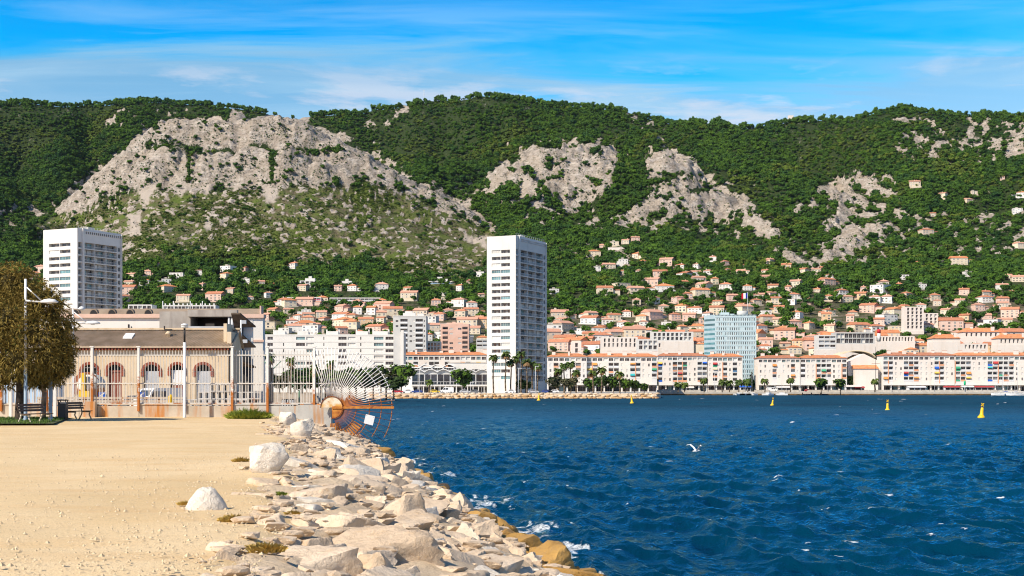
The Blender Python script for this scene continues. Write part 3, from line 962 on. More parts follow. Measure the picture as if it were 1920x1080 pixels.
house_field([(1690, 330), (1920, 330), (1920, 520), (1600, 510)], 7, 2.0)
house_field([(1030, 648), (1330, 648), (1330, 668), (1030, 668)], 15, 1.0, ('mid-sized', 'large'), ('orange', 'terracotta', 'terracotta'))
house_field([(1400, 648), (1920, 642), (1920, 670), (1400, 670)], 34, 1.0, ('mid-sized', 'large', 'large'), ('orange', 'terracotta', 'orange'))

# a label of its own for every house: look, tier, landmark, then its order among its twins
MARKS = [(155, 'above the yard hall'), (330, 'above the arched brown shed'), (560, 'behind the long white block'), (770, 'behind the grey balcony tower'), (860, 'behind the pink tower'),
         (985, 'beside the tall white tower'), (1110, 'behind the palm clump'), (1230, 'behind the waterfront flats'), (1372, 'behind the blue office block'), (1490, 'behind the round pines'),
         (1620, 'above the gabled hall'), (1730, 'by the stepped cream flats'), (1800, 'by the white hillside slab'), (1890, 'above the moored sailboats')]
ROOFW = {'terracotta': 'red roof', 'orange': 'orange roof', 'faded': 'pink roof', 'flat': 'flat roof'}
_by = {}
for o, px, row, k in PLACED:
    tier = 'high up' if row < 480 else 'midway up' if row < 550 else 'lower slope' if row < 605 else 'low down'
    mk = min(MARKS, key=lambda m_: abs(m_[0] - px))[1]
    _by.setdefault(f"{k[2] + ' ' if k[2] != 'mid-sized' else ''}{k[0]} house, {ROOFW[k[1]]}, {tier} {mk}", []).append((px, row, o))
ORD = ['first', 'second', 'third', 'fourth', 'fifth', 'sixth', 'seventh', 'eighth', 'ninth', 'tenth', 'eleventh', 'twelfth', 'thirteenth', 'fourteenth', 'fifteenth', 'sixteenth', 'seventeenth', 'eighteenth', 'nineteenth', 'twentieth'] + ['later'] * 20
for lab, v in _by.items():
    v.sort(key=lambda q: q[0])
    for i_, (px, row, o) in enumerate(v):
        l2 = lab if len(v) == 1 else (('left ' if i_ == 0 else 'right ') + lab if len(v) == 2 else ORD[i_] + ' from left: ' + lab)
        tag(o, l2, 'house', 'houses on the slope behind the town')
# ================================================================ TOWERS AND APARTMENT BLOCKS
M_white = mat('white facade paint', (.66, .64, .60), (.71, .69, .65), scale=.15, rough=.85, coord='World', c3=(.58, .56, .52), s3=.08, lo3=.58, hi3=.75, stretch3=(3, 3, .5))
M_cream = mat('cream facade render', (.74, .66, .58), (.78, .71, .64), scale=.2, rough=.9, coord='World', c3=(.66, .57, .48), s3=.1, lo3=.58, hi3=.8, stretch3=(3, 3, .5))
M_greyw = mat('pale grey facade', (.50, .50, .48), (.58, .57, .54), scale=.2, rough=.9, coord='World')
M_pinkw = mat('pink facade', (.70, .44, .33), (.74, .50, .40), scale=.2, rough=.9, coord='World')
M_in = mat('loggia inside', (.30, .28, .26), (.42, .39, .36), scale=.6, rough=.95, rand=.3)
M_rail = mat('balcony rail', (.66, .67, .67), rough=.6, rand=.1)
M_curt = mat('curtain and blind', (.60, .58, .52), (.70, .68, .64), rough=.9, rand=.18)
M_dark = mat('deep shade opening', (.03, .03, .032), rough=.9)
M_teal = mat('tinted glazing', (.05, .14, .16), (.12, .26, .29), scale=.3, rough=.1, spec=.6, rand=.4)
AWN = {k: mat(k + ' awning cloth', c, rough=.9, rand=.12) for k, c in {'blue': (.02, .11, .50), 'orange': (.68, .27, .07), 'yellow': (.72, .48, .10), 'green': (.05, .33, .18), 'turquoise': (.04, .42, .45), 'red': (.42, .05, .05), 'striped cream': (.72, .62, .42)}.items()}
M_orangep = mat('orange panel', (.62, .30, .17), (.68, .36, .22), rough=.9, rand=.1)
M_concrete = mat('raw concrete', (.30, .27, .24), (.40, .37, .33), scale=.8, rough=.95, bump=.2, c3=(.22, .19, .17), s3=.5, lo3=.5, hi3=.8, stretch3=(3, 3, .4))


class Face:
    """one facade: local x along the wall, y into the building, z up; placed by M"""
    def __init__(self, mb, M, thing_, rz):
        self.mb, self.M, self.t, self.rz = mb, M, thing_, rz

    def wall(self, x0, x1, z0, z1, ops=(), depth=.25, mi=0, mi_in=1):
        """wall rectangle with openings (ox0, ox1, oz0, oz1, depth): front strips, reveals and a back to every opening"""
        b = self.mb; b.M = self.M
        xs = sorted({x0, x1, *[o[0] for o in ops], *[o[1] for o in ops]})
        for a, c in zip(xs[:-1], xs[1:]):
            if c - a < 1e-6: continue
            inn = sorted([o for o in ops if o[0] <= a + 1e-6 and o[1] >= c - 1e-6], key=lambda o: o[2])
            z = z0
            b.m(mi)
            for o in inn + [(0, 0, z1, z1)]:
                if o[2] - z > 1e-6:
                    b._add([(a, 0, z), (c, 0, z), (c, 0, o[2]), (a, 0, o[2])], [(0, 1, 2, 3)])
                z = o[3]
        for o in ops:
            a, c, p, q = o[:4]; d = o[4] if len(o) > 4 else depth
            b.m(mi)
            b._add([(a, 0, p), (c, 0, p), (c, 0, q), (a, 0, q), (a, d, p), (c, d, p), (c, d, q), (a, d, q)], [(0, 4, 5, 1), (1, 5, 6, 2), (2, 6, 7, 3), (3, 7, 4, 0)])
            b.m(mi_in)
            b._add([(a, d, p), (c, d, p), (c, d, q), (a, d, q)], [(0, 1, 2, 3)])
        b.M = None

    def put(self, name, data, x, y, z):
        p = self.M @ Vector((x, y, z))
        return link(name, data, self.t, p, self.rz)


_SH = {}


def box_mesh(name, w, d, h, m):
    key = (name, round(w, 2), round(d, 2), round(h, 2), m.name)
    if key not in _SH:
        _SH[key] = MB().box(0, w, 0, d, 0, h).mesh(name, m)
    return _SH[key]


def rail_mesh(w, h, m, bars=True):
    key = ('rail', round(w, 2), h, m.name, bars)
    if key not in _SH:
        b = MB()
        if bars:
            b.box(0, w, -.05, .0, h - .08, h).box(0, w, -.05, 0, 0, .06)
            n = max(3, int(w / .35))
            for k in range(n + 1):
                x = (w - .05) * k / n
                b.box(x, x + .05, -.04, -.01, .06, h - .08)
        else:
            b.box(0, w, -.06, .04, 0, h)
        _SH[key] = b.mesh('balcony', m)
    return _SH[key]


def awning_mesh(w, drop, out, m):
    key = ('awn', round(w, 2), round(drop, 2), round(out, 2), m.name)
    if key not in _SH:
        b = MB()
        b._add([(0, 0, 0), (w, 0, 0), (w, -out, -drop), (0, -out, -drop), (0, .03, -.04), (w, .03, -.04), (w, -out + .03, -drop - .22), (0, -out + .03, -drop - .22)],
               [(0, 3, 2, 1), (4, 5, 6, 7), (3, 7, 6, 2), (0, 4, 7, 3), (1, 2, 6, 5), (0, 1, 5, 4)])
        _SH[key] = b.mesh('awning', m)
    return _SH[key]


def frame_of(ox, oy, oz, ang):
    return Matrix.Translation((ox, oy, oz)) @ Matrix.Rotation(ang, 4, 'Z')


# ---------------------------------------------------------------- the two slab towers
def slab_tower(name, label, px0, pxc, px1, row_top, Y, floors, fh, wl, wr, a, base_z):
    ztop = az(row_top, Y)
    H = ztop - base_z
    t = thing(name, label, 'apartment tower', (ax(pxc, Y), Y, base_z), 0)
    mb = MB()
    dl = Vector((math.cos(a), -math.sin(a)))          # along the lit narrow face, towards the corner
    dr = Vector((math.sin(a), math.cos(a)))           # along the long shaded face, away from the corner
    fl = Face(mb, frame_of(-dl.x * wl, -dl.y * wl, 0, -a), t, -a)
    fr = Face(mb, frame_of(0, 0, 0, math.pi / 2 - a), t, math.pi / 2 - a)
    ztf = H - 5.2                                     # top of the topmost storey
    zs = [ztf - fh * (k + 1) for k in range(floors)]
    g = random.Random(len(label))
    # narrow face: one column of paired loggias
    lx0, lx1 = wl * .17, wl * .80
    ops = []
    for z in zs:
        if z < .5: break
        mid = (lx0 + lx1) / 2
        ops += [(lx0, mid - .12, z + .95, z + 2.25, 1.1), (mid + .12, lx1, z + .95, z + 2.25, 1.1)]
    fl.wall(0, wl, 0, H, ops)
    for o in ops:
        wd = o[1] - o[0]
        r_ = g.random()
        if r_ < .55:
            fl.put('window', win_mesh(wd * .3, 1.15, 1, gm=M_glass), o[0] + wd * .12, 1.08, o[2] + .02)
            fl.put('window', win_mesh(wd * .3, 1.15, 1, gm=M_glass), o[0] + wd * .6, 1.08, o[2] + .02)
        else:
            fl.put('glazed_loggia', win_mesh(wd - .1, 1.2, 4, gm=M_teal if r_ < .85 else M_curt), o[0] + .05, .3, o[2] + .04)
    # long face: blind strip, white fin, then open balconies on every floor
    ops = []
    b0 = 2.6; fin = .7
    x_bal0 = b0 + fin; x_bal1 = wr - 2.4
    nb = max(3, int((x_bal1 - x_bal0) / 6.2))
    for z in zs:
        if z < .5: break
        ops.append((.5, b0 - .2, z + .35, z + 2.4, .9))
        bw = (x_bal1 - x_bal0) / nb
        for k in range(nb):
            ops.append((x_bal0 + k * bw + .12, x_bal0 + (k + 1) * bw - .12, z + .16, z + fh - .12, 1.5))
        ops.append((x_bal1 + .35, wr - .55, z + .5, z + 2.2, .25))
    fr.wall(0, wr, 0, H, ops)
    for o in ops:
        w_ = o[1] - o[0]
        if o[4] == 1.5:
            fr.put('balcony', rail_mesh(round(w_, 2), 1.0, M_rail), o[0], .0, o[2])
            n = 4
            for k in range(2):
                gm = g.choice((M_glass, M_glass, M_teal, M_curt))
                fr.put('window', win_mesh(round(w_ * .40, 2), 2.1, 2, gm=gm), o[0] + w_ * (.05 + .49 * k), 1.47, o[2] + .02)
        elif o[4] == .9:
            fr.put('window', win_mesh(1.2, 1.7, 2), o[0] + .2, .87, o[2] + .1)
        else:
            fr.put('window', win_mesh(round(w_ - .3, 2), 1.4, 1), o[0] + .15, .23, o[2] + .1)
    # far sides and roof
    c = [Vector((0, 0)), dr * wr, dr * wr - dl * wl, -dl * wl]
    mb.m(0)
    for p, q in ((1, 2), (2, 3)):
        mb.poly([(c[p].x, c[p].y, 0), (c[q].x, c[q].y, 0), (c[q].x, c[q].y, H), (c[p].x, c[p].y, H)])
    mb.poly([(p.x, p.y, H - .9) for p in c])
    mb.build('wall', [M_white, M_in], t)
    b = MB(); b.M = fr.M
    b.box(b0 - .1, b0 + fin, -.55, -.002, 0, H + .15).box(wr - .3, wr, -.55, -.002, 0, H - .3)
    b.build('fin', M_white, t)
    b = MB(); b.M = fr.M
    b.box(b0 + fin + .02, wr - .32, -.5, -.004, H - 1.0, H - .75)
    n = int(wr / 1.3)
    for k in range(n):
        x = b0 + fin + .4 + k * (wr - b0 - fin - 1) / n
        b.box(x, x + .45, -.35, -.004, H - 1.9, H - 1.0)
    b.build('cornice', M_rail, t)
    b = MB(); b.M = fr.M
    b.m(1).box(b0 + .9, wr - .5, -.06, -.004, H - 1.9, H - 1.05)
    b.build('shadow_strip', [M_rail, M_dark], t)  # dark strip painted in for the shadow under the cornice
    b = MB(); b.M = fr.M
    b.box(wr * .3, wr * .75, wl * .3, wl * .75, H - .9, H + 1.1).box(wr * .55, wr * .68, wl * .4, wl * .6, H + 1.1, H + 2.0)
    b.build('roof_plant', M_greyw, t)
    b = MB(); b.M = fr.M
    for k in range(14):
        x = 1 + k * (wr - 2) / 13
        b.box(x - .03, x + .03, .3, .36, H, H + .9)
    b.box(1, wr - 1, .3, .36, H + .9, H + .96)
    b.build('roof_rail', M_rail, t)
    return t


slab_tower('tower_block', 'white slab tower rising behind the yard hall and the olive tree', 81, 145, 228, 427, 520, 15, 2.66, 18.2, 24.0, .47, 2.0)
slab_tower('tower_block', 'tallest white tower with balconies, standing by the palms on the shore', 912, 967, 1027, 441, 532, 20, 2.66, 12.9, 29.0, .45, QZ)


# ---------------------------------------------------------------- general block seen from the front
def block(name, label, cat, px0, px1, row_top, Y, base_z, depth, m_wall, cells, floors, rot=0.0, parapet=.5, group=None, roof=None, extra=None):
    """cells(face, x0, x1, z0, z1, floor, k, ops) adds openings and returns deferred parts"""
    x0, x1 = ax(px0, Y), ax(px1, Y)
    L = (x1 - x0) / math.cos(rot); H = az(row_top, Y) - base_z
    t = thing(name, label, cat, (x0, Y, base_z), rot, group)
    mb = MB()
    f = Face(mb, Matrix.Identity(4), t, 0)
    ops, todo = [], []
    cells(f, L, H, ops, todo)
    for bx0, bx1, bmi in getattr(f, 'bays', None) or [(0, L, 0)]:
        f.wall(bx0, bx1, 0, H, [(max(o[0], bx0), min(o[1], bx1)) + tuple(o[2:]) for o in ops if o[0] < bx1 - 1e-6 and o[1] > bx0 + 1e-6], mi=bmi)
    mb.m(0)
    mb.poly([(L, 0, 0), (L, depth, 0), (L, depth, H), (L, 0, H)])
    mb.poly([(L, depth, 0), (0, depth, 0), (0, depth, H), (L, depth, H)])
    mb.poly([(0, depth, 0), (0, 0, 0), (0, 0, H), (0, depth, H)])
    mb.poly([(0, 0, H - parapet), (L, 0, H - parapet), (L, depth, H - parapet), (0, depth, H - parapet)])
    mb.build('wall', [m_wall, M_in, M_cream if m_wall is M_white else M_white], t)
    for fn in todo: fn()
    return t, L, H


def low_tile_roof(t, L, H, depth, m, rise=1.6, o=.5, chim=0, seed=1):
    b = MB()
    b._add([(-o, -o, H + .02), (L + o, -o, H + .02), (L + o, depth + o, H + .02), (-o, depth + o, H + .02), (depth * .3, depth * .5, H + rise), (L - depth * .3, depth * .5, H + rise),
            (-o, -o, H - .2), (L + o, -o, H - .2), (L + o, depth + o, H - .2), (-o, depth + o, H - .2)],
           [(0, 1, 5, 4), (1, 2, 5), (2, 3, 4, 5), (3, 0, 4), (6, 7, 1, 0), (7, 8, 2, 1), (8, 9, 3, 2), (9, 6, 0, 3), (9, 8, 7, 6)])
    r = b.build('roof', m, t)
    g = random.Random(seed)
    for k in range(chim):
        x = (k + .5) * L / chim + g.uniform(-2, 2)
        w = g.uniform(.8, 2.6); y = g.uniform(1, depth * .5)
        c = MB().box(x, x + w, y, y + .9, H + .1, H + rise + g.uniform(.2, 1.0)).m(1).box(x - .1, x + w + .1, y - .1, y + 1.0, H + rise + 1.0, H + rise + 1.12)
        c.build('chimney', [M_cream, M_tile], r)
    return r


# long white block of flats behind the fence
def cells_long(f, L, H, ops, todo):
    g = random.Random(4)
    fh = 2.8
    bays = [(.012, .045, 's'), (.06, .10, 's'), (.175, .182, 'n'), (.255, .262, 'n'), (.27, .335, 'w'), (.345, .40, 'w'), (.47, .477, 'n'), (.58, .64, 'd'), (.648, .705, 'b'), (.74, .748, 'n'), (.84, .91, 'w'), (.925, .985, 'd')]
    for fl in range(9):
        z = H - 2.6 - fl * fh
        if z < 3: break
        for a, b, k in bays:
            if g.random() < .16: continue
            x0, x1 = a * L, b * L
            ops.append((x0, x1, z + .2, z + 1.55, .5))
            gm = {'s': M_glass, 'n': M_dark, 'w': g.choice((M_curt, M_teal, M_glass)), 'd': M_glass, 'b': M_curt}[k]
            todo.append(lambda x0=x0, x1=x1, z=z, gm=gm: f.put('window', win_mesh(round(x1 - x0, 2), 1.35, max(1, int((x1 - x0) / 1.0)), gm=gm), x0, .48, z + .2))
        todo.append(lambda z=z: f.put('floor_band', box_mesh('floor_band', round(L, 2), .10, .16, M_greyw), 0, -.10, z + 1.95))


t_, L_, H_ = block('apartment_block', 'long white block of flats behind the fan shaped grille', 'apartment block', 486, 742, 627, 600, QZ, 14, M_white, cells_long, 9)
for k, (x, w) in enumerate(((6, 5), (17, 4.5), (30, 5), (43.5, 5), (51, 6.5))):
    MB().box(x, x + w, 4, 9, H_ - .5, H_ + 1.6).box(x - .6, x - .002, 5, 6, H_ - .5, H_ + 2.4).box(x + w + .002, x + w + .6, 5, 6, H_ - .5, H_ + 2.4).build('stair_head', M_white, t_)
b = MB().box(L_ - .9, L_ + 3.6, -1.6, 12, 0, H_ + .8); b.build('end_wall', M_greyw, t_)  # grey stands in for the shade on this right-facing end
MB().box(L_ + 2.4, L_ + 3.7, -2.0, -1.61, 0, H_ + 1.8).build('end_fin', M_white, t_)


# grey balcony tower and pink tower
def cells_twin(seed, cols, fh, blind=M_curt, railm=None):
    def fn(f, L, H, ops, todo):
        g = random.Random(seed)
        n = int((H - 1.5) / fh)
        for fl in range(n):
            z = H - 1.6 - fh * (fl + 1)
            for a, b, k in cols:
                x0, x1 = a * L, b * L
                if k == 'loggia':
                    ops.append((x0, x1, z + .1, z + fh - .25, 1.4))
                    todo.append(lambda x0=x0, x1=x1, z=z: f.put('balcony', rail_mesh(round(x1 - x0, 2), 1.0, railm or M_rail, False), x0, -.05, z + .1))
                    gm = g.choice((M_glass, M_glass, M_dark, blind))
                    todo.append(lambda x0=x0, x1=x1, z=z, gm=gm: f.put('window', win_mesh(round((x1 - x0) * .9, 2), 2.0, 4, gm=gm), x0 + (x1 - x0) * .05, 1.37, z + .12))
                else:
                    if g.random() < .25: continue
                    ops.append((x0, x1, z + .9, z + 2.0, .2))
                    todo.append(lambda x0=x0, x1=x1, z=z: f.put('window', win_mesh(round(x1 - x0, 2), 1.1, 2, gm=g.choice((M_glass, M_curt))), x0, .18, z + .9))
    return fn


t_, L_, H_ = block('tower_block', 'grey balcony tower with white roof boxes beside the long white block', 'apartment tower', 737, 799, 592, 780, 6, 16, M_greyw,
                   cells_twin(2, [(.08, .16, 'w'), (.22, .44, 'loggia'), (.50, .57, 'w'), (.60, .66, 'w'), (.68, .90, 'loggia'), (.93, .97, 'w')], 2.95), 12)
MB().box(5.4, 12.8, 5, 9, H_ - .5, H_ + 1.9).box(6.6, 11, 5.5, 8, H_ + 1.9, H_ + 3.0).box(13.6, 17.5, 6, 8, H_ - .5, H_ + 1.6).build('roof_plant', M_white, t_)
MB().box(0, L_, -.25, 0, H_ - .5, H_ + .05).build('cornice', M_white, t_)
t_, L_, H_ = block('tower_block', 'pink tower with stacked loggias behind the red roofed waterfront block', 'apartment tower', 826, 879, 607, 820, 7, 16, M_pinkw,
                   cells_twin(5, [(.07, .26, 'loggia'), (.32, .44, 'w'), (.62, .74, 'w'), (.77, .96, 'loggia')], 2.95, M_teal, M_pinkw), 11)
MB().box(3.5, 13.5, 5, 9, H_ - .5, H_ + .9).box(7, 9, 5, 7, H_ + .9, H_ + 1.5).build('roof_plant', M_pinkw, t_)


# waterfront flats with loggias, awnings and coloured panels
def cells_front(seed, pat, n_bay, fh, colours, ground=4.6):
    def fn(f, L, H, ops, todo):
        g = random.Random(seed)
        bw = L / n_bay
        nf = int((H - ground - .3) / fh)
        f.bays = [(k * bw, (k + 1) * bw, 0 if (pat[k % len(pat)] == 'w') != (seed in (11, 13, 15, 16, 21)) else 2) for k in range(n_bay)]
        for k in range(n_bay):
            kind = pat[k % len(pat)]
            x0 = k * bw
            bal = g.choice(colours)
            for fl in range(nf):
                z = H - .35 - fh * (fl + 1)
                top = fl == 0
                if top:
                    a, b = x0 + bw * .10, x0 + bw * .90
                    ops.append((a, b, z + .75, z + 2.2, .5))
                    gm = g.choice((M_glass, M_glass, M_curt, M_teal))
                    todo.append(lambda a=a, b=b, z=z, gm=gm: f.put('window', win_mesh(round(b - a, 2), 1.45, 3, gm=gm), a, .48, z + .75))
                elif kind == 'w':
                    for q in (.30, .70) if bw > 3.6 else (.5,):
                        if g.random() < .2: continue
                        a = x0 + bw * q - .45
                        ops.append((a, a + .9, z + .7, z + 2.2, .22))
                        gm = g.choice((M_glass, M_curt, M_curt, M_shut['white']))
                        todo.append(lambda a=a, z=z, gm=gm: f.put('window', win_mesh(.9, 1.5, 2, gm=gm), a, .2, z + .7))
                else:
                    a, b = x0 + bw * .06, x0 + bw * .94
                    ops.append((a, b, z + .12, z + fh - .22, 1.3))
                    gm = g.choice((M_glass, M_glass, M_dark, M_curt))
                    todo.append(lambda a=a, b=b, z=z, gm=gm: f.put('window', win_mesh(round((b - a) * .94, 2), 2.0, 4, gm=gm), a + (b - a) * .03, 1.27, z + .14))
                    bm = bal if g.random() < .22 else g.choice((M_rail, M_white, M_white, M_orangep))
                    todo.append(lambda a=a, b=b, z=z, bm=bm: f.put('balcony', rail_mesh(round(b - a, 2), .95, bm, False), a, .0, z + .12))
                    if g.random() < .13:
                        am = AWN[g.choice(list(AWN))]
                        todo.append(lambda a=a, b=b, z=z, am=am, d=g.uniform(.5, 1.1): f.put('awning', awning_mesh(round(b - a, 2), d, .7, am), a, -.02, z + fh - .24))
            if kind == 'o':
                todo.append(lambda x0=x0: f.put('panel_strip', box_mesh('panel_strip', .55, .12, H - ground - fh - .4, M_orangep), x0 - .2, -.12, ground))
        # arcade of shops
        n = int(L / 4.2)
        for k in range(n):
            a = (k + .08) * L / n; b = (k + .92) * L / n
            ops.append((a, b, .1, 3.3, 2.2))
            todo.append(lambda a=a, b=b, gm=g.choice((M_glass, M_dark, M_teal)): f.put('shop_window', win_mesh(round(b - a - .2, 2), 2.6, 3, gm=gm), a + .1, 2.17, .12))
        todo.append(lambda: f.put('canopy', box_mesh('canopy', L, 1.2, .22, M_greyw), 0, -1.2, 3.5))
    return fn


COLS = [M_orangep, M_rail, M_white, AWN['blue'], AWN['green'], M_shut['blue']]
FRONT = [
    (1027, 1100, 668, 698, 'w', 'long pale flats by the tall tower, behind the palm clump', ['w', 'l', 'w', 'w'], 7, 3),
    (1100, 1232, 668, 700, 'w', 'waterfront flats with blue awnings behind the green shore trees', ['l', 'o', 'w', 'w', 'l', 'l', 'w', 'w'], 13, 11),
    (1233, 1326, 667, 738, 'c', 'waterfront flats with orange panels to the left of the blue office block', ['o', 'w', 'w', 'l', 'l'], 10, 12),
    (1327, 1392, 668, 738, 'w', 'waterfront flats standing directly under the blue office block', ['w', 'l', 'w', 'o'], 7, 13),
    (1422, 1500, 671, 738, 'c', 'cream waterfront flats to the right of the blue office block', ['w', 'w', 'w', 'l'], 9, 14),
    (1501, 1588, 671, 738, 'w', 'white waterfront flats behind the two round pines', ['l', 'w', 'w', 'o', 'l'], 9, 15),
    (1656, 1790, 666, 738, 'w', 'waterfront flats with green awnings beside the gabled hall', ['l', 'o', 'w', 'w', 'l', 'l', 'l', 'w', 'w', 'w'], 14, 16),
    (1791, 1942, 666, 738, 'c', 'waterfront flats with blue awnings behind the moored sailboats', ['o', 'l', 'l', 'w', 'w', 'w', 'l', 'l'], 15, 17),
]
for (p0, p1, rt, Y, wm, lab, pat, nb, sd_) in FRONT:
    t_, L_, H_ = block('waterfront_flats', lab, 'apartment block', p0, p1, rt, Y, QZ, 13, M_white if wm == 'w' else M_cream, cells_front(sd_, pat, nb, 2.85, COLS), 6, group='blocks of flats along the waterfront')
    low_tile_roof(t_, L_, H_, 13, M_tile_o if sd_ % 2 else M_tile, 1.7, .45, max(3, int(L_ / 7)), sd_)
t_, L_, H_ = block('waterfront_flats', 'low red roofed flats behind the vaulted pavilion', 'apartment block', 745, 912, 665, 640, QZ, 12, M_white,
                   cells_front(21, ['l', 'l', 'w', 'l', 'w', 'w'], 17, 2.85, COLS), 5, group='blocks of flats along the waterfront')
low_tile_roof(t_, L_, H_, 12, M_tile_o, 1.5, .4, 8, 3)

# blue glazed office block with its flagpole
M_bluep = mat('pale blue cladding', (.43, .56, .58), (.53, .64, .65), scale=.3, rough=.35, spec=.5, rand=.10)
M_bluep2 = mat('grey blue cladding', (.33, .44, .49), (.40, .50, .54), scale=.3, rough=.4, spec=.5)


def cells_office(f, L, H, ops, todo):
    g = random.Random(8)
    n, nf = 18, 13
    for fl in range(nf):
        z = H - 1.3 - (fl + 1) * 2.75
        if z < 1: break
        for k in range(n):
            x = .5 + k * (L - 1) / n
            w = (L - 1) / n
            if g.random() < .1: continue
            ops.append((x + w * .28, x + w * .72, z + .5, z + 2.1, .3))
            if g.random() < .8:
                todo.append(lambda x=x, w=w, z=z: f.put('window', win_mesh(round(w * .40, 2), 1.55, 1, fm=M_bluep, gm=M_glass), x + w * .3, .27, z + .52))
        todo.append(lambda z=z: f.put('floor_band', box_mesh('floor_band', round(L, 2), .08, .14, M_bluep2), 0, -.08, z + 2.4))


t_, L_, H_ = block('office_block', 'pale blue glazed office block with a flag on its roof', 'office building', 1341, 1418, 590, 775, 3, 16, M_bluep, cells_office, 13)
b = MB()
b.poly([(0, 0, 0), (0, 0, H_), (-5.2, 9, H_), (-5.2, 9, 0)]); b.poly([(-5.2, 9, 0), (-5.2, 9, H_), (0, 16, H_), (0, 16, 0)]); b.poly([(0, 0, H_ - .01), (0, 16, H_ - .01), (-5.2, 9, H_ - .01)])
b.build('side_wall', M_bluep2, t_)
for fl in range(13):
    z = H_ - 1.3 - (fl + 1) * 2.75
    b = MB(); b.M = Matrix.Translation((-5.2, 9, 0)) @ Matrix.Rotation(-math.atan2(9, 5.2), 4, 'Z')
    b.box(.3, 10.1, -.06, -.01, z + .5, z + 1.7); b.build('window_band', M_teal, t_)
MB().box(4, 9, 5, 10, H_ - .5, H_ + 1.6).box(9.5, 12, 5, 9, H_ - .5, H_ + .8).box(4.5, 4.8, 6, 6.3, H_ + 1.6, H_ + 3.0).box(5.6, 5.9, 6, 6.3, H_ + 1.6, H_ + 3.0).box(7, 7.3, 6, 6.3, H_ + 1.6, H_ + 2.8).build('roof_plant', M_bluep, t_)
MB().lathe([(3.2, -.5), (3.2, 2.2), (2.9, 2.5)], (17, 7, H_), 20).build('roof_drum', M_greyw, t_)
b = MB()
for k in range(30):
    x = k * L_ / 30
    b.box(x, x + .35, -.2, -.001, H_ - .4, H_ - .05)
b.build('cornice', M_dark, t_)
fp = thing('flagpole', 'flagpole flying a blue white and red flag on the office block roof', 'flagpole', (ax(1402, 782), 782, az(584, 782)))
MB().tube((0, 0, -1), (0, 0, 11.4), .16, .09, 8).build('pole', M_rail, fp)
MF = [mat('flag ' + k, c, rough=.8) for k, c in (('blue', (.01, .03, .30)), ('white', (.78, .78, .78)), ('red', (.58, .015, .03)))]
b = MB()
nx = 18
vs = []
for i in range(nx + 1):
    u = i / nx
    for z in (0, 1):
        vs.append((-u * 3.7, -.45 * math.sin(u * 6) * u, 11.2 - 3.2 * (1 - z) - u * .9 - .15 * math.sin(u * 7)))
for i in range(nx):
    b.m(0 if i < 6 else 1 if i < 12 else 2)
    b._add([vs[2 * i], vs[2 * i + 1], vs[2 * i + 3], vs[2 * i + 2]], [(0, 1, 2, 3)], True)
b.build('flag', MF, fp)


# ---------------------------------------------------------------- simple blocks on the slope, read off the photograph
def cells_bands(seed, fh=2.9, band=M_glass, n=6, gap=.12, railm=None, margin=.03):
    def fn(f, L, H, ops, todo):
        g = random.Random(seed)
        nf = max(1, int((H - .6) / fh))
        for fl in range(nf):
            z = H - .5 - fh * (fl + 1)
            if z < -.1: break
            for k in range(n):
                a = L * (margin + (1 - 2 * margin) * (k + gap / 2) / n); b = L * (margin + (1 - 2 * margin) * (k + 1 - gap / 2) / n)
                ops.append((a, b, z + .25, z + fh - .35, 1.0))
                gm = g.choice((band, band, M_curt, M_glass))
                todo.append(lambda a=a, b=b, z=z, gm=gm: f.put('window', win_mesh(round((b - a) * .94, 2), fh - .9, 2, gm=gm), a + (b - a) * .03, .97, z + .28))
                if railm is not None:
                    todo.append(lambda a=a, b=b, z=z: f.put('balcony', rail_mesh(round(b - a, 2), .9, railm, False), a, 0, z + .25))
    return fn


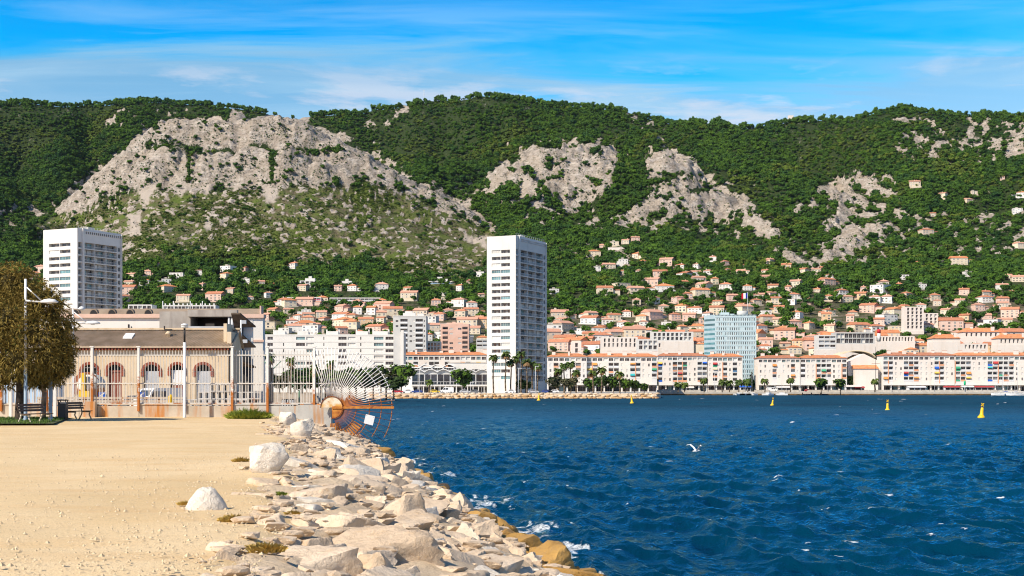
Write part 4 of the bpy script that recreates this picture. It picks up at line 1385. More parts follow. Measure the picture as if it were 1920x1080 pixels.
M_magenta = mat('magenta balcony panel', (.50, .05, .14), rough=.8)
M_blueb = mat('blue balcony panel', (.22, .40, .62), (.32, .48, .66), scale=.2, rough=.6, rand=.2)
SLOPE = [
    ('white stepped flats among pines, nearer the left tower', 'w', 562, 599, 526, 556, 1450, cells_bands(1, 2.9, M_glass, 4, .35), 'stack'),
    ('white stepped flats among pines, the smaller pair', 'w', 631, 668, 531, 556, 1450, cells_bands(2, 2.9, M_glass, 4, .35), 'stack'),
    ('long hillside flats with magenta balcony panels', 'w', 538, 602, 557, 571, 1330, cells_bands(3, 2.9, M_glass, 8, .08, M_magenta, .01), None),
    ('long low white hillside flats with dark window bands', 'w', 618, 713, 558, 573, 1320, cells_bands(4, 2.9, M_glass, 13, .08, M_rail, .01), None),
    ('blue and white hillside flats with full length balconies', 'w', 794, 854, 527, 543, 1480, cells_bands(5, 2.9, M_teal, 7, .05, M_blueb, .01), 'stack'),
    ('low white flats seen over the yard hall roof, the shorter one', 'w', 240, 285, 571, 590, 900, cells_bands(6, 3.2, M_glass, 5, .2), None),
    ('long white flats with many roof vents over the yard hall', 'w', 304, 404, 572, 590, 900, cells_bands(7, 3.2, M_glass, 14, .15), 'vents'),
    ('white hillside slab of flats with a regular grid of balconies', 'w', 1762, 1818, 552, 582, 1350, cells_bands(8, 2.9, M_glass, 10, .12, M_rail), None),
    ('lower white wing beside the hillside slab of flats', 'w', 1819, 1852, 561, 586, 1355, cells_bands(9, 2.9, M_glass, 6, .15, M_rail), None),
    ('small white villa block above the hillside slab', 'w', 1837, 1857, 545, 556, 1400, cells_bands(10, 2.9, M_teal, 4, .1, M_blueb), None),
    ('tall cream stepped flats above the gabled hall', 'c', 1698, 1732, 575, 620, 1080, cells_bands(11, 2.9, M_glass, 4, .5), None),
    ('lower cream wing of the stepped flats', 'c', 1733, 1759, 587, 612, 1100, cells_bands(12, 2.9, M_glass, 3, .5), None),
    ('grey office with a dark window front behind the white terraces', 'g', 1566, 1640, 623, 645, 930, cells_bands(13, 3.6, M_glass, 9, .06), None),
    ('white terraced office beside the dark window front', 'w', 1534, 1568, 628, 656, 900, cells_bands(14, 2.9, M_glass, 3, .1, M_rail), None),
    ('long pale hall with a plain wall below the hillside pines', 'c', 1640, 1715, 630, 640, 980, cells_bands(15, 3.5, M_dark, 12, .5), None),
    ('plain pale blocks beside the red roofs over the quay', 'c', 1806, 1852, 644, 662, 830, cells_bands(16, 2.9, M_glass, 6, .5), None),
    ('white block with short window rows over the shore trees', 'w', 1196, 1234, 636, 660, 800, cells_bands(17, 2.9, M_glass, 4, .3), None),
    ('cream flat roofed block behind the shore trees', 'c', 1128, 1196, 632, 655, 830, cells_bands(18, 2.9, M_dark, 8, .6), None),
    ('cream stair tower between red roofs by the tall tower', 'c', 1072, 1090, 640, 668, 720, cells_bands(19, 2.9, M_glass, 1, .7), None),
    ('small grey flats behind the pink tower', 'g', 893, 916, 636, 655, 860, cells_bands(20, 2.6, M_glass, 2, .1, M_rail), None),
    ('pink brick flats between the grey and pink towers', 'c', 800, 826, 640, 662, 800, cells_bands(21, 2.7, M_glass, 4, .3, M_orangep), None),
    ('white flats with window rows left of the office block', 'w', 1222, 1300, 622, 640, 960, cells_bands(22, 2.9, M_glass, 9, .4), None),
    ('small white block beside the tall tower on the slope', 'w', 1029, 1050, 540, 553, 1420, cells_bands(23, 2.9, M_glass, 2, .4), None),
    ('cream block with two window rows behind the cream waterfront flats', 'c', 1223, 1240, 641, 652, 820, cells_bands(24, 2.9, M_glass, 3, .4), None),
]
for lab, wm, p0, p1, rt, rb, Y, fn, top in SLOPE:
    base = az(rb, Y)
    gz_ = min(ground_z(ax(p0, Y), Y), ground_z(ax(p1, Y), Y)) - 1.5
    t_, L_, H_ = block('hillside_flats', lab, 'apartment block', p0, p1, rt, Y, base, 12, {'w': M_white, 'c': M_cream, 'g': M_greyw}[wm], fn, 3, group='blocks of flats on the slope')
    if gz_ < base:
        MB().box(-.2, L_ + .2, -.2, 12.2, gz_ - base, -.004).build('plinth', M_cream, t_)
    if top == 'stack':
        MB().box(L_ * .25, L_ * .75, 3, 9, H_ - .5, H_ + 2.7).box(L_ * .42, L_ * .58, 4, 8, H_ + 2.7, H_ + 5.0).build('stair_head', M_white, t_)
    if top == 'vents':
        for k in range(12):
            MB().box(L_ * (k + .3) / 12, L_ * (k + .3) / 12 + .8, 3, 3.8, H_ - .5, H_ + 1.3).build('roof_vent', M_white, t_)
    HRECT.append((p0, p1, rt, rb, Y))

# gabled hall between the waterfront flats
Y = 744
t_, L_, H_ = block('gabled_hall', 'cream gabled hall with a wide arched roof between waterfront flats', 'hall', 1590, 1650, 678, Y, QZ, 25, M_cream,
                   lambda f, L, H, ops, todo: [ops.append((L * q, L * q + 1.0, 2, 8, .4)) or todo.append(lambda q=q: f.put('window', win_mesh(1.0, 6, 2), L * q, .38, 2)) for q in (.2, .35, .5, .65, .8)], 2)
MB().prism([(0, H_ + .002), (L_, H_ + .002), (L_ * .5, H_ + 4.4)], .15, 24).build('gable', M_cream, t_)
b = MB()
prof = [(L_ * .5 + 1.25 * L_ * .5 * math.sin(q), H_ + 2.2 + 5.6 * math.cos(q) - 1.2) for q in np.linspace(-1.25, 1.25, 13)]
b.prism([(x - 1.5, z) for x, z in prof] + [(x - 1.5, z - .5) for x, z in reversed(prof)], 9, 30)
b.build('vaulted_roof', mat('pale vault roofing', (.66, .55, .36), (.72, .62, .45), rough=.9), t_)
MB().box(2.5, L_ - 2.5, -5, -.01, 0, H_ - 4).build('porch', M_cream, t_)
MB().prism([(-5.6, H_ - 4), (0, H_ - 4), (0, H_ - 1.9)], 2.0, L_ - 2.0, 'x').build('porch_roof', M_tile_o, t_)

# red and white harbour beacon behind
t_ = thing('beacon_tower', 'small red and white beacon tower over the pale hall roof', 'beacon', (ax(1648, 960), 960, az(630, 960)))
MB().lathe([(1.2, -4), (1.2, 2.0)], n=12).build('shaft', M_white, t_)
MB().lathe([(1.3, 2.0), (1.3, 4.4), (.9, 4.9)], n=12).build('cap', mat('beacon red', (.55, .03, .04), rough=.6), t_)

# low red roofed hall on the right
for p0, p1, rt, rb, Y, lab in ((1750, 1800, 634, 640, 950, 'wide red roofed hall on the right above the old town'), (1806, 1874, 622, 632, 1000, 'white mansion with a long orange roof and twin gables'), (1872, 1930, 634, 646, 960, 'long orange roofed hall at the far right of the town')):
    t_, L_, H_ = block('long_hall', lab, 'hall', p0, p1, rt, Y, az(rb, Y), 14, M_cream, cells_bands(31, 3.2, M_glass, 7, .6), 1)
    g_ = ground_z(ax(p0, Y), Y) - 2 - az(rb, Y)
    if g_ < 0: MB().box(-.2, L_ + .2, -.2, 14, g_, -.004).build('plinth', M_cream, t_)
    low_tile_roof(t_, L_, H_, 14, M_tile_o, 3.2, .6, 2, 5)

# vaulted pavilion on the shore under the tall tower
M_pav = mat('pavilion white', (.70, .70, .68), (.76, .76, .74), rough=.7)
Y = 545
pv = thing('pavilion', 'white pavilion with scalloped vaults and a dark glass front', 'pavilion', (ax(772, Y), Y, QZ))
L_ = ax(916, Y) - ax(772, Y)
H1 = az(697, Y) - QZ
nv = 6
for k in range(nv):
    x0 = k * L_ / nv; w_ = L_ / nv
    b = MB()
    arc = [(x0 + w_ * (q / 12), H1 + 1.15 * math.sin(math.pi * q / 12)) for q in range(13)]
    b.prism(arc + [(x, z - .28) for x, z in reversed(arc)], -.9, 9)
    b.build('vault', M_pav, pv)
    b = MB()
    b.poly([(x, .05, z - .3) for x, z in arc[::-1]] + [(x0 + .02, .05, H1 - 1.0), (x0 + w_ - .02, .05, H1 - 1.0)][::1])
    b.build('lunette', M_greyw, pv)
    for j in range(2):
        a = x0 + .15 + j * (w_ - .2) / 2
        link('window', win_mesh(round((w_ - .4) / 2, 2), 2.9, 1, fm=M_pav), pv, (a, .1, H1 - 4.0))
        link('railing', win_mesh(round((w_ - .4) / 2, 2), 1.1, 2, fm=M_pav, gm=M_glass), pv, (a, -.4, H1 - 5.3))
MB().box(0, L_, .12, 9, 0, H1 - .95).build('wall', M_pav, pv)
MB().box(-.5, L_ + .5, -1.4, .11, H1 - 5.75, H1 - 5.35).build('deck', M_pav, pv)
for k in range(14):
    MB().box(.3 + k * L_ / 14, .6 + k * L_ / 14, -1.2, -.9, 0, H1 - 5.76).build('column', M_pav, pv)
for k in range(9):
    link('shop_window', win_mesh(round(L_ / 10, 2), 2.1, 2, gm=M_dark), pv, (.8 + k * L_ / 9, .11, .2))
for k in range(5):
    w_ = 4.7; x0 = -6.5 + k * w_
    b = MB(); arc = [(x0 + w_ * q / 10, H1 + 2.3 + 1.0 * math.sin(math.pi * q / 10)) for q in range(11)]
    b.prism(arc + [(x, z - .25) for x, z in reversed(arc)], 9.5, 18); b.build('vault', M_pav, pv)
    link('window', win_mesh(w_ - .6, .8, 4, gm=M_dark), pv, (x0 + .3, 9.9, H1 + .9))
MB().box(-6.5, 17, 9.95, 18, 0, H1 + 2.1).build('upper_wall', M_pav, pv)

nb_ = thing('annex_building', 'plain white annex with a tall window grid at the foot of the tall tower', 'building', (ax(840, 560), 560, QZ))
L_ = ax(948, 560) - ax(840, 560)
MB().box(0, L_, 0, 14, 0, 12.5).build('wall', M_white, nb_)
for k in range(12): link('window', win_mesh(1.4, .9, 2), nb_, (.6 + k * 1.75, -.01, 9.0))
for k in range(3):
    for j in range(4): link('window', win_mesh(1.3, 1.9, 1, gm=M_teal), nb_, (L_ - 6 + k * 1.5, -.01, .6 + j * 2.1))
MB().box(-.2, L_ + .2, -.2, 14.2, 12.502, 12.75).build('roof', M_flat, nb_)

# ochre retaining wall and villas' terrace, far hill fort, masts on the ridge
def terrace_wall(px0, px1, row, h, m, lab):
    p = hit((px0 + px1) / 2, row)
    t = thing('retaining_wall', lab, 'wall', (p.x, p.y, p.z))
    w = (px1 - px0) / F * p.y
    MB().box(-w / 2, w / 2, 0, 1.2, -6, h).build('wall_face', m, t)
    MB().box(-w / 2 - .1, w / 2 + .1, -.1, 1.3, h + .002, h + .3).build('coping', M_cream, t)


M_ochre = mat('ochre stone', (.52, .33, .16), (.62, .44, .25), scale=.3, rough=.95, bump=.3)
terrace_wall(1102, 1140, 478, 5, M_ochre, 'ochre retaining wall below the row of high villas')
terrace_wall(1140, 1180, 470, 3.5, M_cream, 'pale retaining wall below the high villas, the upper one')
terrace_wall(820, 855, 556, 4, M_cream, 'pale retaining wall under the blue and white flats')
terrace_wall(1460, 1500, 557, 3, M_greyw, 'grey retaining wall midway up the slope above the round pines')


def ridge_spot(px, dn=3):
    j = int(round((px - TPX[0]) / 3.4))
    k = int(np.argmin(ROWn[:, j]))
    return Vector((ax(px, TY[k]), TY[k], Zn[k, j]))


p = ridge_spot(1485)
ft = thing('ridge_fort', 'small pale stone fort on the skyline ridge', 'fort', p)
b = MB(); b.box(-7, 3, 0, 9, -6, 11).box(3.002, 28, 0, 9, -6, 7)
for k in range(5): b.box(-7 + k * 2.2, -5.8 + k * 2.2, 0, .8, 11.002, 12.2)
b.build('wall', M_cream, ft)
for k in range(6): link('window', win_mesh(1.4, 1.6, 1, gm=M_dark), ft, (-5 + k * 5, -.01, 4.5))
for px, h, lab in ((795, 26, 'thin radio mast on the wooded summit'), (323, 30, 'thin radio mast above the pale cliff')):
    p = ridge_spot(px)
    if px == 323: p = Vector((ax(323, 2080), 2080, ground_z(ax(323, 2080), 2080)))
    m_ = thing('radio_mast', lab, 'mast', p)
    MB().tube((0, 0, -3), (0, 0, h), .55, .3, 6).build('pole', M_rail, m_)
    b = MB()
    for z in (h * .6, h * .8, h * .95): b.box(-1.6, 1.6, -.2, .2, z, z + .4)
    b.build('antenna', M_greyw, m_)
# ================================================================ WOODS, BUSHES AND GARDEN TREES
hidden = bpy.data.collections.new('forest tree kinds')       # never linked to the scene: only the woodland instances it
for s_ in range(5): hidden.objects.link(far_tree(100 + s_, M_pine))
for s_ in range(3): hidden.objects.link(far_tree(200 + s_, M_scrub, .6))
for s_, o in enumerate(sorted(hidden.objects, key=lambda q: q.data.materials[0].name)):
    o.name = 'forest_tree_%d' % s_
# name order: 0-4 pine, 5-7 scrub
KIND_PINE, KIND_SCRUB = [0, 1, 2, 3, 4], [5, 6, 7]


def scatter(weight, n, seed):
    """n cells of the slope drawn by weight x what the photograph shows of them"""
    g = np.random.RandomState(seed)
    p = (weight * vis).ravel(); p = p / p.sum()
    k = g.choice(len(p), n, p=p)
    i, j = np.divmod(k, len(TPX))
    i = np.clip(i, 1, len(TY) - 1)
    fy = g.rand(n); fx = g.rand(n) - .5
    i0 = i - 1
    jj = np.clip(j + np.where(fx > 0, 1, -1), 0, len(TPX) - 1)
    Y = TY[i0] * (1 - fy) + TY[i] * fy
    z = Zn[i0, j] * (1 - fy) + Zn[i, j] * fy
    z = z + (Zn[i, jj] - Zn[i, j]) * np.abs(fx)
    X = (TPX[j] + 3.4 * fx - 960) / F * Y
    return X, Y, z, i, j, g


def clear_of_houses(X, Y, z, size, p_keep, g):
    """drop trees that would stand inside a house or hide most of one"""
    px = X / Y * F + 960; row = HZ - (z - CZ) / Y * F; hh = size / Y * F
    keep = np.ones(len(X), bool)
    for (a, b, t, bo, yh) in HRECT:
        m = (px > a - 3) & (px < b + 3) & (row > t) & (row - hh * .9 < bo - 1.5) & (Y < yh + 9)
        keep &= ~(m & (g.rand(len(X)) > p_keep))
    return keep


def gn_instancer(obj):
    ng = bpy.data.node_groups.new('scatter', 'GeometryNodeTree')
    ng.interface.new_socket('Geometry', in_out='INPUT', socket_type='NodeSocketGeometry')
    ng.interface.new_socket('Geometry', in_out='OUTPUT', socket_type='NodeSocketGeometry')
    N = ng.nodes
    gi = N.new('NodeGroupInput'); go = N.new('NodeGroupOutput')
    ci = N.new('GeometryNodeCollectionInfo'); ci.inputs[0].default_value = hidden
    ci.inputs['Separate Children'].default_value = True; ci.inputs['Reset Children'].default_value = True
    ip = N.new('GeometryNodeInstanceOnPoints'); ip.inputs['Pick Instance'].default_value = True

    def na(name, typ):
        a = N.new('GeometryNodeInputNamedAttribute'); a.data_type = typ; a.inputs[0].default_value = name
        return a.outputs[0]
    L = ng.links
    L.new(gi.outputs[0], ip.inputs['Points']); L.new(ci.outputs[0], ip.inputs['Instance'])
    L.new(na('kind_index', 'INT'), ip.inputs['Instance Index'])
    L.new(na('turn', 'FLOAT_VECTOR'), ip.inputs['Rotation']); L.new(na('size', 'FLOAT_VECTOR'), ip.inputs['Scale'])
    L.new(ip.outputs[0], go.inputs[0])
    md = obj.modifiers.new('scatter', 'NODES'); md.node_group = ng


def plant(name, label, X, Y, Z, kind, size, squash, g):
    n = len(X)
    me = bpy.data.meshes.new(name)
    me.vertices.add(n)
    me.vertices.foreach_set('co', np.stack([X, Y, Z], -1).astype(np.float32).ravel())
    a = me.attributes.new('kind_index', 'INT', 'POINT'); a.data.foreach_set('value', np.asarray(kind, np.int32))
    a = me.attributes.new('turn', 'FLOAT_VECTOR', 'POINT')
    t = np.stack([g.normal(0, .08, n), g.normal(0, .08, n), g.rand(n) * 6.283], -1)
    a.data.foreach_set('vector', t.astype(np.float32).ravel())
    a = me.attributes.new('size', 'FLOAT_VECTOR', 'POINT')
    a.data.foreach_set('vector', np.stack([size, size, size * squash], -1).astype(np.float32).ravel())
    o = link(name, me)
    gn_instancer(o)
    return tag(o, label, kind='stuff')


dens = fbm(Xg / 130, Yg / 170, 3, 77)
open_ = np.clip(1 - rock * 1.02 - scree, 0, 1)
forest_w = open_ * (1 - scrub) * (Yg > 1420) * (.55 + .9 * sstep(.35, .62, dens))
forest_w = forest_w * (scrub < .35)
X, Y, Z, ii, jj, g = scatter(forest_w, 46000, 1)
size = np.where(g.rand(len(X)) < .12, g.uniform(8, 12, len(X)), g.uniform(4.2, 8.2, len(X))) * (.75 + .5 * dens[ii, jj])
k = clear_of_houses(X, Y, Z, size, .12, g)
X, Y, Z, size = X[k], Y[k], Z[k], size[k]
kind = np.where(fbm(X / 90, Y / 60, 2, 12) + g.normal(0, .08, len(X)) > .70, g.choice(KIND_SCRUB, len(X)), g.choice(KIND_PINE, len(X)))
plant('woodland', 'dense green pine wood covering the mountainside', X, Y, Z - .3, kind, size, g.uniform(.85, 1.25, len(X)), g)
# skyline trees: spaced, taller
X, Y, Z, ii, jj, g = scatter((1 - sstep(0, 6, np.abs(ROWn - ROWn.min(0)[None, :]))) * (vis > 0) * (rock < .6) / (vis + .05), 1300, 4)
size = g.uniform(7, 13, len(X))
plant('skyline_trees', 'uneven row of pines standing along the mountain skyline', X, Y, Z - .3, g.choice(KIND_PINE, len(X)), size, g.uniform(1.0, 1.5, len(X)), g)
# low garrigue on the scrub slope
X, Y, Z, ii, jj, g = scatter((open_ > .3) * scrub * (.2 + sstep(.40, .62, fbm(Xg / 50, Yg / 60, 3, 14)) * 1.3), 11000, 2)
size = g.uniform(.9, 2.9, len(X)) * (.7 + .7 * fbm(X / 60, Y / 60, 2, 15))
big = g.rand(len(X)) < .03
size[big] *= 2.2
k = clear_of_houses(X, Y, Z, size, .1, g)
X, Y, Z, size, big = X[k], Y[k], Z[k], size[k], big[k]
plant('garrigue', 'low green scrub dotted over the stony slope', X, Y, Z - .2, np.where(big, g.choice(KIND_PINE, len(X)), g.choice(KIND_SCRUB, len(X))), size, g.uniform(.6, .95, len(X)), g)
# tufts clinging to the cliffs
X, Y, Z, ii, jj, g = scatter(np.clip(rock, 0, 1) * (.12 + 1.2 * sstep(.50, .60, fbm(PXg / 16, ROWg / 7, 3, 19)) + 9 * sstep(-4, 2, gb)) * (Yg > 1500), 7500, 3)
size = g.uniform(.9, 2.6, len(X)) + (g.rand(len(X)) < .07) * g.uniform(2, 6, len(X))
plant('cliff_shrubs', 'dark tufts of shrub clinging to the pale cliffs', X, Y, Z - .3, g.choice(KIND_PINE, len(X)), size, g.uniform(.7, 1.1, len(X)), g)

# garden trees in the town: the ones that show largest stand singly, the rest as one mass
tw = (Yg < 1520) * (Yg > 735) * (.42 + 1.0 * sstep(590, 560, ROWg) + .55 * sstep(.50, .62, fbm(PXg / 55, ROWg / 22, 2, 44)))
X, Y, Z, ii, jj, g = scatter(tw, 9500, 9)
size = g.uniform(5.0, 10.5, len(X))
k = clear_of_houses(X, Y, Z, size, .26, g)
X, Y, Z, size = X[k], Y[k], Z[k], size[k]
order = np.argsort(Y / size)
pick = order[:len(order)]
n_single = 270
# spread the single trees over the picture: the largest that are not behind each other
single = []
taken = np.zeros(len(X), bool)
for q in pick:
    if len(single) >= n_single: break
    px = X[q] / Y[q] * F + 960
    if px < 225 or px > 1925: continue
    if any(abs(px - a) < 7 and abs(b - (HZ - (Z[q] - CZ) / Y[q] * F)) < 5 for a, b in [(s[1], s[2]) for s in single]): continue
    single.append((q, px, HZ - (Z[q] - CZ) / Y[q] * F)); taken[q] = True
PROTO = {}
for kd in ('pine', 'round', 'cypress'):
    for v in range(4 if kd != 'cypress' else 2):
        c, t = tree_proto(kd, 300 + v)
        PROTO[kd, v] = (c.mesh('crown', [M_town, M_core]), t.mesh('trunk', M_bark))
NM = {'pine': ('pine_tree', 'umbrella pine with a flat dark crown among the hillside houses', 'pine trees among the houses'),
      'round': ('garden_tree', 'round dark green garden tree among the hillside houses', 'garden trees among the houses'),
      'cypress': ('cypress_tree', 'slim dark cypress among the hillside houses', 'cypresses among the houses')}


def tree(kd, v, loc, size, label=None, group=None, name=None, squash=1.0, cat='tree'):
    nm, lab, grp = NM.get(kd, (name, label, group))
    t = thing(name or nm, label or lab, cat, loc, rnd.uniform(0, 6.28), group or grp)
    cm, tm = PROTO[kd, v]
    link('trunk', tm, t); link('crown', cm, t)
    t.scale = (size, size, size * squash)
    return t


TREES = {}
for q, px, row in single:
    kd = rnd.choices(('pine', 'round', 'cypress'), (5, 6, 1))[0]
    o = tree(kd, rnd.randrange(4 if kd != 'cypress' else 2), (X[q], Y[q], Z[q]), size[q] * (1.05 if kd != 'cypress' else 1.2))
    tier = 'high up' if row < 480 else 'midway up' if row < 550 else 'lower slope' if row < 605 else 'low down'
    TREES.setdefault((kd, tier, min(MARKS, key=lambda m_: abs(m_[0] - px))[1]), []).append((px, o))
for (kd, tier, mk), v in TREES.items():
    v.sort(key=lambda q_: q_[0])
    base = {'pine': 'flat crowned dark pine', 'round': 'round dark garden tree', 'cypress': 'slim dark cypress'}[kd]
    for i_, (px, o) in enumerate(v):
        o['label'] = (f'{base}, {tier} {mk}' if len(v) == 1 else f'{ORD[i_]} {base} from left, {tier} {mk}')
m = ~taken
plant('garden_woods', 'green gardens and small woods between the hillside houses', X[m], Y[m], Z[m] - .2, g.choice(KIND_PINE, m.sum()), size[m] * 1.05, g.uniform(.85, 1.15, m.sum()), g)

# ---------------------------------------------------------------- trees along the far shore
for kd, mm in (('round', M_bright), ('round', M_olive), ('low', M_bright)):
    for v in range(3):
        c, t = tree_proto(kd, 400 + v)
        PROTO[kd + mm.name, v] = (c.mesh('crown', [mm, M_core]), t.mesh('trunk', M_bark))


def shore_tree(key, px, row_base, row_top, Y, label, squash=None, wide=1.0, group=None, name='shore_tree'):
    h = (row_base - row_top) / F * Y
    t = thing(name, label, 'tree', (ax(px, Y), Y, QZ), rnd.uniform(0, 6.28), group)
    cm, tm = PROTO[key, rnd.randrange(3)]
    link('trunk', tm, t); link('crown', cm, t)
    t.scale = (h * wide, h * wide, h * 1.02)
    return t


BR, OL = 'round' + M_bright.name, 'round' + M_olive.name
shore_tree(BR, 752, 738, 682, 520, 'broad leafy tree at the near end of the vaulted pavilion', wide=.95)
shore_tree(BR, 714, 738, 684, 530, 'leafy tree partly behind the rusty fan grille', wide=.9)
shore_tree(BR, 868, 736, 690, 525, 'round leafy tree in front of the pavilion', wide=1.1)
shore_tree('round', 985, 734, 706, 530, 'low dark bushy tree at the foot of the tall tower', wide=1.3)
for px, tp, wd, lab in ((1042, 700, 1.25, 'widest olive grey tree on the stony shore'), (1070, 703, 1.2, 'second olive grey tree on the stony shore, nearer the green ones')):
    shore_tree(OL, px, 734, tp, 520, lab, wide=wd)
for px, tp, wd, lab in ((1105, 706, 1.2, 'bushy bright green tree next to the olive grey trees'), (1128, 700, 1.0, 'bright green tree behind the solitary shore palm'), (1150, 702, 1.1, 'bright green tree to the right of the solitary shore palm'),
                        (1172, 706, 1.2, 'rounded bright green tree in the middle of the shore grove'), (1190, 710, 1.3, 'lower bright green tree near the end of the shore grove'), (1208, 716, 1.4, 'last low green tree of the shore grove')):
    shore_tree(BR, px, 734, tp, 560, lab, wide=wd)
for px, lab in ((1540, 'rounded umbrella pine on the quay, the larger of two'), (1576, 'rounded umbrella pine on the quay, beside the gabled hall')):
    shore_tree('round' + M_bright.name, px, 736, 709 if px == 1540 else 711, 705, lab, wide=1.35)
for px in (700, 655, 610, 575, 540):
    shore_tree(BR if px % 2 else 'round', px, 742, 690, 420 + (px % 7) * 10, ORD[(540, 575, 610, 655, 700).index(px)] + ' leafy tree from left on the far bank behind the fence bars', wide=.9, group='trees behind the fence bars')


for i_, (px, tp) in enumerate(((524, 706), (552, 698), (566, 704), (590, 700), (602, 694), (628, 698), (640, 702), (668, 696), (684, 700), (724, 704), (738, 708))):
    shore_tree('round' if i_ % 3 else OL, px, 746, tp, 380 + (i_ * 37) % 60, ORD[i_] + ' low dark bush from left in the planting behind the fan grille', wide=1.35, group='bushes behind the fan grille', name='bush')


def palm(px, row_base, row_top, Y, label, seed, crown=2.6, droop=1.0, group=None, dead=True):
    h = (row_base - row_top) / F * Y - crown * .35
    g = random.Random(seed)
    t = thing('palm_tree', label, 'palm', (ax(px, Y), Y, QZ if Y > 480 else GZ - .1), g.uniform(0, 6.28), group)
    b = MB()
    n = 7
    pts = [(.12 * math.sin(k * .9), .08 * math.cos(k), -.3 + (h + .3) * k / n) for k in range(n + 1)]
    b.path(pts, [.34 - .12 * k / n for k in range(n + 1)], 7)
    b.build('trunk', M_bark, t)
    top = Vector(pts[-1])
    fr = MB(); dd = MB()
    for k in range(34):
        a = g.uniform(0, 6.28); up = g.uniform(-.35, 1.25)
        L = crown * g.uniform(.8, 1.1)
        d = Vector((math.cos(a), math.sin(a), 0))
        dst = dd if up < -.12 and dead else fr
        prev = top; w0 = .10; v = d * math.cos(up) + Vector((0, 0, math.sin(up)))
        side = Vector((-d.y, d.x, 0))
        for s in range(5):
            v = (v + Vector((0, 0, -.20 * droop * (s + .6)))).normalized()
            nx = prev + v * (L / 5)
            w1 = (.42, .55, .5, .34, .05)[s] * crown / 2.6
            dst._add([prev - side * w0 + Vector((0, 0, -w0 * .6)), prev, nx, nx - side * w1 + Vector((0, 0, -w1 * .6))], [(0, 1, 2, 3)])
            dst._add([prev, prev + side * w0 + Vector((0, 0, -w0 * .6)), nx + side * w1 + Vector((0, 0, -w1 * .6)), nx], [(0, 1, 2, 3)])
            prev = nx; w0 = w1
    fr.build('fronds', M_palmf, t)
    if dead and dd.v:
        for k in range(60):
            a = g.uniform(0, 6.28); p = top + Vector((math.cos(a) * .3, math.sin(a) * .3, -g.uniform(.1, 1.5)))
            dd._add([p, p + Vector((math.cos(a) * .5, math.sin(a) * .5, -.7)), p + Vector((math.cos(a + .3) * .4, math.sin(a + .3) * .4, -.8))], [(0, 1, 2)])
        dd.build('dead_skirt', M_palmd, t)
    return t


PALMS = [(925, 735, 664, 520, 'fan palm alone before the white annex'), (948, 735, 658, 522, 'tall fan palm at the left of the tower palm clump'), (958, 735, 672, 524, 'shorter fan palm tucked into the tower palm clump'),
         (968, 735, 666, 530, 'fan palm in the tower palm clump before the narrow facade'), (977, 735, 656, 526, 'tallest fan palm of the tower palm clump'), (988, 735, 672, 521, 'fan palm beside the tall street lamp'), (998, 735, 676, 524, 'fan palm of the tower clump with a brown skirt'), (1008, 735, 680, 520, 'last fan palm at the tower corner')]
for i_, (px, rb, rt, Y, lab) in enumerate(PALMS):
    palm(px, rb, rt, Y, lab, 500 + i_, 2.7, .9)
for i_, (px, rt, lab) in enumerate(((1046, 690, 'leafy palm above the olive grey trees, left one'), (1058, 680, 'bushy palm above the olive grey trees, middle one'), (1070, 676, 'tallest palm above the olive grey trees'), (1080, 692, 'low palm beside the olive grey trees'), (1128, 686, 'solitary palm with a bare trunk on the stony shore'),
                                    (1112, 692, 'palm rising from the green shore grove, left one'), (1162, 695, 'palm rising from the green shore grove, right one'))):
    palm(px, 735, rt, 545 if px != 1128 else 512, lab, 520 + i_, 2.9, 1.0)
for i_, px in enumerate((1228, 1272, 1284, 1320, 1354, 1368, 1385, 1402, 1434, 1482, 1640)):
    palm(px, 737, (713, 718, 719, 711, 714, 715, 714, 714, 712, 710, 712)[i_], 706, ('date palm at the end of the stony shore', 'left of two low date palms on the quay', 'right of two low date palms on the quay', 'tall date palm before the orange panelled flats', 'date palm first left of the blue office block', 'date palm second under the office block',
         'date palm third under the office block', 'date palm fourth beside the blue kiosk', 'date palm before the cream waterfront flats', 'tallest date palm on the quay by the cream flats', 'date palm by the dark mast at the gabled hall')[i_], 540 + i_, 3.4, 1.25, dead=False)
for i_, (px, rt) in enumerate(((506, 668), (545, 676), (590, 690), (620, 684))):
    palm(px, 745, rt, 330 + 20 * i_, ORD[i_] + ' fan palm from left seen through the fence bars', 560 + i_, 2.2, 1.0, group='palms behind the fence bars')
# ================================================================ PROMENADE AND ROCK BANK
from mathutils import noise as mnoise


def edge_x(Y):
    return -.30 - .1712 * Y + .55 * (np.asarray(vn(np.asarray(Y) / 2.7, np.asarray(Y) * 0 + 3.3, 4)) - .5) * 2 * np.clip(np.asarray(Y) / 25, .5, 1) - .45 * np.clip((15.5 - np.asarray(Y)) / 5, 0, 1)


def bank_z(s):
    """height of the bank at s metres from its upper edge"""
    return GZ - .04 - np.interp(s, [-1, 0, 1.2, 3.2, 5.0, 6.8, 9.0], [0, .02, .18, .75, 1.45, 2.6, 3.9])


M_sand = None


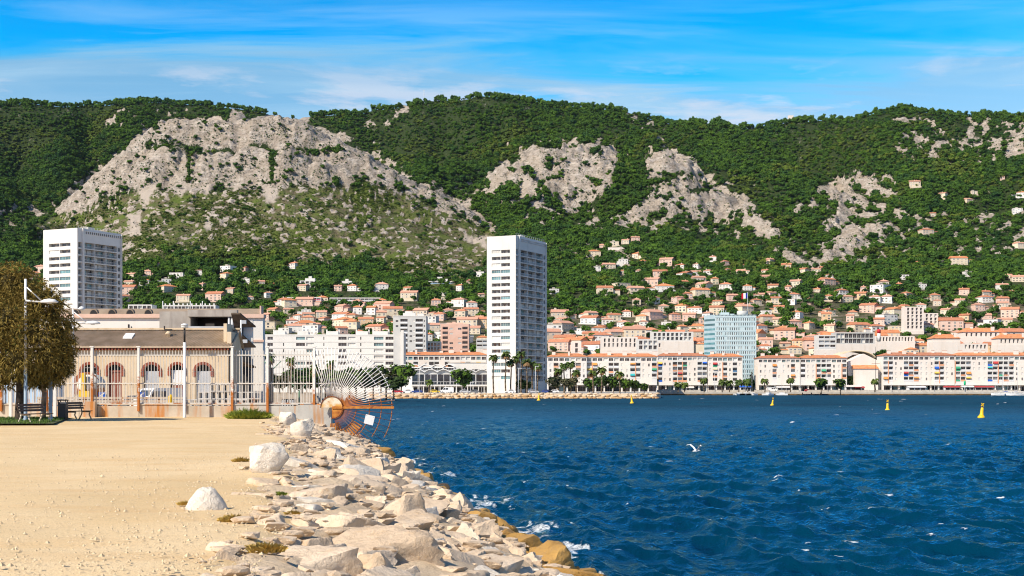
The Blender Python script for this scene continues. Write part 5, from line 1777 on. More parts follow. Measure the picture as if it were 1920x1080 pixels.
def sand_material():
    m = bpy.data.materials.new('packed sand')
    m.use_nodes = True
    t = NT(m.node_tree)
    pos = t.n('ShaderNodeNewGeometry').outputs['Position']
    n1 = t.noise(pos, .22, 5, .6)
    st = t.n('ShaderNodeMapping', None, Vector=pos, Scale=(.35, 1, 1)).outputs[0]
    n2 = t.noise(st, .9, 5, .62)
    n3 = t.noise(pos, 38, 3, .7)
    n4 = t.noise(pos, 9, 4, .7)
    c = t.mix(t.ramp(n1, [(.36, 0), (.64, 1)]), (.67, .49, .265), (.76, .58, .345))
    c = t.mix(t.ramp(n2, [(.48, 0), (.68, .55)]), c, (.66, .43, .20))
    c = t.mix(t.ramp(n3, [(.56, 0), (.68, .75)]), c, (.30, .225, .15))
    c = t.mix(t.ramp(n3, [(.30, .6), (.40, 0)]), c, (.74, .63, .48))
    c = t.mix(t.math('MULTIPLY', t.ramp(n4, [(.56, 0), (.66, 1)]), .35), c, (.42, .32, .22))
    b = t.n('ShaderNodeBsdfPrincipled', None, Base_Color=c, Roughness=.95)
    b.inputs['Specular IOR Level'].default_value = .12
    bp = t.n('ShaderNodeBump', None, Strength=.55, Distance=.03, Height=t.math('ADD', n3, t.math('MULTIPLY', n4, .8)))
    t.t.links.new(bp.outputs[0], b.inputs['Normal'])
    t.n('ShaderNodeOutputMaterial', None, Surface=b.outputs[0])
    return m


M_sand = sand_material()
gy = np.concatenate([np.arange(5, 30, .35), np.arange(30, 76.6, 1.0)])
gu = np.linspace(0, 1, 90)
U, YY = np.meshgrid(gu, gy)
xe = edge_x(YY) + .8
XX = -62 + (xe + 62) * (1 - (1 - U) ** 2.2)
ZZ = GZ + (fbm(XX / 1.7, YY / 1.7, 4, 6) - .5) * .10 + (fbm(XX / 9, YY / 9, 2, 16) - .5) * .12 * (XX > -40)
sE = XX - edge_x(YY)
ZZ = np.where(sE > 0, np.minimum(ZZ, bank_z(sE) + .03) - .16 * sE, ZZ)
tag(link('promenade', np_mesh('promenade', np.stack([XX, YY, ZZ], -1).reshape(-1, 3), grid_faces(len(gy), len(gu)), M_sand)), 'wide sandy promenade strewn with gravel', kind='structure')


def rock_material(name, a, b_, stain, wet=0.0):
    m = bpy.data.materials.new(name)
    m.use_nodes = True
    t = NT(m.node_tree)
    oi = t.n('ShaderNodeObjectInfo')
    pos = t.n('ShaderNodeNewGeometry').outputs['Position']
    n1 = t.noise(pos, 1.1, 6, .62)
    n2 = t.noise(pos, 4.2, 7, .68, .4)
    n3 = t.noise(pos, 17, 4, .7)
    f = t.math('ADD', t.ramp(n1, [(.38, 0), (.62, .7)]), t.math('MULTIPLY', t.math('SUBTRACT', oi.outputs['Random'], .5), .75), True)
    c = t.mix(f, a, b_)
    c = t.mix(t.math('MULTIPLY', t.ramp(n2, [(.56, 0), (.70, 1)]), .55), c, stain)
    c = t.mix(t.math('MULTIPLY', t.ramp(n3, [(.60, 0), (.72, 1)]), .30), c, (.30, .22, .15))
    cr = t.ramp(t.noise(pos, 1.7, 7, .72, 1.2), [(.475, 0), (.5, 1), (.525, 0)])
    c = t.mix(t.math('MULTIPLY', cr, .30), c, (.26, .19, .13))
    b = t.n('ShaderNodeBsdfPrincipled', None, Base_Color=c, Roughness=.9 - wet * .45)
    b.inputs['Specular IOR Level'].default_value = .2 + wet * .3
    h = t.math('ADD', n2, t.math('MULTIPLY', n3, .35))
    bp = t.n('ShaderNodeBump', None, Strength=.7, Distance=.09, Height=h)
    t.t.links.new(bp.outputs[0], b.inputs['Normal'])
    t.n('ShaderNodeOutputMaterial', None, Surface=b.outputs[0])
    return m


M_rock = rock_material('pale limestone', (.60, .46, .32), (.77, .63, .475), (.58, .38, .19))
M_rockw = rock_material('white limestone', (.66, .59, .49), (.76, .70, .61), (.60, .52, .42))
M_rocko = rock_material('ochre weedy rock', (.36, .20, .05), (.52, .31, .09), (.20, .11, .03), .45)
M_rockd = rock_material('wet dark rock', (.05, .035, .02), (.13, .08, .035), (.03, .03, .015), .8)
M_rubble = rock_material('sandy rubble', (.54, .40, .25), (.66, .52, .36), (.40, .28, .16))

# the bed under the rocks
by = np.concatenate([np.arange(6, 32, .4), np.arange(32, 90, .9)])
bs = np.concatenate([np.linspace(-.6, 6.4, 30), np.linspace(6.8, 9, 4)])
BS, BY = np.meshgrid(bs, by)
BX = edge_x(BY) * np.clip(1 - BS / 4, 0, 1) + (-.30 - .1712 * BY) * np.clip(BS / 4, 0, 1) + BS
BZ = bank_z(BS) + (fbm(BX / .8, BY / .8, 4, 23) - .5) * .42 * np.clip(BS + .6, 0, 1)
BZ = BZ - 1.2 * sstep(78, 86, BY)
me = np_mesh('rock_bed', np.stack([BX, BY, BZ], -1).reshape(-1, 3), grid_faces(len(by), len(bs)), [M_rubble, M_rocko])
me.polygons.foreach_set('material_index', (np.tile(bs[:-1], len(by) - 1) > 4.6).astype(np.int32))
tag(link('rock_bed', me), 'sandy rubble bed of the sloping rock bank', kind='structure')


def rock_mesh(name, seed, m, sub=4, flat=(1, .82, .6), rough=.10, ncut=13, lo=.58, blocky=False):
    import bmesh
    g = random.Random(seed)
    bm = bmesh.new()
    bmesh.ops.create_icosphere(bm, subdivisions=sub, radius=1)
    pls = []
    if blocky:          # split quarry stone: a skewed block with a few corners knocked off
        Rm = Matrix.Rotation(g.gauss(0, .22), 3, 'X') @ Matrix.Rotation(g.gauss(0, .22), 3, 'Y') @ Matrix.Rotation(g.uniform(0, 6.28), 3, 'Z')
        for ax_ in range(3):
            for s_ in (-1, 1):
                n = Vector((0, 0, 0)); n[ax_] = s_
                n = Rm @ (n + Vector((g.gauss(0, .16), g.gauss(0, .16), g.gauss(0, .16)))).normalized()
                pls.append((n, g.uniform(.50, .72)))
    for _ in range(ncut):
        n = Vector((g.gauss(0, 1), g.gauss(0, 1), g.gauss(0, 1))).normalized()
        pls.append((n, g.uniform(lo, .98)))
    if not blocky:
        pls.append((Vector((g.gauss(0, .18), g.gauss(0, .18), 1)).normalized(), g.uniform(.5, .72)))
    off = Vector((seed * 3.1, seed * 1.7, seed * .9))
    for v in bm.verts:
        d = v.co.normalized(); r_ = 1.15 if blocky else 1.0
        for n, k in pls:
            q = n.dot(d)
            if q > 1e-3: r_ = min(r_, k / q)
        p = d * r_
        f1 = mnoise.fractal(p * 1.6 + off, .9, 2.1, 4)
        rd = 1 - abs(mnoise.noise(p * 2.6 + off))
        r_ *= 1 + rough * f1 + rough * .6 * (rd - .7)
        r_ += rough * .22 * mnoise.fractal(p * 7 + off, .8, 2.2, 3)
        v.co = Vector((d.x * r_ * flat[0], d.y * r_ * flat[1], d.z * r_ * flat[2]))
    me = bpy.data.meshes.new(name)
    bm.to_mesh(me); bm.free()
    me.materials.append(m)
    me.polygons.foreach_set('use_smooth', [True] * len(me.polygons))
    if sub >= 3: me.set_sharp_from_angle(angle=R(38))
    return me


RM = {}
for key, m, n in (('pale', M_rock, 12), ('ochre', M_rocko, 5), ('dark', M_rockd, 4), ('white', M_rockw, 4)):
    RM[key] = [rock_mesh('boulder', 700 + 31 * i + len(key), m, 4, (1, g_.uniform(.62, .95), g_.uniform(.46, .70)), .075, 5, .66, True) for g_ in (random.Random(len(key)),) for i in range(n)]
RM3 = {}
for key, m, n in (('pale', M_rock, 12), ('ochre', M_rocko, 5), ('dark', M_rockd, 4), ('white', M_rockw, 4)):
    RM3[key] = [rock_mesh('boulder', 1700 + 31 * i + len(key), m, 3, (1, g_.uniform(.62, .95), g_.uniform(.46, .70)), .075, 5, .66, True) for g_ in (random.Random(len(key)),) for i in range(n)]
RL = {'pale': 'pale cream limestone boulder packed into the sloping rock bank', 'ochre': 'ochre weed-stained boulder along the waterline of the bank', 'dark': 'dark wet boulder awash at the foot of the bank', 'white': 'whiter angular boulder lying among the cream rocks of the bank'}
g = random.Random(77)
spots = []
tries = 0
while tries < 40000:
    tries += 1
    Y = 11.2 + (81 - 11.2) * g.random() ** 1.15
    s = g.uniform(-.15, 7.0)
    r_ = g.choice((.26, .34, .43, .52, .62, .74)) * (1.0 if s > .6 else .62) * min(1.0, .6 + Y / 60)
    if Y > 72 and s < 1.0: r_ = min(r_, .55)
    if any(abs(Y - b) < 2.2 and (Y - b) ** 2 * .9 + (s - a) ** 2 < ((r_ + c) * .66) ** 2 for a, b, c in spots): continue
    spots.append((s, Y, r_))
spots.sort(key=lambda q: -q[2] / q[1])
extra = MB()
n_b = 0
ROCKS = []
for s, Y, r_ in spots:
    x = float(edge_x(Y)) * max(0, 1 - s / 4) + (-.30 - .1712 * Y) * min(1, max(0, s / 4)) + s
    z = float(bank_z(s))
    px_, row_ = x / Y * F + 960, HZ - (z - CZ) / Y * F
    if row_ > 1130 or px_ > 1180: continue
    kind = 'dark' if s > 6.35 else 'ochre' if s > 4.75 and g.random() < .9 else ('white' if g.random() < .14 else 'pale')
    me = g.choice((RM if Y < 27 else RM3)[kind])
    if n_b < 296:
        o = link('boulder', me, None, (x, Y, z - r_ * .16))
        tag(o, RL[kind], 'boulder', 'boulders of the ' + {'pale': 'rock bank', 'white': 'rock bank', 'ochre': 'waterline', 'dark': 'waterline'}[kind])
        n_b += 1
        o.rotation_euler = (g.gauss(0, .20), g.gauss(.22, .20) if s > .8 else g.gauss(.05, .12), g.uniform(0, 6.28))
        o.scale = (r_ * g.uniform(.9, 1.25), r_ * g.uniform(.9, 1.2), r_ * g.uniform(.8, 1.1))
        ROCKS.append((o, s, Y, r_))
    else:
        extra.M = Matrix.Translation((x, Y, z)) @ Matrix.Rotation(g.uniform(0, 6.28), 4, 'Z') @ Matrix.Diagonal((r_, r_ * .9, r_ * .6, 1))
        lm = RM_low = globals().setdefault('_low', rock_mesh('low', 5, M_rock, 2, (1, .85, .6), .08, 3, .7, True))
        extra._add([v.co for v in lm.vertices], [tuple(p.vertices) for p in lm.polygons])
extra.M = None
_rk = {}
for o, s_, Y_, r_ in ROCKS:
    kind = [k for k in RM if o.data in RM[k] or o.data in RM3[k]][0]
    sz = 'small' if r_ < .36 else 'large' if r_ > .66 else 'medium'
    band_ = 'sand edge' if s_ < .8 else 'upper bank' if s_ < 2.6 else 'middle bank' if s_ < 4.3 else 'lower bank' if s_ < 5.6 else 'waterline'
    mk_ = 'lowest in view' if Y_ < 15.5 else 'below the pyramid stone' if Y_ < 20 else 'level with the lone boulder' if Y_ < 28 else 'beyond the lone boulder' if Y_ < 42 else 'toward the fan grille' if Y_ < 60 else 'under the fan grille'
    _rk.setdefault((sz, {'pale': 'cream', 'ochre': 'ochre stained', 'dark': 'dark wet', 'white': 'white'}[kind], band_, mk_), []).append((o.location.x / Y_, o))
for (sz, kd_, bd_, mk_), v in _rk.items():
    v.sort(key=lambda q: q[0])
    for i_, (_, o) in enumerate(v):
        o['label'] = f'{sz} {kd_} boulder, {bd_}, {mk_}' if len(v) == 1 else f'{ORD[i_]} {sz} {kd_} boulder from left, {bd_}, {mk_}'
# small stones wedged between
lm = globals().setdefault('_low', rock_mesh('low', 5, M_rock, 2, (1, .85, .6), .08, 3, .7, True))
lo_v = [v.co.copy() for v in lm.vertices]; lo_f = [tuple(p.vertices) for p in lm.polygons]
lm1 = rock_mesh('low1', 9, M_rock, 1, (1, .85, .7), .1, 3, .7, True); l1v = [v.co.copy() for v in lm1.vertices]; l1f = [tuple(p.vertices) for p in lm1.polygons]
for _ in range(650):
    Y = 11.2 + 66 * g.random() ** 1.4; s = g.uniform(-.25, 5.6)
    x = float(edge_x(Y)) * max(0, 1 - s / 4) + (-.30 - .1712 * Y) * min(1, max(0, s / 4)) + s
    r_ = g.uniform(.05, .24)
    extra.M = Matrix.Translation((x, Y, float(bank_z(s)) + .08 + (r_ * .1))) @ Matrix.Rotation(g.uniform(0, 6.28), 4, 'Z') @ Matrix.Diagonal((r_, r_ * .8, r_ * .6, 1))
    extra._add(l1v if r_ < .16 else lo_v, l1f if r_ < .16 else lo_f)
tag(extra.build('rubble_stones', M_rock), 'small pale stones wedged between the boulders', kind='stuff')
# scattered gravel on the sand
pe = MB()
for _ in range(3200):
    Y = 9.5 + 28 * g.random() ** 2.0
    x = float(edge_x(Y)) - abs(g.gauss(0, 2.2)) * (1 + .6 * (Y > 16)) + .3
    r_ = g.uniform(.008, .026) * (1.7 if g.random() < .06 else 1)
    a = g.uniform(0, 6.28); zz = GZ + .012 + .05 * (float(vn(np.array(x / 1.7), np.array(Y / 1.7), 6)) - .5)
    c_, s_ = math.cos(a) * r_, math.sin(a) * r_
    pe._add([(x + c_, Y + s_, zz), (x - s_, Y + c_, zz), (x - c_, Y - s_, zz), (x + s_, Y - c_, zz), (x, Y, zz + r_ * .9)], [(0, 1, 4), (1, 2, 4), (2, 3, 4), (3, 0, 4)])
tag(pe.build('gravel', mat('gravel stones', (.44, .33, .20), (.64, .51, .33), scale=14, rough=.9, coord='World')), 'loose gravel lying on the sand', kind='stuff')


def lone(label, px, row, wpx, hpx, kind, seed, z=GZ, cut=.52, flat=1.0, name='boulder'):
    Y = (CZ - z) * F / (row - HZ)
    w_ = wpx / F * Y; h_ = hpx / F * Y
    me = rock_mesh('boulder', seed, {'white': M_rockw, 'pale': M_rock}[kind], 4, (1, .8, flat), .09, 11, cut)
    zs = [v.co.z for v in me.vertices]; xs = [v.co.x for v in me.vertices]
    sx = w_ / (max(xs) - min(xs)); sz = h_ * 1.35 / (max(zs) - min(zs))
    o = link(name, me, None, (ax(px, Y), Y, z - .35 * h_ - min(zs) * sz))
    o.scale = (sx, sx, sz)
    return tag(o, label, 'boulder')


# the white pyramid-shaped stone
import bmesh
Y = (CZ - GZ) * F / (952 - HZ)
me = rock_mesh('boulder', 41, M_rockw, 4, (1, .8, 1), .07, 4, .9)
for v in me.vertices:
    k = 1.0 - .62 * max(0, min(1, (v.co.z + .55) / 1.25))
    v.co.x *= k * 1.15; v.co.y *= k; v.co.z *= .92
o = link('boulder', me, None, (ax(387, Y), Y, GZ + .06), .3)
o.scale = (.31, .31, .34)
tag(o, 'small white pyramid shaped stone standing on the sand', 'boulder')
lone('large pale boulder alone at the sand edge with dry grass beside it', 501, 886, 78, 56, 'white', 43, GZ, .60, .85)
lone('grey cream boulder at the fence end, tallest of the group on the sand', 566, 818, 44, 34, 'white', 47, GZ - .05, .6, .9)
lone('white boulder lying against the grey end of the low wall', 540, 794, 32, 22, 'white', 51, GZ, .6, .9)
lone('brown cracked boulder at the sand edge low in the picture', 512, 1000, 62, 38, 'pale', 53, GZ - .12, .6, .9)

# dry and green tufts
M_dry = foliage_mat('dry grass', (.48, .31, .07), (.66, .46, .13), scale=9)
M_tuft = mat('green weed', (.16, .21, .02), (.40, .42, .06), scale=7, rough=.8, coord='World')
M_tuftd = foliage_mat('dark weed', (.05, .10, .02), (.12, .19, .04), scale=6)


def tuft(label, px, row, wpx, hpx, m, seed, n=260, z=GZ, cat='grass tuft', name='grass_tuft', lie=.8):
    Y = (CZ - z) * F / (row - HZ)
    w_ = wpx / F * Y; h_ = hpx / F * Y
    g = random.Random(seed)
    b = MB()
    for _ in range(n):
        a = g.uniform(0, 6.28); q = math.sqrt(g.random())
        p = Vector((math.cos(a) * q * w_ * .5, math.sin(a) * q * w_ * .35, -.01))
        d = Vector((math.cos(a) * q * lie + g.gauss(0, .35), math.sin(a) * q * lie + g.gauss(0, .35), 1)).normalized()
        L = h_ * (1.15 - .55 * q) * g.uniform(.6, 1.15)
        sd_ = d.orthogonal().normalized() * (.012 + .012 * w_) * g.uniform(.6, 1.4)
        mid = p + d * L * .55; tip = p + d * L + Vector((d.x, d.y, -.25)) * L * .3
        b._add([p - sd_, p + sd_, mid + sd_ * .7, mid - sd_ * .7, tip], [(0, 1, 2, 3), (3, 2, 4)])
    o = b.build(name, m)
    o.location = (ax(px, Y), Y, z)
    return tag(o, label, cat)


tuft('dry tan tuft against the large lone boulder', 453, 866, 30, 12, M_dry, 1)
tuft('dry tuft beside the white pyramid stone', 346, 945, 24, 9, M_dry, 2, 160)
tuft('ochre dry tuft at the sand edge, alone between the two lone stones and the bank', 437, 978, 46, 18, M_dry, 3, 340)
tuft('flat ochre tuft at the sand edge lowest in the picture', 495, 1032, 76, 20, M_dry, 4, 460)
tuft('small green tuft among the cream boulders', 526, 927, 20, 9, M_tuft, 5, 160)
tuft('thin tuft in a gap below the small green tuft', 548, 962, 28, 7, M_dry, 6, 160)
tuft('low green weed clump at the foot of the wall, the rounder one', 241, 780, 38, 12, M_tuftd, 7, 520, cat='weed clump', name='weed_clump')
tuft('small green weed clump at the foot of the wall', 330, 780, 24, 9, M_tuftd, 8, 300, cat='weed clump', name='weed_clump')
tuft('big yellow green bush at the end of the rusty wall', 466, 786, 74, 24, M_tuft, 9, 1300, cat='bush', name='weed_bush')
tuft('low weeds by the litter bin', 172, 777, 30, 8, M_tuft, 10, 260, cat='weed clump', name='weed_clump')

# turf under the trees
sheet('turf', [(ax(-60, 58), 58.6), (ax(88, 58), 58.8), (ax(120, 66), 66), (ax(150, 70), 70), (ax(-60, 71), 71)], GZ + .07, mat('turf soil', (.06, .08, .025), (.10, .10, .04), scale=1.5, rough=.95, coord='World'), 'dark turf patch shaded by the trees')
b = MB(); g = random.Random(6)
for _ in range(5200):
    y = g.uniform(58.6, 70.5); x = g.uniform(-27, ax(100, y) + (y - 62) * .1)
    L = g.uniform(.05, .12); a = g.uniform(0, 6.28)
    b._add([(x, y, GZ + .07), (x + .03 * math.cos(a), y + .03 * math.sin(a), GZ + .07), (x + g.gauss(0, .03), y + g.gauss(0, .03), GZ + .07 + L)], [(0, 1, 2)])
tag(b.build('grass', M_tuftd), 'short dark grass under the trees', kind='stuff')

# ================================================================ LOW WALL, WHITE FENCE AND THE FAN GRILLE
def rusty(name, paint, rust_from, rust_to, coordz='Object', amount=1.0):
    """white paint with rust creeping up from the foot and breaking out in spots"""
    m = bpy.data.materials.new(name)
    m.use_nodes = True
    t = NT(m.node_tree)
    pos = t.n('ShaderNodeNewGeometry').outputs['Position']
    z = t.n('ShaderNodeSeparateXYZ', None, Vector=pos).outputs[2]
    n1 = t.noise(pos, 1.6, 5, .7); n2 = t.noise(pos, 11, 4, .7)
    f = t.n('ShaderNodeMapRange', None, Value=z, From_Min=rust_from, From_Max=rust_to, To_Min=1.0, To_Max=0.0).outputs[0]
    f = t.math('ADD', f, t.math('MULTIPLY', t.math('SUBTRACT', n1, .5), 1.8))
    f = t.ramp(t.math('MULTIPLY', f, amount), [(.42, 0), (.62, 1)])
    c = t.mix(f, paint, t.mix(n2, (.30, .085, .02), (.50, .19, .04)))
    b = t.n('ShaderNodeBsdfPrincipled', None, Base_Color=c, Roughness=.7)
    b.inputs['Specular IOR Level'].default_value = .25
    t.n('ShaderNodeOutputMaterial', None, Surface=b.outputs[0])
    return m


M_bar = rusty('white paint with rust', (.62, .58, .52), GZ + .2, GZ + 1.5, amount=.8)
M_post = rusty('post paint with rust', (.76, .73, .68), GZ + .3, GZ + 3.6)
M_rust = mat('orange rust', (.36, .11, .02), (.58, .25, .05), scale=5, rough=.85, bump=.4, c3=(.20, .06, .02), s3=3)
M_rustd = mat('dark rust', (.16, .05, .025), (.30, .10, .03), scale=5, rough=.85)
M_lowwall = mat('stained low wall', (.44, .38, .30), (.56, .49, .40), scale=1.2, rough=.95, bump=.3, coord='World', c3=(.46, .19, .05), s3=2.4, lo3=.49, hi3=.68, stretch3=(1.0, 1, .12))
M_lowgrey = mat('grey cement wall end', (.40, .39, .36), (.50, .49, .45), scale=1.4, rough=.95, bump=.3, coord='World', c3=(.46, .22, .07), s3=2.0, lo3=.55, hi3=.70, stretch3=(1, 1, .12))
YF = 75.0
wt = az(761, YF)
lw = thing('low_wall', 'stained concrete low wall under the white bar fence', 'wall', (0, YF, 0))
segs = [-80, 60, 150, 184, 262, 348, 437, 503, 560]
for i_, (a, b_) in enumerate(zip(segs[:-1], segs[1:])):
    b = MB()
    b.box(ax(a, YF) + .015, ax(b_, YF) - .015, -.16, .16, GZ - .6, wt + (.0 if i_ % 2 else .05)).m(0)
    b.box(ax(a, YF) + .01, ax(b_, YF) - .01, -.20, .20, wt + .051, wt + .11)
    b.build('wall_section', M_lowwall if a < 437 else M_lowgrey, lw)
b = MB(); b.box(ax(560, YF) + .01, ax(623, YF), -.45, .3, GZ - 1.2, wt + .06)
tag(b.build('wall_end', M_lowgrey, lw), 'thicker grey block closing the wall over the rocks')
b = MB(); b.box(ax(166, YF), ax(184, YF), -.6, -.21, GZ - .3, wt + .25); b.build('wall_stub', M_lowwall, lw)

fe = thing('bar_fence', 'tall white bar fence with rusty feet along the yard', 'fence', (0, YF, 0))
zt, zm, zb = az(660, YF), az(719, YF), az(756, YF)
posts = [5, 90, 175, 262, 348, 437, 503, 590]
for px in posts:
    b = MB(); b.box(ax(px, YF) - .06, ax(px, YF) + .06, -.30, -.13, GZ - .1 if px > 400 else wt - .3, az(651, YF))
    b.box(ax(px, YF) - .11, ax(px, YF) + .11, -.32, -.11, az(651, YF) + .001, az(651, YF) + .05)
    b.build('post', M_post, fe)
for z in (zt - .18, zm, zb):
    for a, b_ in zip([-60] + posts, posts + [622]):
        MB().box(ax(a, YF), ax(b_, YF), -.11, -.06, z - .03, z + .03).build('rail', M_bar, fe)
sp = 5.7
n = int((610 + 60) / sp)
barm = MB().box(-.014, .014, -.055, -.011, wt + .12, zt + .08).mesh('bar', M_bar)
barh = MB().box(-.014, .014, -.055, -.011, wt + .12, zm + .10).mesh('bar', M_bar)
for k in range(n):
    px = -58 + k * sp
    link('bar', barm, fe, (ax(px, YF), 0, 0))
    if px > 0 and k % 2: link('bar', barh, fe, (ax(px + sp / 2, YF), 0, 0))

# fan grille
YN = 74.2
fx, fz = ax(622, YN), az(764, YN)
u_ = YN / F
fan = thing('fan_grille', 'rusty white fan shaped security grille closing the fence over the water', 'security grille', (fx, YN, fz))


def pol(r, a, y=0.0):
    return Vector((math.cos(a) * r * u_, y, math.sin(a) * r * u_))


M_fray = rusty('fan bar paint', (.76, .73, .69), fz - .3, fz + 1.3)
for k, a in enumerate(np.linspace(R(112), R(3), 31)):
    r1 = 116 if a < R(60) else 112 - 6 * abs(a - R(85))
    MB().tube(pol(20, a), pol(r1 + (k % 3) * 1.5, a), .024, .024, 5).build('ray', M_fray, fan)
for k, a in enumerate(np.linspace(R(-6), R(-76), 22)):
    r1 = 118 if k % 2 == 0 and a > R(-52) else 48
    MB().tube(pol(20, a), pol(r1, a), .016, .013, 5).build('ray', M_rustd, fan)
for r_, a0, a1, m in ((46, -80, 118, M_fray), (71, -48, 68, M_fray), (93, -36, 72, M_fray), (113, -30, 66, M_fray)):
    b = MB(); pts = [pol(r_, R(q), .03) for q in np.linspace(a0, a1, 34)]
    b.path(pts, [.024] * len(pts), 5); b.build('hoop', m, fan)
MB().cbox((59 * u_, -.03, 0), (116 * u_, .10, .13)).build('beam', M_rust, fan)
b = MB(); pts = [pol(20, R(q)) for q in np.linspace(0, 180, 28)]
b._add([tuple(p + Vector((0, -.06, 0))) for p in pts] + [tuple(p + Vector((0, .06, 0))) for p in pts], [tuple(range(27, -1, -1)), tuple(range(28, 56))] + [(i, i + 1, i + 29, i + 28) for i in range(27)])
b.build('hub_plate', mat('rust stained white plate', (.72, .66, .52), (.62, .34, .08), scale=1.3, rough=.7, lo=.45, hi=.6, c3=(.40, .14, .03), s3=3, lo3=.58, hi3=.7), fan)
b = MB(); pts = [pol(20.6, R(q), -.07) for q in np.linspace(-92, 182, 30)]; b.path(pts, [.026] * 30, 5); b.build('hub_rim', M_rustd, fan)
b = MB(); pts = [Vector((0, 0, 0))] + [pol(20, R(q)) for q in np.linspace(-88, -2, 14)]
b._add([tuple(p + Vector((0, -.03, 0))) for p in pts] + [tuple(p + Vector((0, .05, 0))) for p in pts], [tuple(range(14, -1, -1)), tuple(range(15, 30))] + [(i, i + 1, i + 16, i + 15) for i in range(14)])
b.build('lower_hub_plate', M_rust, fan)
for r0, r1, a0, a1 in ((30, 46, -96, -64), (47, 66, -62, -30), (68, 86, -58, -42)):
    n_ = 7
    for k in range(n_):
        q0 = R(a0 + (a1 - a0) * k / n_ + .6); q1 = R(a0 + (a1 - a0) * (k + 1) / n_ - 1.0)
        MB()._add([pol(r0, q0, .05), pol(r1, q0, .05), pol(r1, q1, .05), pol(r0, q1, .05), pol(r0, q0, .09), pol(r1, q0, .09), pol(r1, q1, .09), pol(r0, q1, .09)],
                  [(0, 1, 2, 3), (7, 6, 5, 4), (0, 4, 5, 1), (1, 5, 6, 2), (2, 6, 7, 3), (3, 7, 4, 0)]).build('rust_blade', M_rust, fan)
    b = MB(); pts = [pol(r1, R(q), .05) for q in np.linspace(a0, a1, 8)]; b.path(pts, [.035] * 8, 5); b.build('blade_rim', M_rustd, fan)
sg = thing('blank_sign', 'tilted blank white square sign hanging on the fan grille', 'sign', (ax(693, YN), YN - .12, az(787, YN)))
b = MB(); b.M = Matrix.Rotation(R(14), 4, 'Y'); b.box(-.26, .26, -.012, .012, -.26, .26); b.build('plate', M_rail, sg)
b = MB(); b.M = Matrix.Rotation(R(14), 4, 'Y')
for x in (-.2, .2): b.tube((x, -.02, .2), (x, .10, .2), .015, None, 6)
b.build('bolt', M_rustd, sg)
# ================================================================ THE YARD BEHIND THE FENCE
M_stucco = mat('ochre stained stucco', (.60, .47, .31), (.68, .55, .39), scale=.5, rough=.95, bump=.2, coord='World', c3=(.48, .36, .23), s3=1.1, lo3=.52, hi3=.72, stretch3=(2, 2, .35))
M_brick = mat('red brick', (.22, .055, .035), (.32, .09, .05), scale=6, rough=.9, bump=.3)
M_browntile = mat('weathered brown tiles', (.40, .31, .21), (.52, .41, .30), scale=1.2, rough=.95, bump=.3, coord='World', c3=(.36, .30, .22), s3=.7, lo3=.55, hi3=.75)
M_hallw = mat('hall white wall', (.68, .65, .60), (.72, .69, .64), scale=.4, rough=.9, coord='World', c3=(.58, .54, .49), s3=.5, lo3=.56, hi3=.8, stretch3=(2, 2, .3))
M_trim = mat('pink cornice', (.62, .42, .33), (.68, .48, .38), scale=1, rough=.9, coord='World')
M_hallroof = mat('hall brown roof', (.24, .18, .13), (.33, .26, .19), scale=.5, rough=.95, coord='World', bump=.3)
M_black = mat('black steel', (.015, .015, .017), rough=.5)
M_door = mat('red brown door', (.20, .06, .04), (.26, .09, .06), scale=3, rough=.7)
M_yellow = mat('yellow paint', (.72, .42, .02), (.78, .50, .04), scale=2, rough=.5)
M_zinc = mat('zinc sheet', (.42, .44, .46), (.52, .53, .54), scale=1, rough=.5, metal=.3)

# arched workshop -----------------------------------------------------------------
Y = 100.0
wk = thing('arched_workshop', 'ochre workshop with brick arched doors behind the fence', 'workshop', (0, Y, 0))
x0, x1 = ax(60, Y), ax(432, Y)
ze, zr = az(648, Y), az(617, Y)
mb = MB(); f = Face(mb, Matrix.Identity(4), wk, 0)
ops = []; ARCH = []
for px, wpx, kind in ((102, 24, 'dark'), (168, 29, 'dark'), (215, 27, 'door'), (284, 29, 'sheet'), (332, 25, 'half'), (381, 29, 'sheet')):
    c = ax(px, Y); w_ = wpx / F * Y
    zt_ = az(683, Y); zs_ = zt_ - w_ / 2 * .92
    ops.append((c - w_ / 2, c + w_ / 2, GZ - .3, zt_, .35)); ARCH.append((c, w_, zs_, zt_, kind))
f.wall(x0, x1, GZ - .3, ze, ops, mi_in=1)
mb.m(0)
for c, w_, zs_, zt_, kind in ARCH:
    N = 10
    for sgn in (-1, 1):
        arc = [(c + sgn * w_ / 2 * math.cos(q), .0, zs_ + (zt_ - zs_) * math.sin(q)) for q in np.linspace(0, math.pi / 2, N)]
        cor = (c + sgn * w_ / 2, .0, zt_)
        for p, q in zip(arc[:-1], arc[1:]):
            mb._add([cor, p, q], [(0, 1, 2) if sgn < 0 else (0, 2, 1)])
            mb._add([p, q, (q[0], .34, q[2]), (p[0], .34, p[2])], [(0, 1, 2, 3)])
mb.poly([(x1, 0, GZ - .3), (x1, 4, GZ - .3), (x1, 4, ze), (x1, 0, ze)])
mb.poly([(x1, .0, ze), (x1, 4, ze), (x1, 2.7, zr + .1)])
mb.poly([(x0, 4, GZ), (x1, 4, GZ), (x1, 4, ze), (x0, 4, ze)])
mb.build('wall', [M_stucco, M_dark], wk)
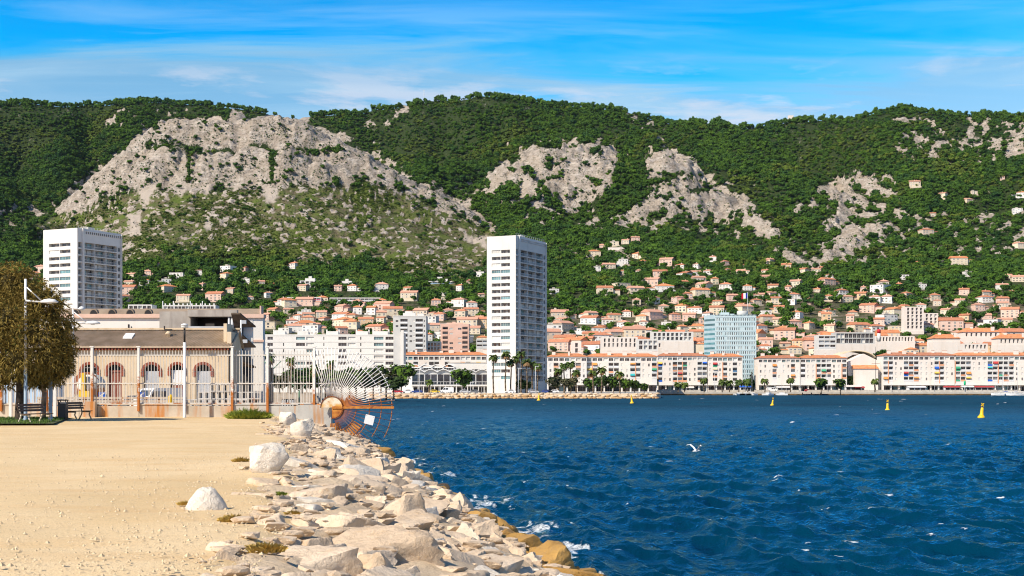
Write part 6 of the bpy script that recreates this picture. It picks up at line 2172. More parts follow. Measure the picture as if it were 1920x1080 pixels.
for c, w_, zs_, zt_, kind in ARCH:
    n_ = 11
    ring = MB()
    r0, r1 = w_ / 2 - .02, w_ / 2 + .20
    ky = (zt_ - zs_) / (w_ / 2)
    for k in range(n_):
        a0 = math.pi * k / n_ + .02; a1 = math.pi * (k + 1) / n_ - .02
        P_ = [(c + r * math.cos(a), y, zs_ + ky * r * math.sin(a)) for y in (-.07, -.002) for r, a in ((r0, a0), (r1, a0), (r1, a1), (r0, a1))]
        vb = MB(); vb._add(P_, [(0, 1, 2, 3), (7, 6, 5, 4), (0, 4, 5, 1), (1, 5, 6, 2), (2, 6, 7, 3), (3, 7, 4, 0)]); vb.build('arch_brick', M_brick, wk)
    for sx_ in (-1, 1):
        MB().box(c + sx_ * (w_ / 2 + .09) - .11, c + sx_ * (w_ / 2 + .09) + .11, -.06, -.002, zs_ - .38, zs_ - .03).build('impost', M_brick, wk)
    if kind == 'door':
        for k in range(5): MB().box(c - w_ / 2 + k * w_ / 5 + .01, c - w_ / 2 + (k + 1) * w_ / 5 - .01, .20, .26, GZ - .2, zs_ - .1).build('door_board', M_door, wk)
        MB().box(c - w_ / 2, c + w_ / 2, .15, .25, zs_ - .098, zs_ + .05).build('lintel', M_door, wk)
    elif kind in ('sheet', 'half'):
        MB().box(c - w_ / 2 + .04, c + w_ / 2 - .04, .16, .22, GZ - .2 if kind == 'sheet' else az(722, Y), zs_ + .02).build('panel', M_zinc if kind == 'sheet' else M_rail, wk)
        if kind == 'half': MB().box(c - w_ / 2 + .04, c + w_ / 2 - .04, .18, .24, GZ - .2, az(722, Y) - .02).build('door_board', M_door, wk)
    else:
        link('window', win_mesh(round(w_ - .1, 2), .7, 2, gm=M_dark), wk, (c - w_ / 2 + .05, .3, zs_ - .45))
        MB().box(c - w_ / 2 + .04, c + w_ / 2 - .04, .16, .22, GZ - .2, zs_ - .5).build('panel', M_stucco, wk)
# roof with real tile ridges (a tile course is smaller than a few pixels: one part)
b = MB()
nx_ = 150; slope = (zr - ze + .12) / 3.12
for k in range(nx_):
    xa = x0 - .4 + (x1 - x0 + .6) * k / nx_; xb = x0 - .4 + (x1 - x0 + .6) * (k + 1) / nx_
    xm = (xa + xb) / 2
    ya, yb = -.42, 2.7
    za, zb_ = ze - .08, zr
    b._add([(xa, ya, za), (xm, ya, za + .07), (xb, ya, za), (xb, yb, zb_), (xm, yb, zb_ + .07), (xa, yb, zb_), (xa, ya, za - .1), (xb, ya, za - .1)], [(0, 1, 4, 5), (1, 2, 3, 4), (6, 7, 2, 1, 0)])
b._add([(x0 - .4, 2.7, zr + .05), (x1 + .2, 2.7, zr + .05), (x1 + .2, 4.2, ze - .1), (x0 - .4, 4.2, ze - .1)], [(0, 1, 2, 3)])
b.build('roof', M_browntile, wk)
MB().box(x0 - .4, x1 + .2, 2.55, 2.85, zr + .072, zr + .20).build('ridge_cap', M_stucco, wk)
for k in range(62):
    x = x0 + .1 + (x1 - x0 - .2) * k / 61
    MB().box(x - .05, x + .05, -.36, -.002, ze - .34, ze - .19).build('rafter_end', M_brick, wk)
MB().box(x0 - .4, x1 + .2, -.40, -.3, ze - .185, ze - .14).build('gutter', M_zinc, wk)
xs_ = ax(232, Y); MB().prism([(.95, ze + .55), (1.75, ze + .55 + .8 * slope), (1.75, ze + .66 + .8 * slope), (.95, ze + .66)], xs_ - .35, xs_ + .35, 'x').build('skylight', M_rail, wk)
MB().box(ax(417, Y), ax(423, Y), .4, 2.6, ze + .1, az(606, Y)).box(ax(425, Y), ax(433, Y), .1, 2.2, ze - .3, az(622, Y)).build('gable_parapet', M_stucco, wk)
MB().box(ax(430, Y), ax(437, Y), -.3, -.01, GZ, ze).build('corner_post', M_black, wk)
vt = thing('roof_vent', 'small rusty bird shaped vent on the brown tiled roof', 'roof vent', (ax(306, Y), Y + 1.5, az(632, Y)))
MB().lathe([(.16, 0), (.14, .25), (.26, .3), (.1, .5)], n=10).build('pipe', M_stucco, vt)
MB().box(-.3, .3, -.05, .05, .55, .66).box(-.34, -.26, -.04, .04, .66, .9).build('cowl', M_black, vt)

# upper hall behind --------------------------------------------------------------
Y = 135.0
hl = thing('yard_hall', 'long white hall with brown roof and pink cornice behind the workshop', 'hall', (0, Y, 0))
x0, x1 = ax(70, Y), ax(493, Y)
zc_ = az(596, Y); zr = az(578, Y)
MB().box(x0, x1, 0, 1.2, GZ - .3, zc_).build('wall', M_hallw, hl)
MB().box(x0 - .1, x1 + .12, -.25, -.002, zc_ - .002, zc_ + .38).box(x0 - .1, x1 + .12, -.001, 1.2, zc_ + .003, zc_ + .36).box(ax(470, Y), x1 + .10, -.12, -.003, az(641, Y), az(637, Y)).build('cornice', M_trim, hl)
MB().prism([(-.15, zc_ + .38), (1.5, zc_ + .38), (1.3, zr + .02), (1.0, zr + .02)], x0, ax(488, Y), 'x').build('roof', M_hallroof, hl)
MB().box(ax(487, Y) + .01, ax(490, Y), -.1, 1.2, zc_ + .38, zr + .25).build('gable_coping', M_trim, hl)
for px in (142, 176, 210, 244, 278):
    c = ax(px, Y)
    b = MB()
    arc = [(c + .42 * math.cos(q), zc_ + .38 + .55 * math.sin(q)) for q in np.linspace(0, math.pi, 8)]
    b.prism(arc, -.10, 1.2); b.build('dormer', M_hallroof, hl)
    b = MB(); b.prism([(a * .8 + c * .2, (z - zc_ - .38) * .75 + zc_ + .39) for a, z in arc], -.16, -.11); b.build('dormer_vent', M_dark, hl)
b = MB(); b.tube((ax(268, Y), 1.2, zc_ + .55), (ax(268, Y), 1.0, zr - .1), .32, None, 10); b.build('roof_light', M_door, hl)
MB().box(ax(240, Y), ax(242.5, Y), -.05, -.002, az(620, Y), az(608, Y)).box(ax(245.5, Y), ax(247, Y), -.05, -.002, az(620, Y), az(612, Y)).build('slot_window', M_black, hl)
for px in (300, 320, 352, 375): MB().tube((ax(px, Y), 1.1, zr - .2), (ax(px, Y), 1.1, zr + .8), .05, None, 5).build('roof_pipe', M_rail, hl)

M_darkcan = mat('shade darkened canopy boards', (.07, .055, .045), (.15, .115, .085), scale=2, rough=.9, coord='World')  # shade of the underside is put into the board colour
# concrete control room with a dark open front -------------------------------------
Y = 126.0
cr = thing('concrete_annex', 'raw concrete annex with a dark open loggia above the tiled roof', 'building', (0, Y, 0))
xa, xb, xc = ax(299, Y), ax(354, Y), ax(437, Y)
zt_, zl = az(584, Y), az(617, Y)
mb = MB(); f = Face(mb, Matrix.Identity(4), cr, 0)
f.wall(xa, xc, GZ, zt_, [(ax(357, Y), ax(436, Y), az(613, Y), az(594, Y), 2.9)])
mb.m(0); mb.poly([(xc, 0, GZ), (xc, 3.2, GZ), (xc, 3.2, zt_), (xc, 0, zt_)]); mb.poly([(xa, 0, zt_), (xc, 0, zt_), (xc, 3.2, zt_), (xa, 3.2, zt_)])
mb.build('wall', [M_concrete, M_black], cr)
MB().box(xb, xc + .5, -.5, -.004, az(594, Y), zt_ + .12).build('beam', M_concrete, cr)
MB().box(xb, xc, -.12, -.04, az(613, Y) - .1, az(613, Y) + .06).build('rail', M_zinc, cr)
for px, m in ((373, M_teal), (410, M_teal)): MB().box(ax(px, Y), ax(px + 17, Y), 2.7, 2.9, az(613, Y), az(604, Y)).build('window', m, cr)
for px in (431, 437): MB().tube((ax(px, Y), -.25, zl - 1), (ax(px, Y), -.25, az(594, Y)), .14, None, 8).build('pillar', M_zinc, cr)
for r0, r1 in ((591, 614), (627, 652), (676, 690)):
    b = MB(); xs1, xs2 = ax(440, Y), ax(480, Y)
    zr0, zr1 = az(r0, Y), az(r1, Y)         # boards tilt up towards the sea, so their shaded underside shows
    b._add([(xs1, -1.6, zr0), (ax(457, Y), -1.6, zr0), (xs2, -.1, zr1), (xs1, -.1, zr1), (xs1, -1.6, zr0 + .14), (ax(457, Y), -1.6, zr0 + .14), (xs2, -.1, zr1 + .14), (xs1, -.1, zr1 + .14)],
           [(0, 1, 2, 3), (7, 6, 5, 4), (0, 4, 5, 1), (1, 5, 6, 2), (2, 6, 7, 3), (3, 7, 4, 0)])
    b.build('canopy', M_darkcan, cr)
MB().box(ax(438, Y), ax(452, Y), .3, 2, GZ, az(592, Y)).build('stair_shaft', M_black, cr)
MB().box(ax(452, Y) + .01, ax(470, Y), 1.0, 1.3, GZ, az(600, Y)).build('block_wall', M_hallw, cr)
MB().box(ax(452, Y), ax(466, Y), -.4, 1.45, GZ, az(668, Y)).build('dark_bay', M_dark, cr)
mp_ = thing('floodlight_mast', 'white mast with floodlights beside the dark canopies', 'floodlight', (ax(452, 118), 118, GZ))
MB().tube((0, 0, 0), (0, 0, az(600, 118) - GZ), .1, .08, 8).build('pole', M_rail, mp_)
for dz_, dx_ in ((0, .3), (.9, -.35), (1.7, .4), (2.4, -.2)):
    z = az(604, 118) - GZ - dz_
    b = MB(); b.box(dx_ - .2, dx_ + .2, -.3, -.08, z - .15, z + .15); b.build('lamp_head', M_zinc, mp_)
    MB().box(min(0, dx_), max(0, dx_), -.05, .05, z - .04, z + .04).build('bracket', M_rail, mp_)

# things lying in the yard -----------------------------------------------------------
Y = 88.0
tk = thing('storage_tank', 'round white and rusty storage tank with a yellow strap', 'tank', (ax(172, Y), Y, az(724, Y)))
b = MB(); b.M = Matrix.Rotation(R(90), 4, 'X') @ Matrix.Rotation(R(12), 4, 'Y')
b.lathe([(.1, -1.6), (.55, -1.5), (.82, -1.15), (.84, 0), (.82, 1.15), (.55, 1.5), (.1, 1.6)], n=22); b.build('shell', rusty('tank paint', (.66, .62, .54), az(745, Y), az(712, Y), amount=1.1), tk)
b = MB(); b.M = Matrix.Rotation(R(90), 4, 'X'); b.lathe([(.30, .9), (.92, 1.0), (.92, 1.2), (.3, 1.3)], n=22); b.build('end_ring', M_rustd, tk)
MB().box(-.12, .12, -1.9, -1.55, -.8, .85).build('strap', M_yellow, tk)
MB().box(-.6, -.3, -1.3, 1.3, GZ - az(724, Y), -.55).box(.3, .6, -1.3, 1.3, GZ - az(724, Y), -.55).build('cradle', M_concrete, tk)
yb_ = thing('yellow_box', 'yellow machine box in front of the rusty tank', 'machine', (ax(160, 84), 84, GZ))
MB().box(-.35, .35, -.3, .3, az(746, 84) - GZ, az(733, 84) - GZ).build('housing', M_yellow, yb_)
MB().box(-.3, -.2, -.2, .2, 0, az(746, 84) - GZ).box(.2, .3, -.2, .2, 0, az(746, 84) - GZ).build('feet', M_black, yb_)
for px, lab, lit in ((192, 'blue and white arrow sign board behind the fence, by the tank', True), (266, 'blue and white arrow sign board behind the fence, by the white van', False)):
    Y = 82
    sg = thing('arrow_sign', lab, 'road sign', (ax(px, Y), Y, GZ))
    z0_, z1_ = az(749, Y) - GZ, az(735, Y) - GZ
    w_ = (z1_ - z0_)
    MB().box(-w_ / 2, w_ / 2, -.02, .02, z0_, z1_).build('board', mat('sign blue %d' % px, (.02, .10, .42), rough=.5), sg)
    zm_ = (z0_ + z1_) / 2
    b = MB(); b._add([(-.16, -.024, zm_), (.06, -.024, z1_ - .04), (.18, -.024, z1_ - .04), (-.02, -.024, zm_), (.18, -.024, z0_ + .04), (.06, -.024, z0_ + .04)], [(0, 3, 2, 1), (0, 5, 4, 3)]); b.build('arrow', M_rail, sg)
    MB().box(-.03, .03, .021, .06, 0, z1_).build('post', M_zinc, sg)
yh = thing('yellow_bollard', 'yellow bollard machine standing by the wall behind the bars', 'bollard', (ax(320, 79), 79, GZ))
MB().lathe([(.2, 0), (.17, .5), (.2, .7), (.12, 1.0), (.16, 1.1), (.05, 1.25)], n=12).build('body', M_yellow, yh)
MB().box(-.28, .1, -.08, .08, .45, .55).build('arm', M_yellow, yh)
# guard rails along the yard road
gr = thing('guard_rail', 'low rusty double guard rail in the yard behind the bars', 'guard rail', (0, 80, 0))
for z in (az(746, 80), az(752, 80)): MB().box(ax(70, 80), ax(350, 80), -.05, .05, z - .08, z + .06).build('rail', M_lowwall, gr)
for k in range(12):
    x = ax(72 + k * 25, 80); MB().box(x - .06, x + .06, .06, .16, GZ - .1, az(744, 80)).build('post', M_rust, gr)
# stacks of pale concrete crates
M_crate = mat('pale concrete crate', (.40, .38, .36), (.54, .52, .49), scale=2, rough=.9, rand=.2)
g = random.Random(3)
cm_ = MB().box(-.5, .5, -.4, .4, 0, .07).box(-.5, -.42, -.4, .4, .071, .42).box(.42, .5, -.4, .4, .071, .42).box(-.06, .06, -.4, .4, .071, .42).box(-.5, .5, -.4, .4, .421, .48).mesh('concrete_crate', M_crate)
for i_, (px, n_) in enumerate(((360, 2), (385, 3), (410, 4), (432, 4), (455, 3), (478, 3))):
    for k in range(n_):
        o = link('concrete_crate', cm_, None, (ax(px, 86) + g.uniform(-.06, .06), 86 + g.uniform(-.1, .1), GZ - .06 + .485 * k), g.gauss(0, .06))
        o.scale = (.85, 1, 1)
        tag(o, f'{("bottom", "second", "third", "topmost")[k]} pale crate of the {ORD[i_]} stack from left behind the bars', 'crate', 'pale crates stacked in the yard')
dk = thing('dark_pillar', 'tall dark steel pillar against the fence with a rusty foot', 'pillar', (ax(508, 77), 77, GZ - .1))
MB().box(-.13, .13, -.13, .13, 0, az(686, 77) - GZ).build('shaft', M_black, dk); MB().box(-.2, .2, -.2, .2, 0, .12).build('foot', M_rustd, dk)
for px, tp, lab in ((511, 690, 'green pole with forked top beside the dark pillar'), (561, 730, 'short green pole between the fence bars')):
    gp = thing('green_pole', lab, 'pole', (ax(px, 78.5), 78.5, GZ - .1))
    h_ = az(tp, 78.5) - GZ
    MB().tube((0, 0, 0), (0, 0, h_), .05, .045, 8).build('shaft', M_shut['green'], gp)
    b = MB(); b.tube((0, 0, h_), (-.5, 0, h_ + .5), .03, None, 6); b.tube((0, 0, h_), (.5, 0, h_ + .5), .03, None, 6); b.build('fork', M_shut['green'], gp)
cn = thing('dark_container', 'dark slatted container behind the bars near the grey wall end', 'container', (ax(540, 82), 82, GZ - .1))
MB().box(-.4, .4, 0, .7, 0, 1.05).build('shell', M_black, cn)
for k in range(5): MB().box(-.38 + k * .16, -.30 + k * .16, -.03, -.002, .05, 1.0).build('slat', M_zinc, cn)
bl = thing('pale_blue_container', 'pale blue container behind the trunk of the tree', 'container', (ax(-30, 92), 92, GZ))
MB().box(0, ax(98, 92) - ax(-30, 92), 0, 2.4, 0, az(722, 92) - GZ).build('shell', mat('pale blue steel', (.36, .50, .66), (.46, .58, .70), scale=.7, rough=.6), bl)
for k in range(9): MB().box(.4 + k * .5, .5 + k * .5, -.05, -.002, .1, az(724, 92) - GZ).build('rib', MATS['pale blue steel'], bl)
rp = thing('rubble_heap', 'rusty scrap and earth heap behind the grey wall end', 'heap', (ax(600, 90), 90, GZ - .2))
b = MB(); g = random.Random(8)
for k in range(26):
    b.M = Matrix.Translation((g.uniform(-1.6, 1.6), g.uniform(-.8, .8), g.uniform(0, .7))) @ Matrix.Rotation(g.uniform(0, 6), 4, 'Z')
    b._add([v * g.uniform(.25, .5) for v in l1v], l1f)
b.build('heap', M_rust, rp)
tag(rp.children[0] if False else KIDS[rp.name][0], kind='stuff')


# ================================================================ VEHICLES
M_tyre = mat('tyre rubber', (.02, .02, .02), rough=.9)
M_rim = mat('wheel rim', (.45, .45, .46), rough=.4, metal=.6)
M_lampw = mat('headlight lens', (.7, .7, .68), rough=.2)
M_lampr = mat('tail light lens', (.4, .02, .02), rough=.3)
CARP = {k: mat(k + ' car paint', c, rough=.3, spec=.6) for k, c in {'red': (.38, .02, .03), 'white': (.74, .74, .73), 'dark blue': (.02, .05, .22), 'silver': (.45, .46, .48), 'grey': (.14, .15, .16), 'black': (.02, .02, .025), 'yellow': (.7, .5, .05)}.items()}


def vehicle(label, x, y, z, paint, van=False, flip=1, group='cars parked along the far shore', rz=0.0, name=None):
    t = thing(name or ('parked_van' if van else 'parked_car'), label, 'van' if van else 'car', (x, y, z), rz + (math.pi if flip < 0 else 0), group)
    L, H, Wd = (5.2, 2.3, 1.95) if van else (4.2, 1.48, 1.75)
    if van:
        prof = [(-2.6, .35), (2.55, .35), (2.6, .9), (2.45, 1.15), (1.75, 1.35), (1.25, 2.1), (.9, 2.28), (-2.5, 2.3), (-2.6, 2.1)]
        side = [[(1.55, 1.35), (1.15, 1.98), (.55, 1.98), (.55, 1.35)], [(.4, 1.35), (.4, 1.98), (-.5, 1.98), (-.5, 1.35)]]
        ws = [(1.72, 1.36), (1.27, 2.06)]
        wx_ = (1.65, -1.6)
    else:
        prof = [(-2.1, .32), (2.05, .32), (2.12, .62), (1.95, .82), (1.0, .95), (.35, 1.42), (-.9, 1.47), (-1.65, 1.05), (-2.08, .95), (-2.14, .6)]
        side = [[(.78, .98), (.28, 1.36), (-.25, 1.38), (-.25, .98)], [(-.33, .98), (-.33, 1.38), (-.88, 1.38), (-1.35, 1.02)]]
        ws = [(.98, .97), (.38, 1.40)]
        wx_ = (1.28, -1.28)
    MB().prism(prof, -Wd / 2, Wd / 2).build('body', paint, t)
    for s in (-1, 1):
        for q in side:
            b = MB(); y0 = s * (Wd / 2 + .004)
            b.prism(q, min(y0, y0 + s * .012), max(y0, y0 + s * .012)); b.build('side_window', M_glass, t)
        MB().cbox((L / 2 - .06, s * Wd * .36, .68 if not van else .85), (.12, .34, .16)).build('headlight', M_lampw, t)
        MB().cbox((-L / 2 + .03, s * Wd * .40, .82 if not van else 1.1), (.1, .2, .22)).build('tail_light', M_lampr, t)
        for wxx in wx_:
            r_ = .34 if van else .31
            b = MB(); b.tube((wxx, s * (Wd / 2 - .16), r_), (wxx, s * (Wd / 2 + .02), r_), r_, None, 14)
            wl = b.build('wheel', M_tyre, t)
            MB().tube((wxx, s * (Wd / 2 + .021), r_), (wxx, s * (Wd / 2 + .03), r_), r_ * .6, None, 12).build('rim', M_rim, wl)
    (a0, z0), (a1, z1) = ws
    MB()._add([(a0 + .012, -Wd * .42, z0 + .012), (a0 + .012, Wd * .42, z0 + .012), (a1 + .012, Wd * .38, z1 + .012), (a1 + .012, -Wd * .38, z1 + .012)], [(0, 1, 2, 3)]).build('windscreen', M_glass, t)
    return t


o = vehicle('white van standing behind the bars before the third arch', ax(300, 96), 95, GZ - .06, CARP['white'], True, -1, None, R(55)); o.scale = (.7, .7, .74)
o = vehicle('dark car half hidden behind the bars by the blue sign', ax(258, 97), 97, GZ - .06, CARP['grey'], False, -1, None, R(60)); o.scale = (.8, .8, .8)
for px, Y, k, van, fl, lab in ((746, 512, 'red', False, 1, 'red car parked at the near end of the stony shore'), (764, 513, 'white', False, -1, 'white car between the red car and the blue car'), (782, 512, 'dark blue', False, -1, 'dark blue car next to the parked white car'),
                               (838, 511, 'white', True, -1, 'white delivery van parked before the pavilion'), (815, 514, 'yellow', False, 1, 'small yellow car behind the shore lamp'), (872, 513, 'silver', False, 1, 'silver car parked to the right of the white van'),
                               (888, 514, 'grey', False, -1, 'grey car parked under the leafy pavilion tree'), (957, 514, 'white', False, -1, 'white car parked under the left fan palms'), (1000, 512, 'silver', False, 1, 'silver car parked under the palm clump'),
                               (1026, 513, 'dark blue', False, 1, 'dark blue car near the tower corner'), (1038, 513, 'white', False, -1, 'white car by the olive grey trees'), (1248, 720, 'white', False, 1, 'white car on the quay before the orange panelled flats'),
                               (1300, 721, 'silver', False, 1, 'silver car on the quay between two date palms'), (1448, 722, 'white', True, 1, 'white van on the quay before the cream flats'), (1516, 722, 'red', False, 1, 'red car on the quay left of the round pines'),
                               (1690, 720, 'grey', False, 1, 'grey car on the quay before the green awnings')):
    vehicle(lab, ax(px, Y), Y, QZ, CARP[k], van, fl)
# ================================================================ TREE, LAMPS, BENCHES AND BIN AT THE LEFT EDGE
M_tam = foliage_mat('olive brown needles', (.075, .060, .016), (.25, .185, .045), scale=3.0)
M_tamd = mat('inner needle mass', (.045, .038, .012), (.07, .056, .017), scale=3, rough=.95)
M_trunkd = mat('dark rough trunk', (.035, .026, .020), (.075, .055, .04), scale=7, rough=.95, bump=.8, dist=.05, stretch=(3, 3, .6))
M_trunkp = mat('pale trunk', (.26, .20, .15), (.36, .29, .22), scale=6, rough=.95, bump=.5)


def feather_tree(name, label, px, row, Y, lumps, trunk_pts, trunk_r, m_trunk, n, seed):
    """crown of thin drooping needle sprays; lumps are (column, row, radius in picture pixels, depth offset)"""
    g = random.Random(seed)
    base = Vector((ax(px, Y), Y, GZ))
    t = thing(name, label, 'tree', base)
    u = Y / F
    b = MB(); pts = [Vector((ax(a, Y) - base.x, d, az(r_, Y) - GZ)) for a, r_, d in trunk_pts]
    b.path(pts, trunk_r, 10); b.build('trunk', m_trunk, t)
    LL = [(Vector((ax(a, Y) - base.x, d, az(r_, Y) - GZ)), rad * u) for a, r_, rad, d in lumps]
    for k, (c, r_) in enumerate(LL):
        if k % 4 == 0:
            b = MB(); mid = pts[-1] * .5 + c * .5 + Vector((g.gauss(0, .15), g.gauss(0, .15), .1))
            b.path([pts[-1], mid, c], [trunk_r[-1] * .55, .05, .015], 6); b.build('limb', m_trunk, t)
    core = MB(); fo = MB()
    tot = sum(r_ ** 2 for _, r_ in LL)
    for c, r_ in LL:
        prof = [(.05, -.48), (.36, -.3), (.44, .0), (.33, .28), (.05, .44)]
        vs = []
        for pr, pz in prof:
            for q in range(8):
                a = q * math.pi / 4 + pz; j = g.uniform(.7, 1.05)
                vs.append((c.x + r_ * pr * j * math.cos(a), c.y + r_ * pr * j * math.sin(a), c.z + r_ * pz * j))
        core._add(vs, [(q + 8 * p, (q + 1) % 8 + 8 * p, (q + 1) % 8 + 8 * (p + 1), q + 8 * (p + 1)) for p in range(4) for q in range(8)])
        for _ in range(int(n * r_ ** 2 / tot)):
            d = Vector((g.gauss(0, 1), g.gauss(0, 1), g.gauss(0, 1) + .15)).normalized()
            p = c + d * r_ * (g.random() ** .45) * 1.0
            # a spray of four needles
            ax_ = (d * .8 + Vector((g.gauss(0, .5), g.gauss(0, .5), g.gauss(0, .5) - .05))).normalized()
            for _2 in range(3):
                v = (ax_ + Vector((g.gauss(0, .35), g.gauss(0, .35), g.gauss(0, .35)))).normalized()
                L = g.uniform(.12, .30); sd_ = v.orthogonal().normalized()
                ang = g.uniform(0, 6.28); o_ = v.cross(sd_); sd_ = (sd_ * math.cos(ang) + o_ * math.sin(ang)) * g.uniform(.014, .034)
                tip = p + v * L + Vector((0, 0, -.06 * L / .2))
                fo._add([p - sd_, p + sd_, tip], [(0, 1, 2)])
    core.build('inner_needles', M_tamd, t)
    fo.build('crown', M_tam, t)
    return t


feather_tree('tamarisk_tree', 'big brown olive feathery tree with a dark trunk at the left edge', 37, 793, 65.5,
             [(-70, 600, 60, .6), (-40, 560, 48, 0), (-10, 545, 46, .3), (22, 530, 40, -.2), (48, 548, 42, .2), (72, 572, 42, -.3), (96, 590, 36, .2), (-60, 660, 52, -.3), (-20, 620, 55, -.8), (25, 600, 56, -.9), (68, 625, 50, -.7), (104, 622, 34, .1),
              (118, 650, 27, .2), (-40, 700, 36, .4), (0, 680, 46, -.5), (45, 670, 46, -.9), (88, 668, 40, -.4), (112, 682, 26, .3), (10, 712, 24, .1), (62, 700, 28, -.2), (-5, 520, 26, .4), (40, 515, 20, 0), (108, 570, 16, 0), (125, 610, 20, .2), (88, 552, 24, .1), (132, 640, 12, .2), (96, 706, 18, .4)],
             [(37, 800, 0), (36, 770, .02), (38, 735, 0), (36, 700, .05), (40, 665, 0)], [.26, .21, .19, .17, .12], M_trunkd, 15500, 1)
feather_tree('tamarisk_tree', 'smaller feathery tree with a pale trunk behind the bench', 82, 785, 69,
             [(84, 690, 26, .3), (104, 670, 26, 0), (118, 660, 20, .2), (70, 700, 20, -.2), (100, 705, 20, .3), (62, 712, 16, .1), (122, 690, 16, .2), (80, 715, 14, 0), (128, 668, 12, 0)],
             [(80, 786, 0), (82, 760, 0), (83, 735, .02), (80, 715, 0)], [.16, .14, .13, .09], M_trunkp, 3600, 2)

M_lamppole = mat('white lamp pole', (.68, .68, .67), (.74, .74, .73), scale=2, rough=.5)
M_lampblue = mat('blue grey lamp pole', (.22, .30, .38), (.28, .36, .44), scale=2, rough=.5)


def street_lamp(label, px, row_b, row_t, arms, two_tone=True):
    Y = (CZ - GZ) * F / (row_b - HZ); u = Y / F
    t = thing('street_lamp', label, 'street lamp', (ax(px, Y), Y, GZ))
    H_ = az(row_t, Y) - GZ
    zc_ = H_ * .36
    MB().lathe([(.15, 0), (.13, .12), (.085, .2), (.08, zc_)], n=14).build('lower_pole', M_lampblue if two_tone else M_lamppole, t)
    MB().tube((0, 0, zc_ + .001), (0, 0, H_), 0.076, .060, 12).build('pole', M_lamppole, t)
    for (ra, dx, dirn, strut) in arms:          # arm row, reach in pixels, side, strut or not
        z = az(ra, Y) - GZ; x = dirn * dx * u
        b = MB(); b.tube((0, 0, z + .06), (x * .55, 0, z - .02), .05, .045, 8); b.build('arm', M_lamppole, t)
        if strut:
            MB().tube((0, 0, z + .75), (x * .5, 0, z + .05), .035, None, 6).build('strut', M_lamppole, t)
        b = MB(); b.M = Matrix.Translation((x * .74, 0, z))
        b._add([], [])
        n_ = 12; vs = []
        for r_, zz in ((.02, .16), (.6, .12), (1.0, .0), (.8, -.06), (.02, -.07)):
            for k in range(n_):
                a = 2 * math.pi * k / n_
                vs.append((abs(x) * .30 * r_ * math.cos(a), .22 * r_ * math.sin(a), zz))
        b._add(vs, [(k + n_ * j, k + n_ * (j + 1), (k + 1) % n_ + n_ * (j + 1), (k + 1) % n_ + n_ * j) for j in range(4) for k in range(n_)], True)
        hd = b.build('lamp_head', M_lamppole, t)
        b = MB(); b.M = Matrix.Translation((x * .74, 0, z - .075)); b.lathe([(.12, -.02), (.13, .0)], n=10); b.build('lens', M_lampw, hd)
    return t


street_lamp('tall lamp with a braced arm in front of the big tree', 48, 791, 523, [(566, 60, 1, True)])
street_lamp('bare lamp pole in front of the tree beside the litter bin', 95, 789.5, 543, [(588, 30, -1, False)])
street_lamp('all white lamp with two arms right of the big tree', 137, 776, 580, [(579, -22, -1, False), (606, 50, 1, True)], False)
Y = (CZ - GZ) * F / (783 - HZ)
t = thing('mushroom_lamp', 'lamp with a round white mushroom cap against the fence', 'street lamp', (ax(346, Y), Y, GZ - .05))
H_ = az(608, Y) - GZ
MB().lathe([(.12, 0), (.09, .1), (.085, H_ - .95)], n=12).build('lower_pole', M_lamppole, t)
MB().tube((0, 0, H_ - .949), (0, 0, H_ - .16), .055, None, 10).build('pole', M_black, t)
MB().lathe([(.06, H_ - .18), (.19, H_ - .13), (.17, H_ - .02), (.05, H_ + .06)], n=16).build('globe', M_lampw, t)
MB().lathe([(.21, H_ - .03), (.17, H_ + .05), (.05, H_ + .10)], n=16).build('cap', M_lamppole, t)
for px, lab, rt in ((20, 'short white post by the fence at the left edge', 716), (103, 'white fence post between the lamps', 722)):
    Y = 72.5
    t = thing('white_post', lab, 'post', (ax(px, Y), Y, GZ))
    MB().box(-.075, .075, -.075, .075, 0, az(rt, Y) - GZ).build('shaft', M_lamppole, t)
    MB().box(-.1, .1, -.1, .1, az(rt, Y) - GZ + .001, az(rt, Y) - GZ + .05).build('cap', M_lamppole, t)

M_slat = mat('dark bench wood', (.06, .035, .025), (.12, .07, .045), scale=5, rough=.6, stretch=(1, 8, 8))
M_leg = mat('cast bench leg', (.60, .52, .40), (.66, .58, .46), scale=4, rough=.6)
M_legr = mat('rusty bench leg', (.42, .26, .12), (.58, .44, .28), scale=4, rough=.7)


def bench(label, px, row, rz, ml, L=1.9):
    Y = (CZ - GZ) * F / (row - HZ)
    t = thing('park_bench', label, 'bench', (ax(px, Y), Y, GZ), rz)
    for k in range(4):
        MB().box(-L / 2, L / 2, -.42 + k * .125, -.42 + k * .125 + .10, .43, .465).build('seat_slat', M_slat, t)
    for k in range(3):
        z = .56 + k * .125
        b = MB(); b.M = Matrix.Translation((0, .10 + k * .03, z)) @ Matrix.Rotation(R(-14), 4, 'X'); b.box(-L / 2, L / 2, -.018, .018, 0, .10); b.build('back_slat', M_slat, t)
    for x in (-L / 2 + .18, L / 2 - .18):
        b = MB()
        b.path([(x, -.46, 0), (x, -.40, .14), (x, -.33, .26), (x, -.38, .41)], [.045, .035, .033, .04], 8)
        b.path([(x, .26, 0), (x, .17, .16), (x, .10, .30), (x, .09, .42), (x, .17, .70), (x, .215, .93)], [.045, .036, .036, .036, .03, .02], 8)
        b.path([(x, -.40, .405), (x, .10, .405)], [.032, .032], 8)
        b.build('leg', ml, t)
    return t


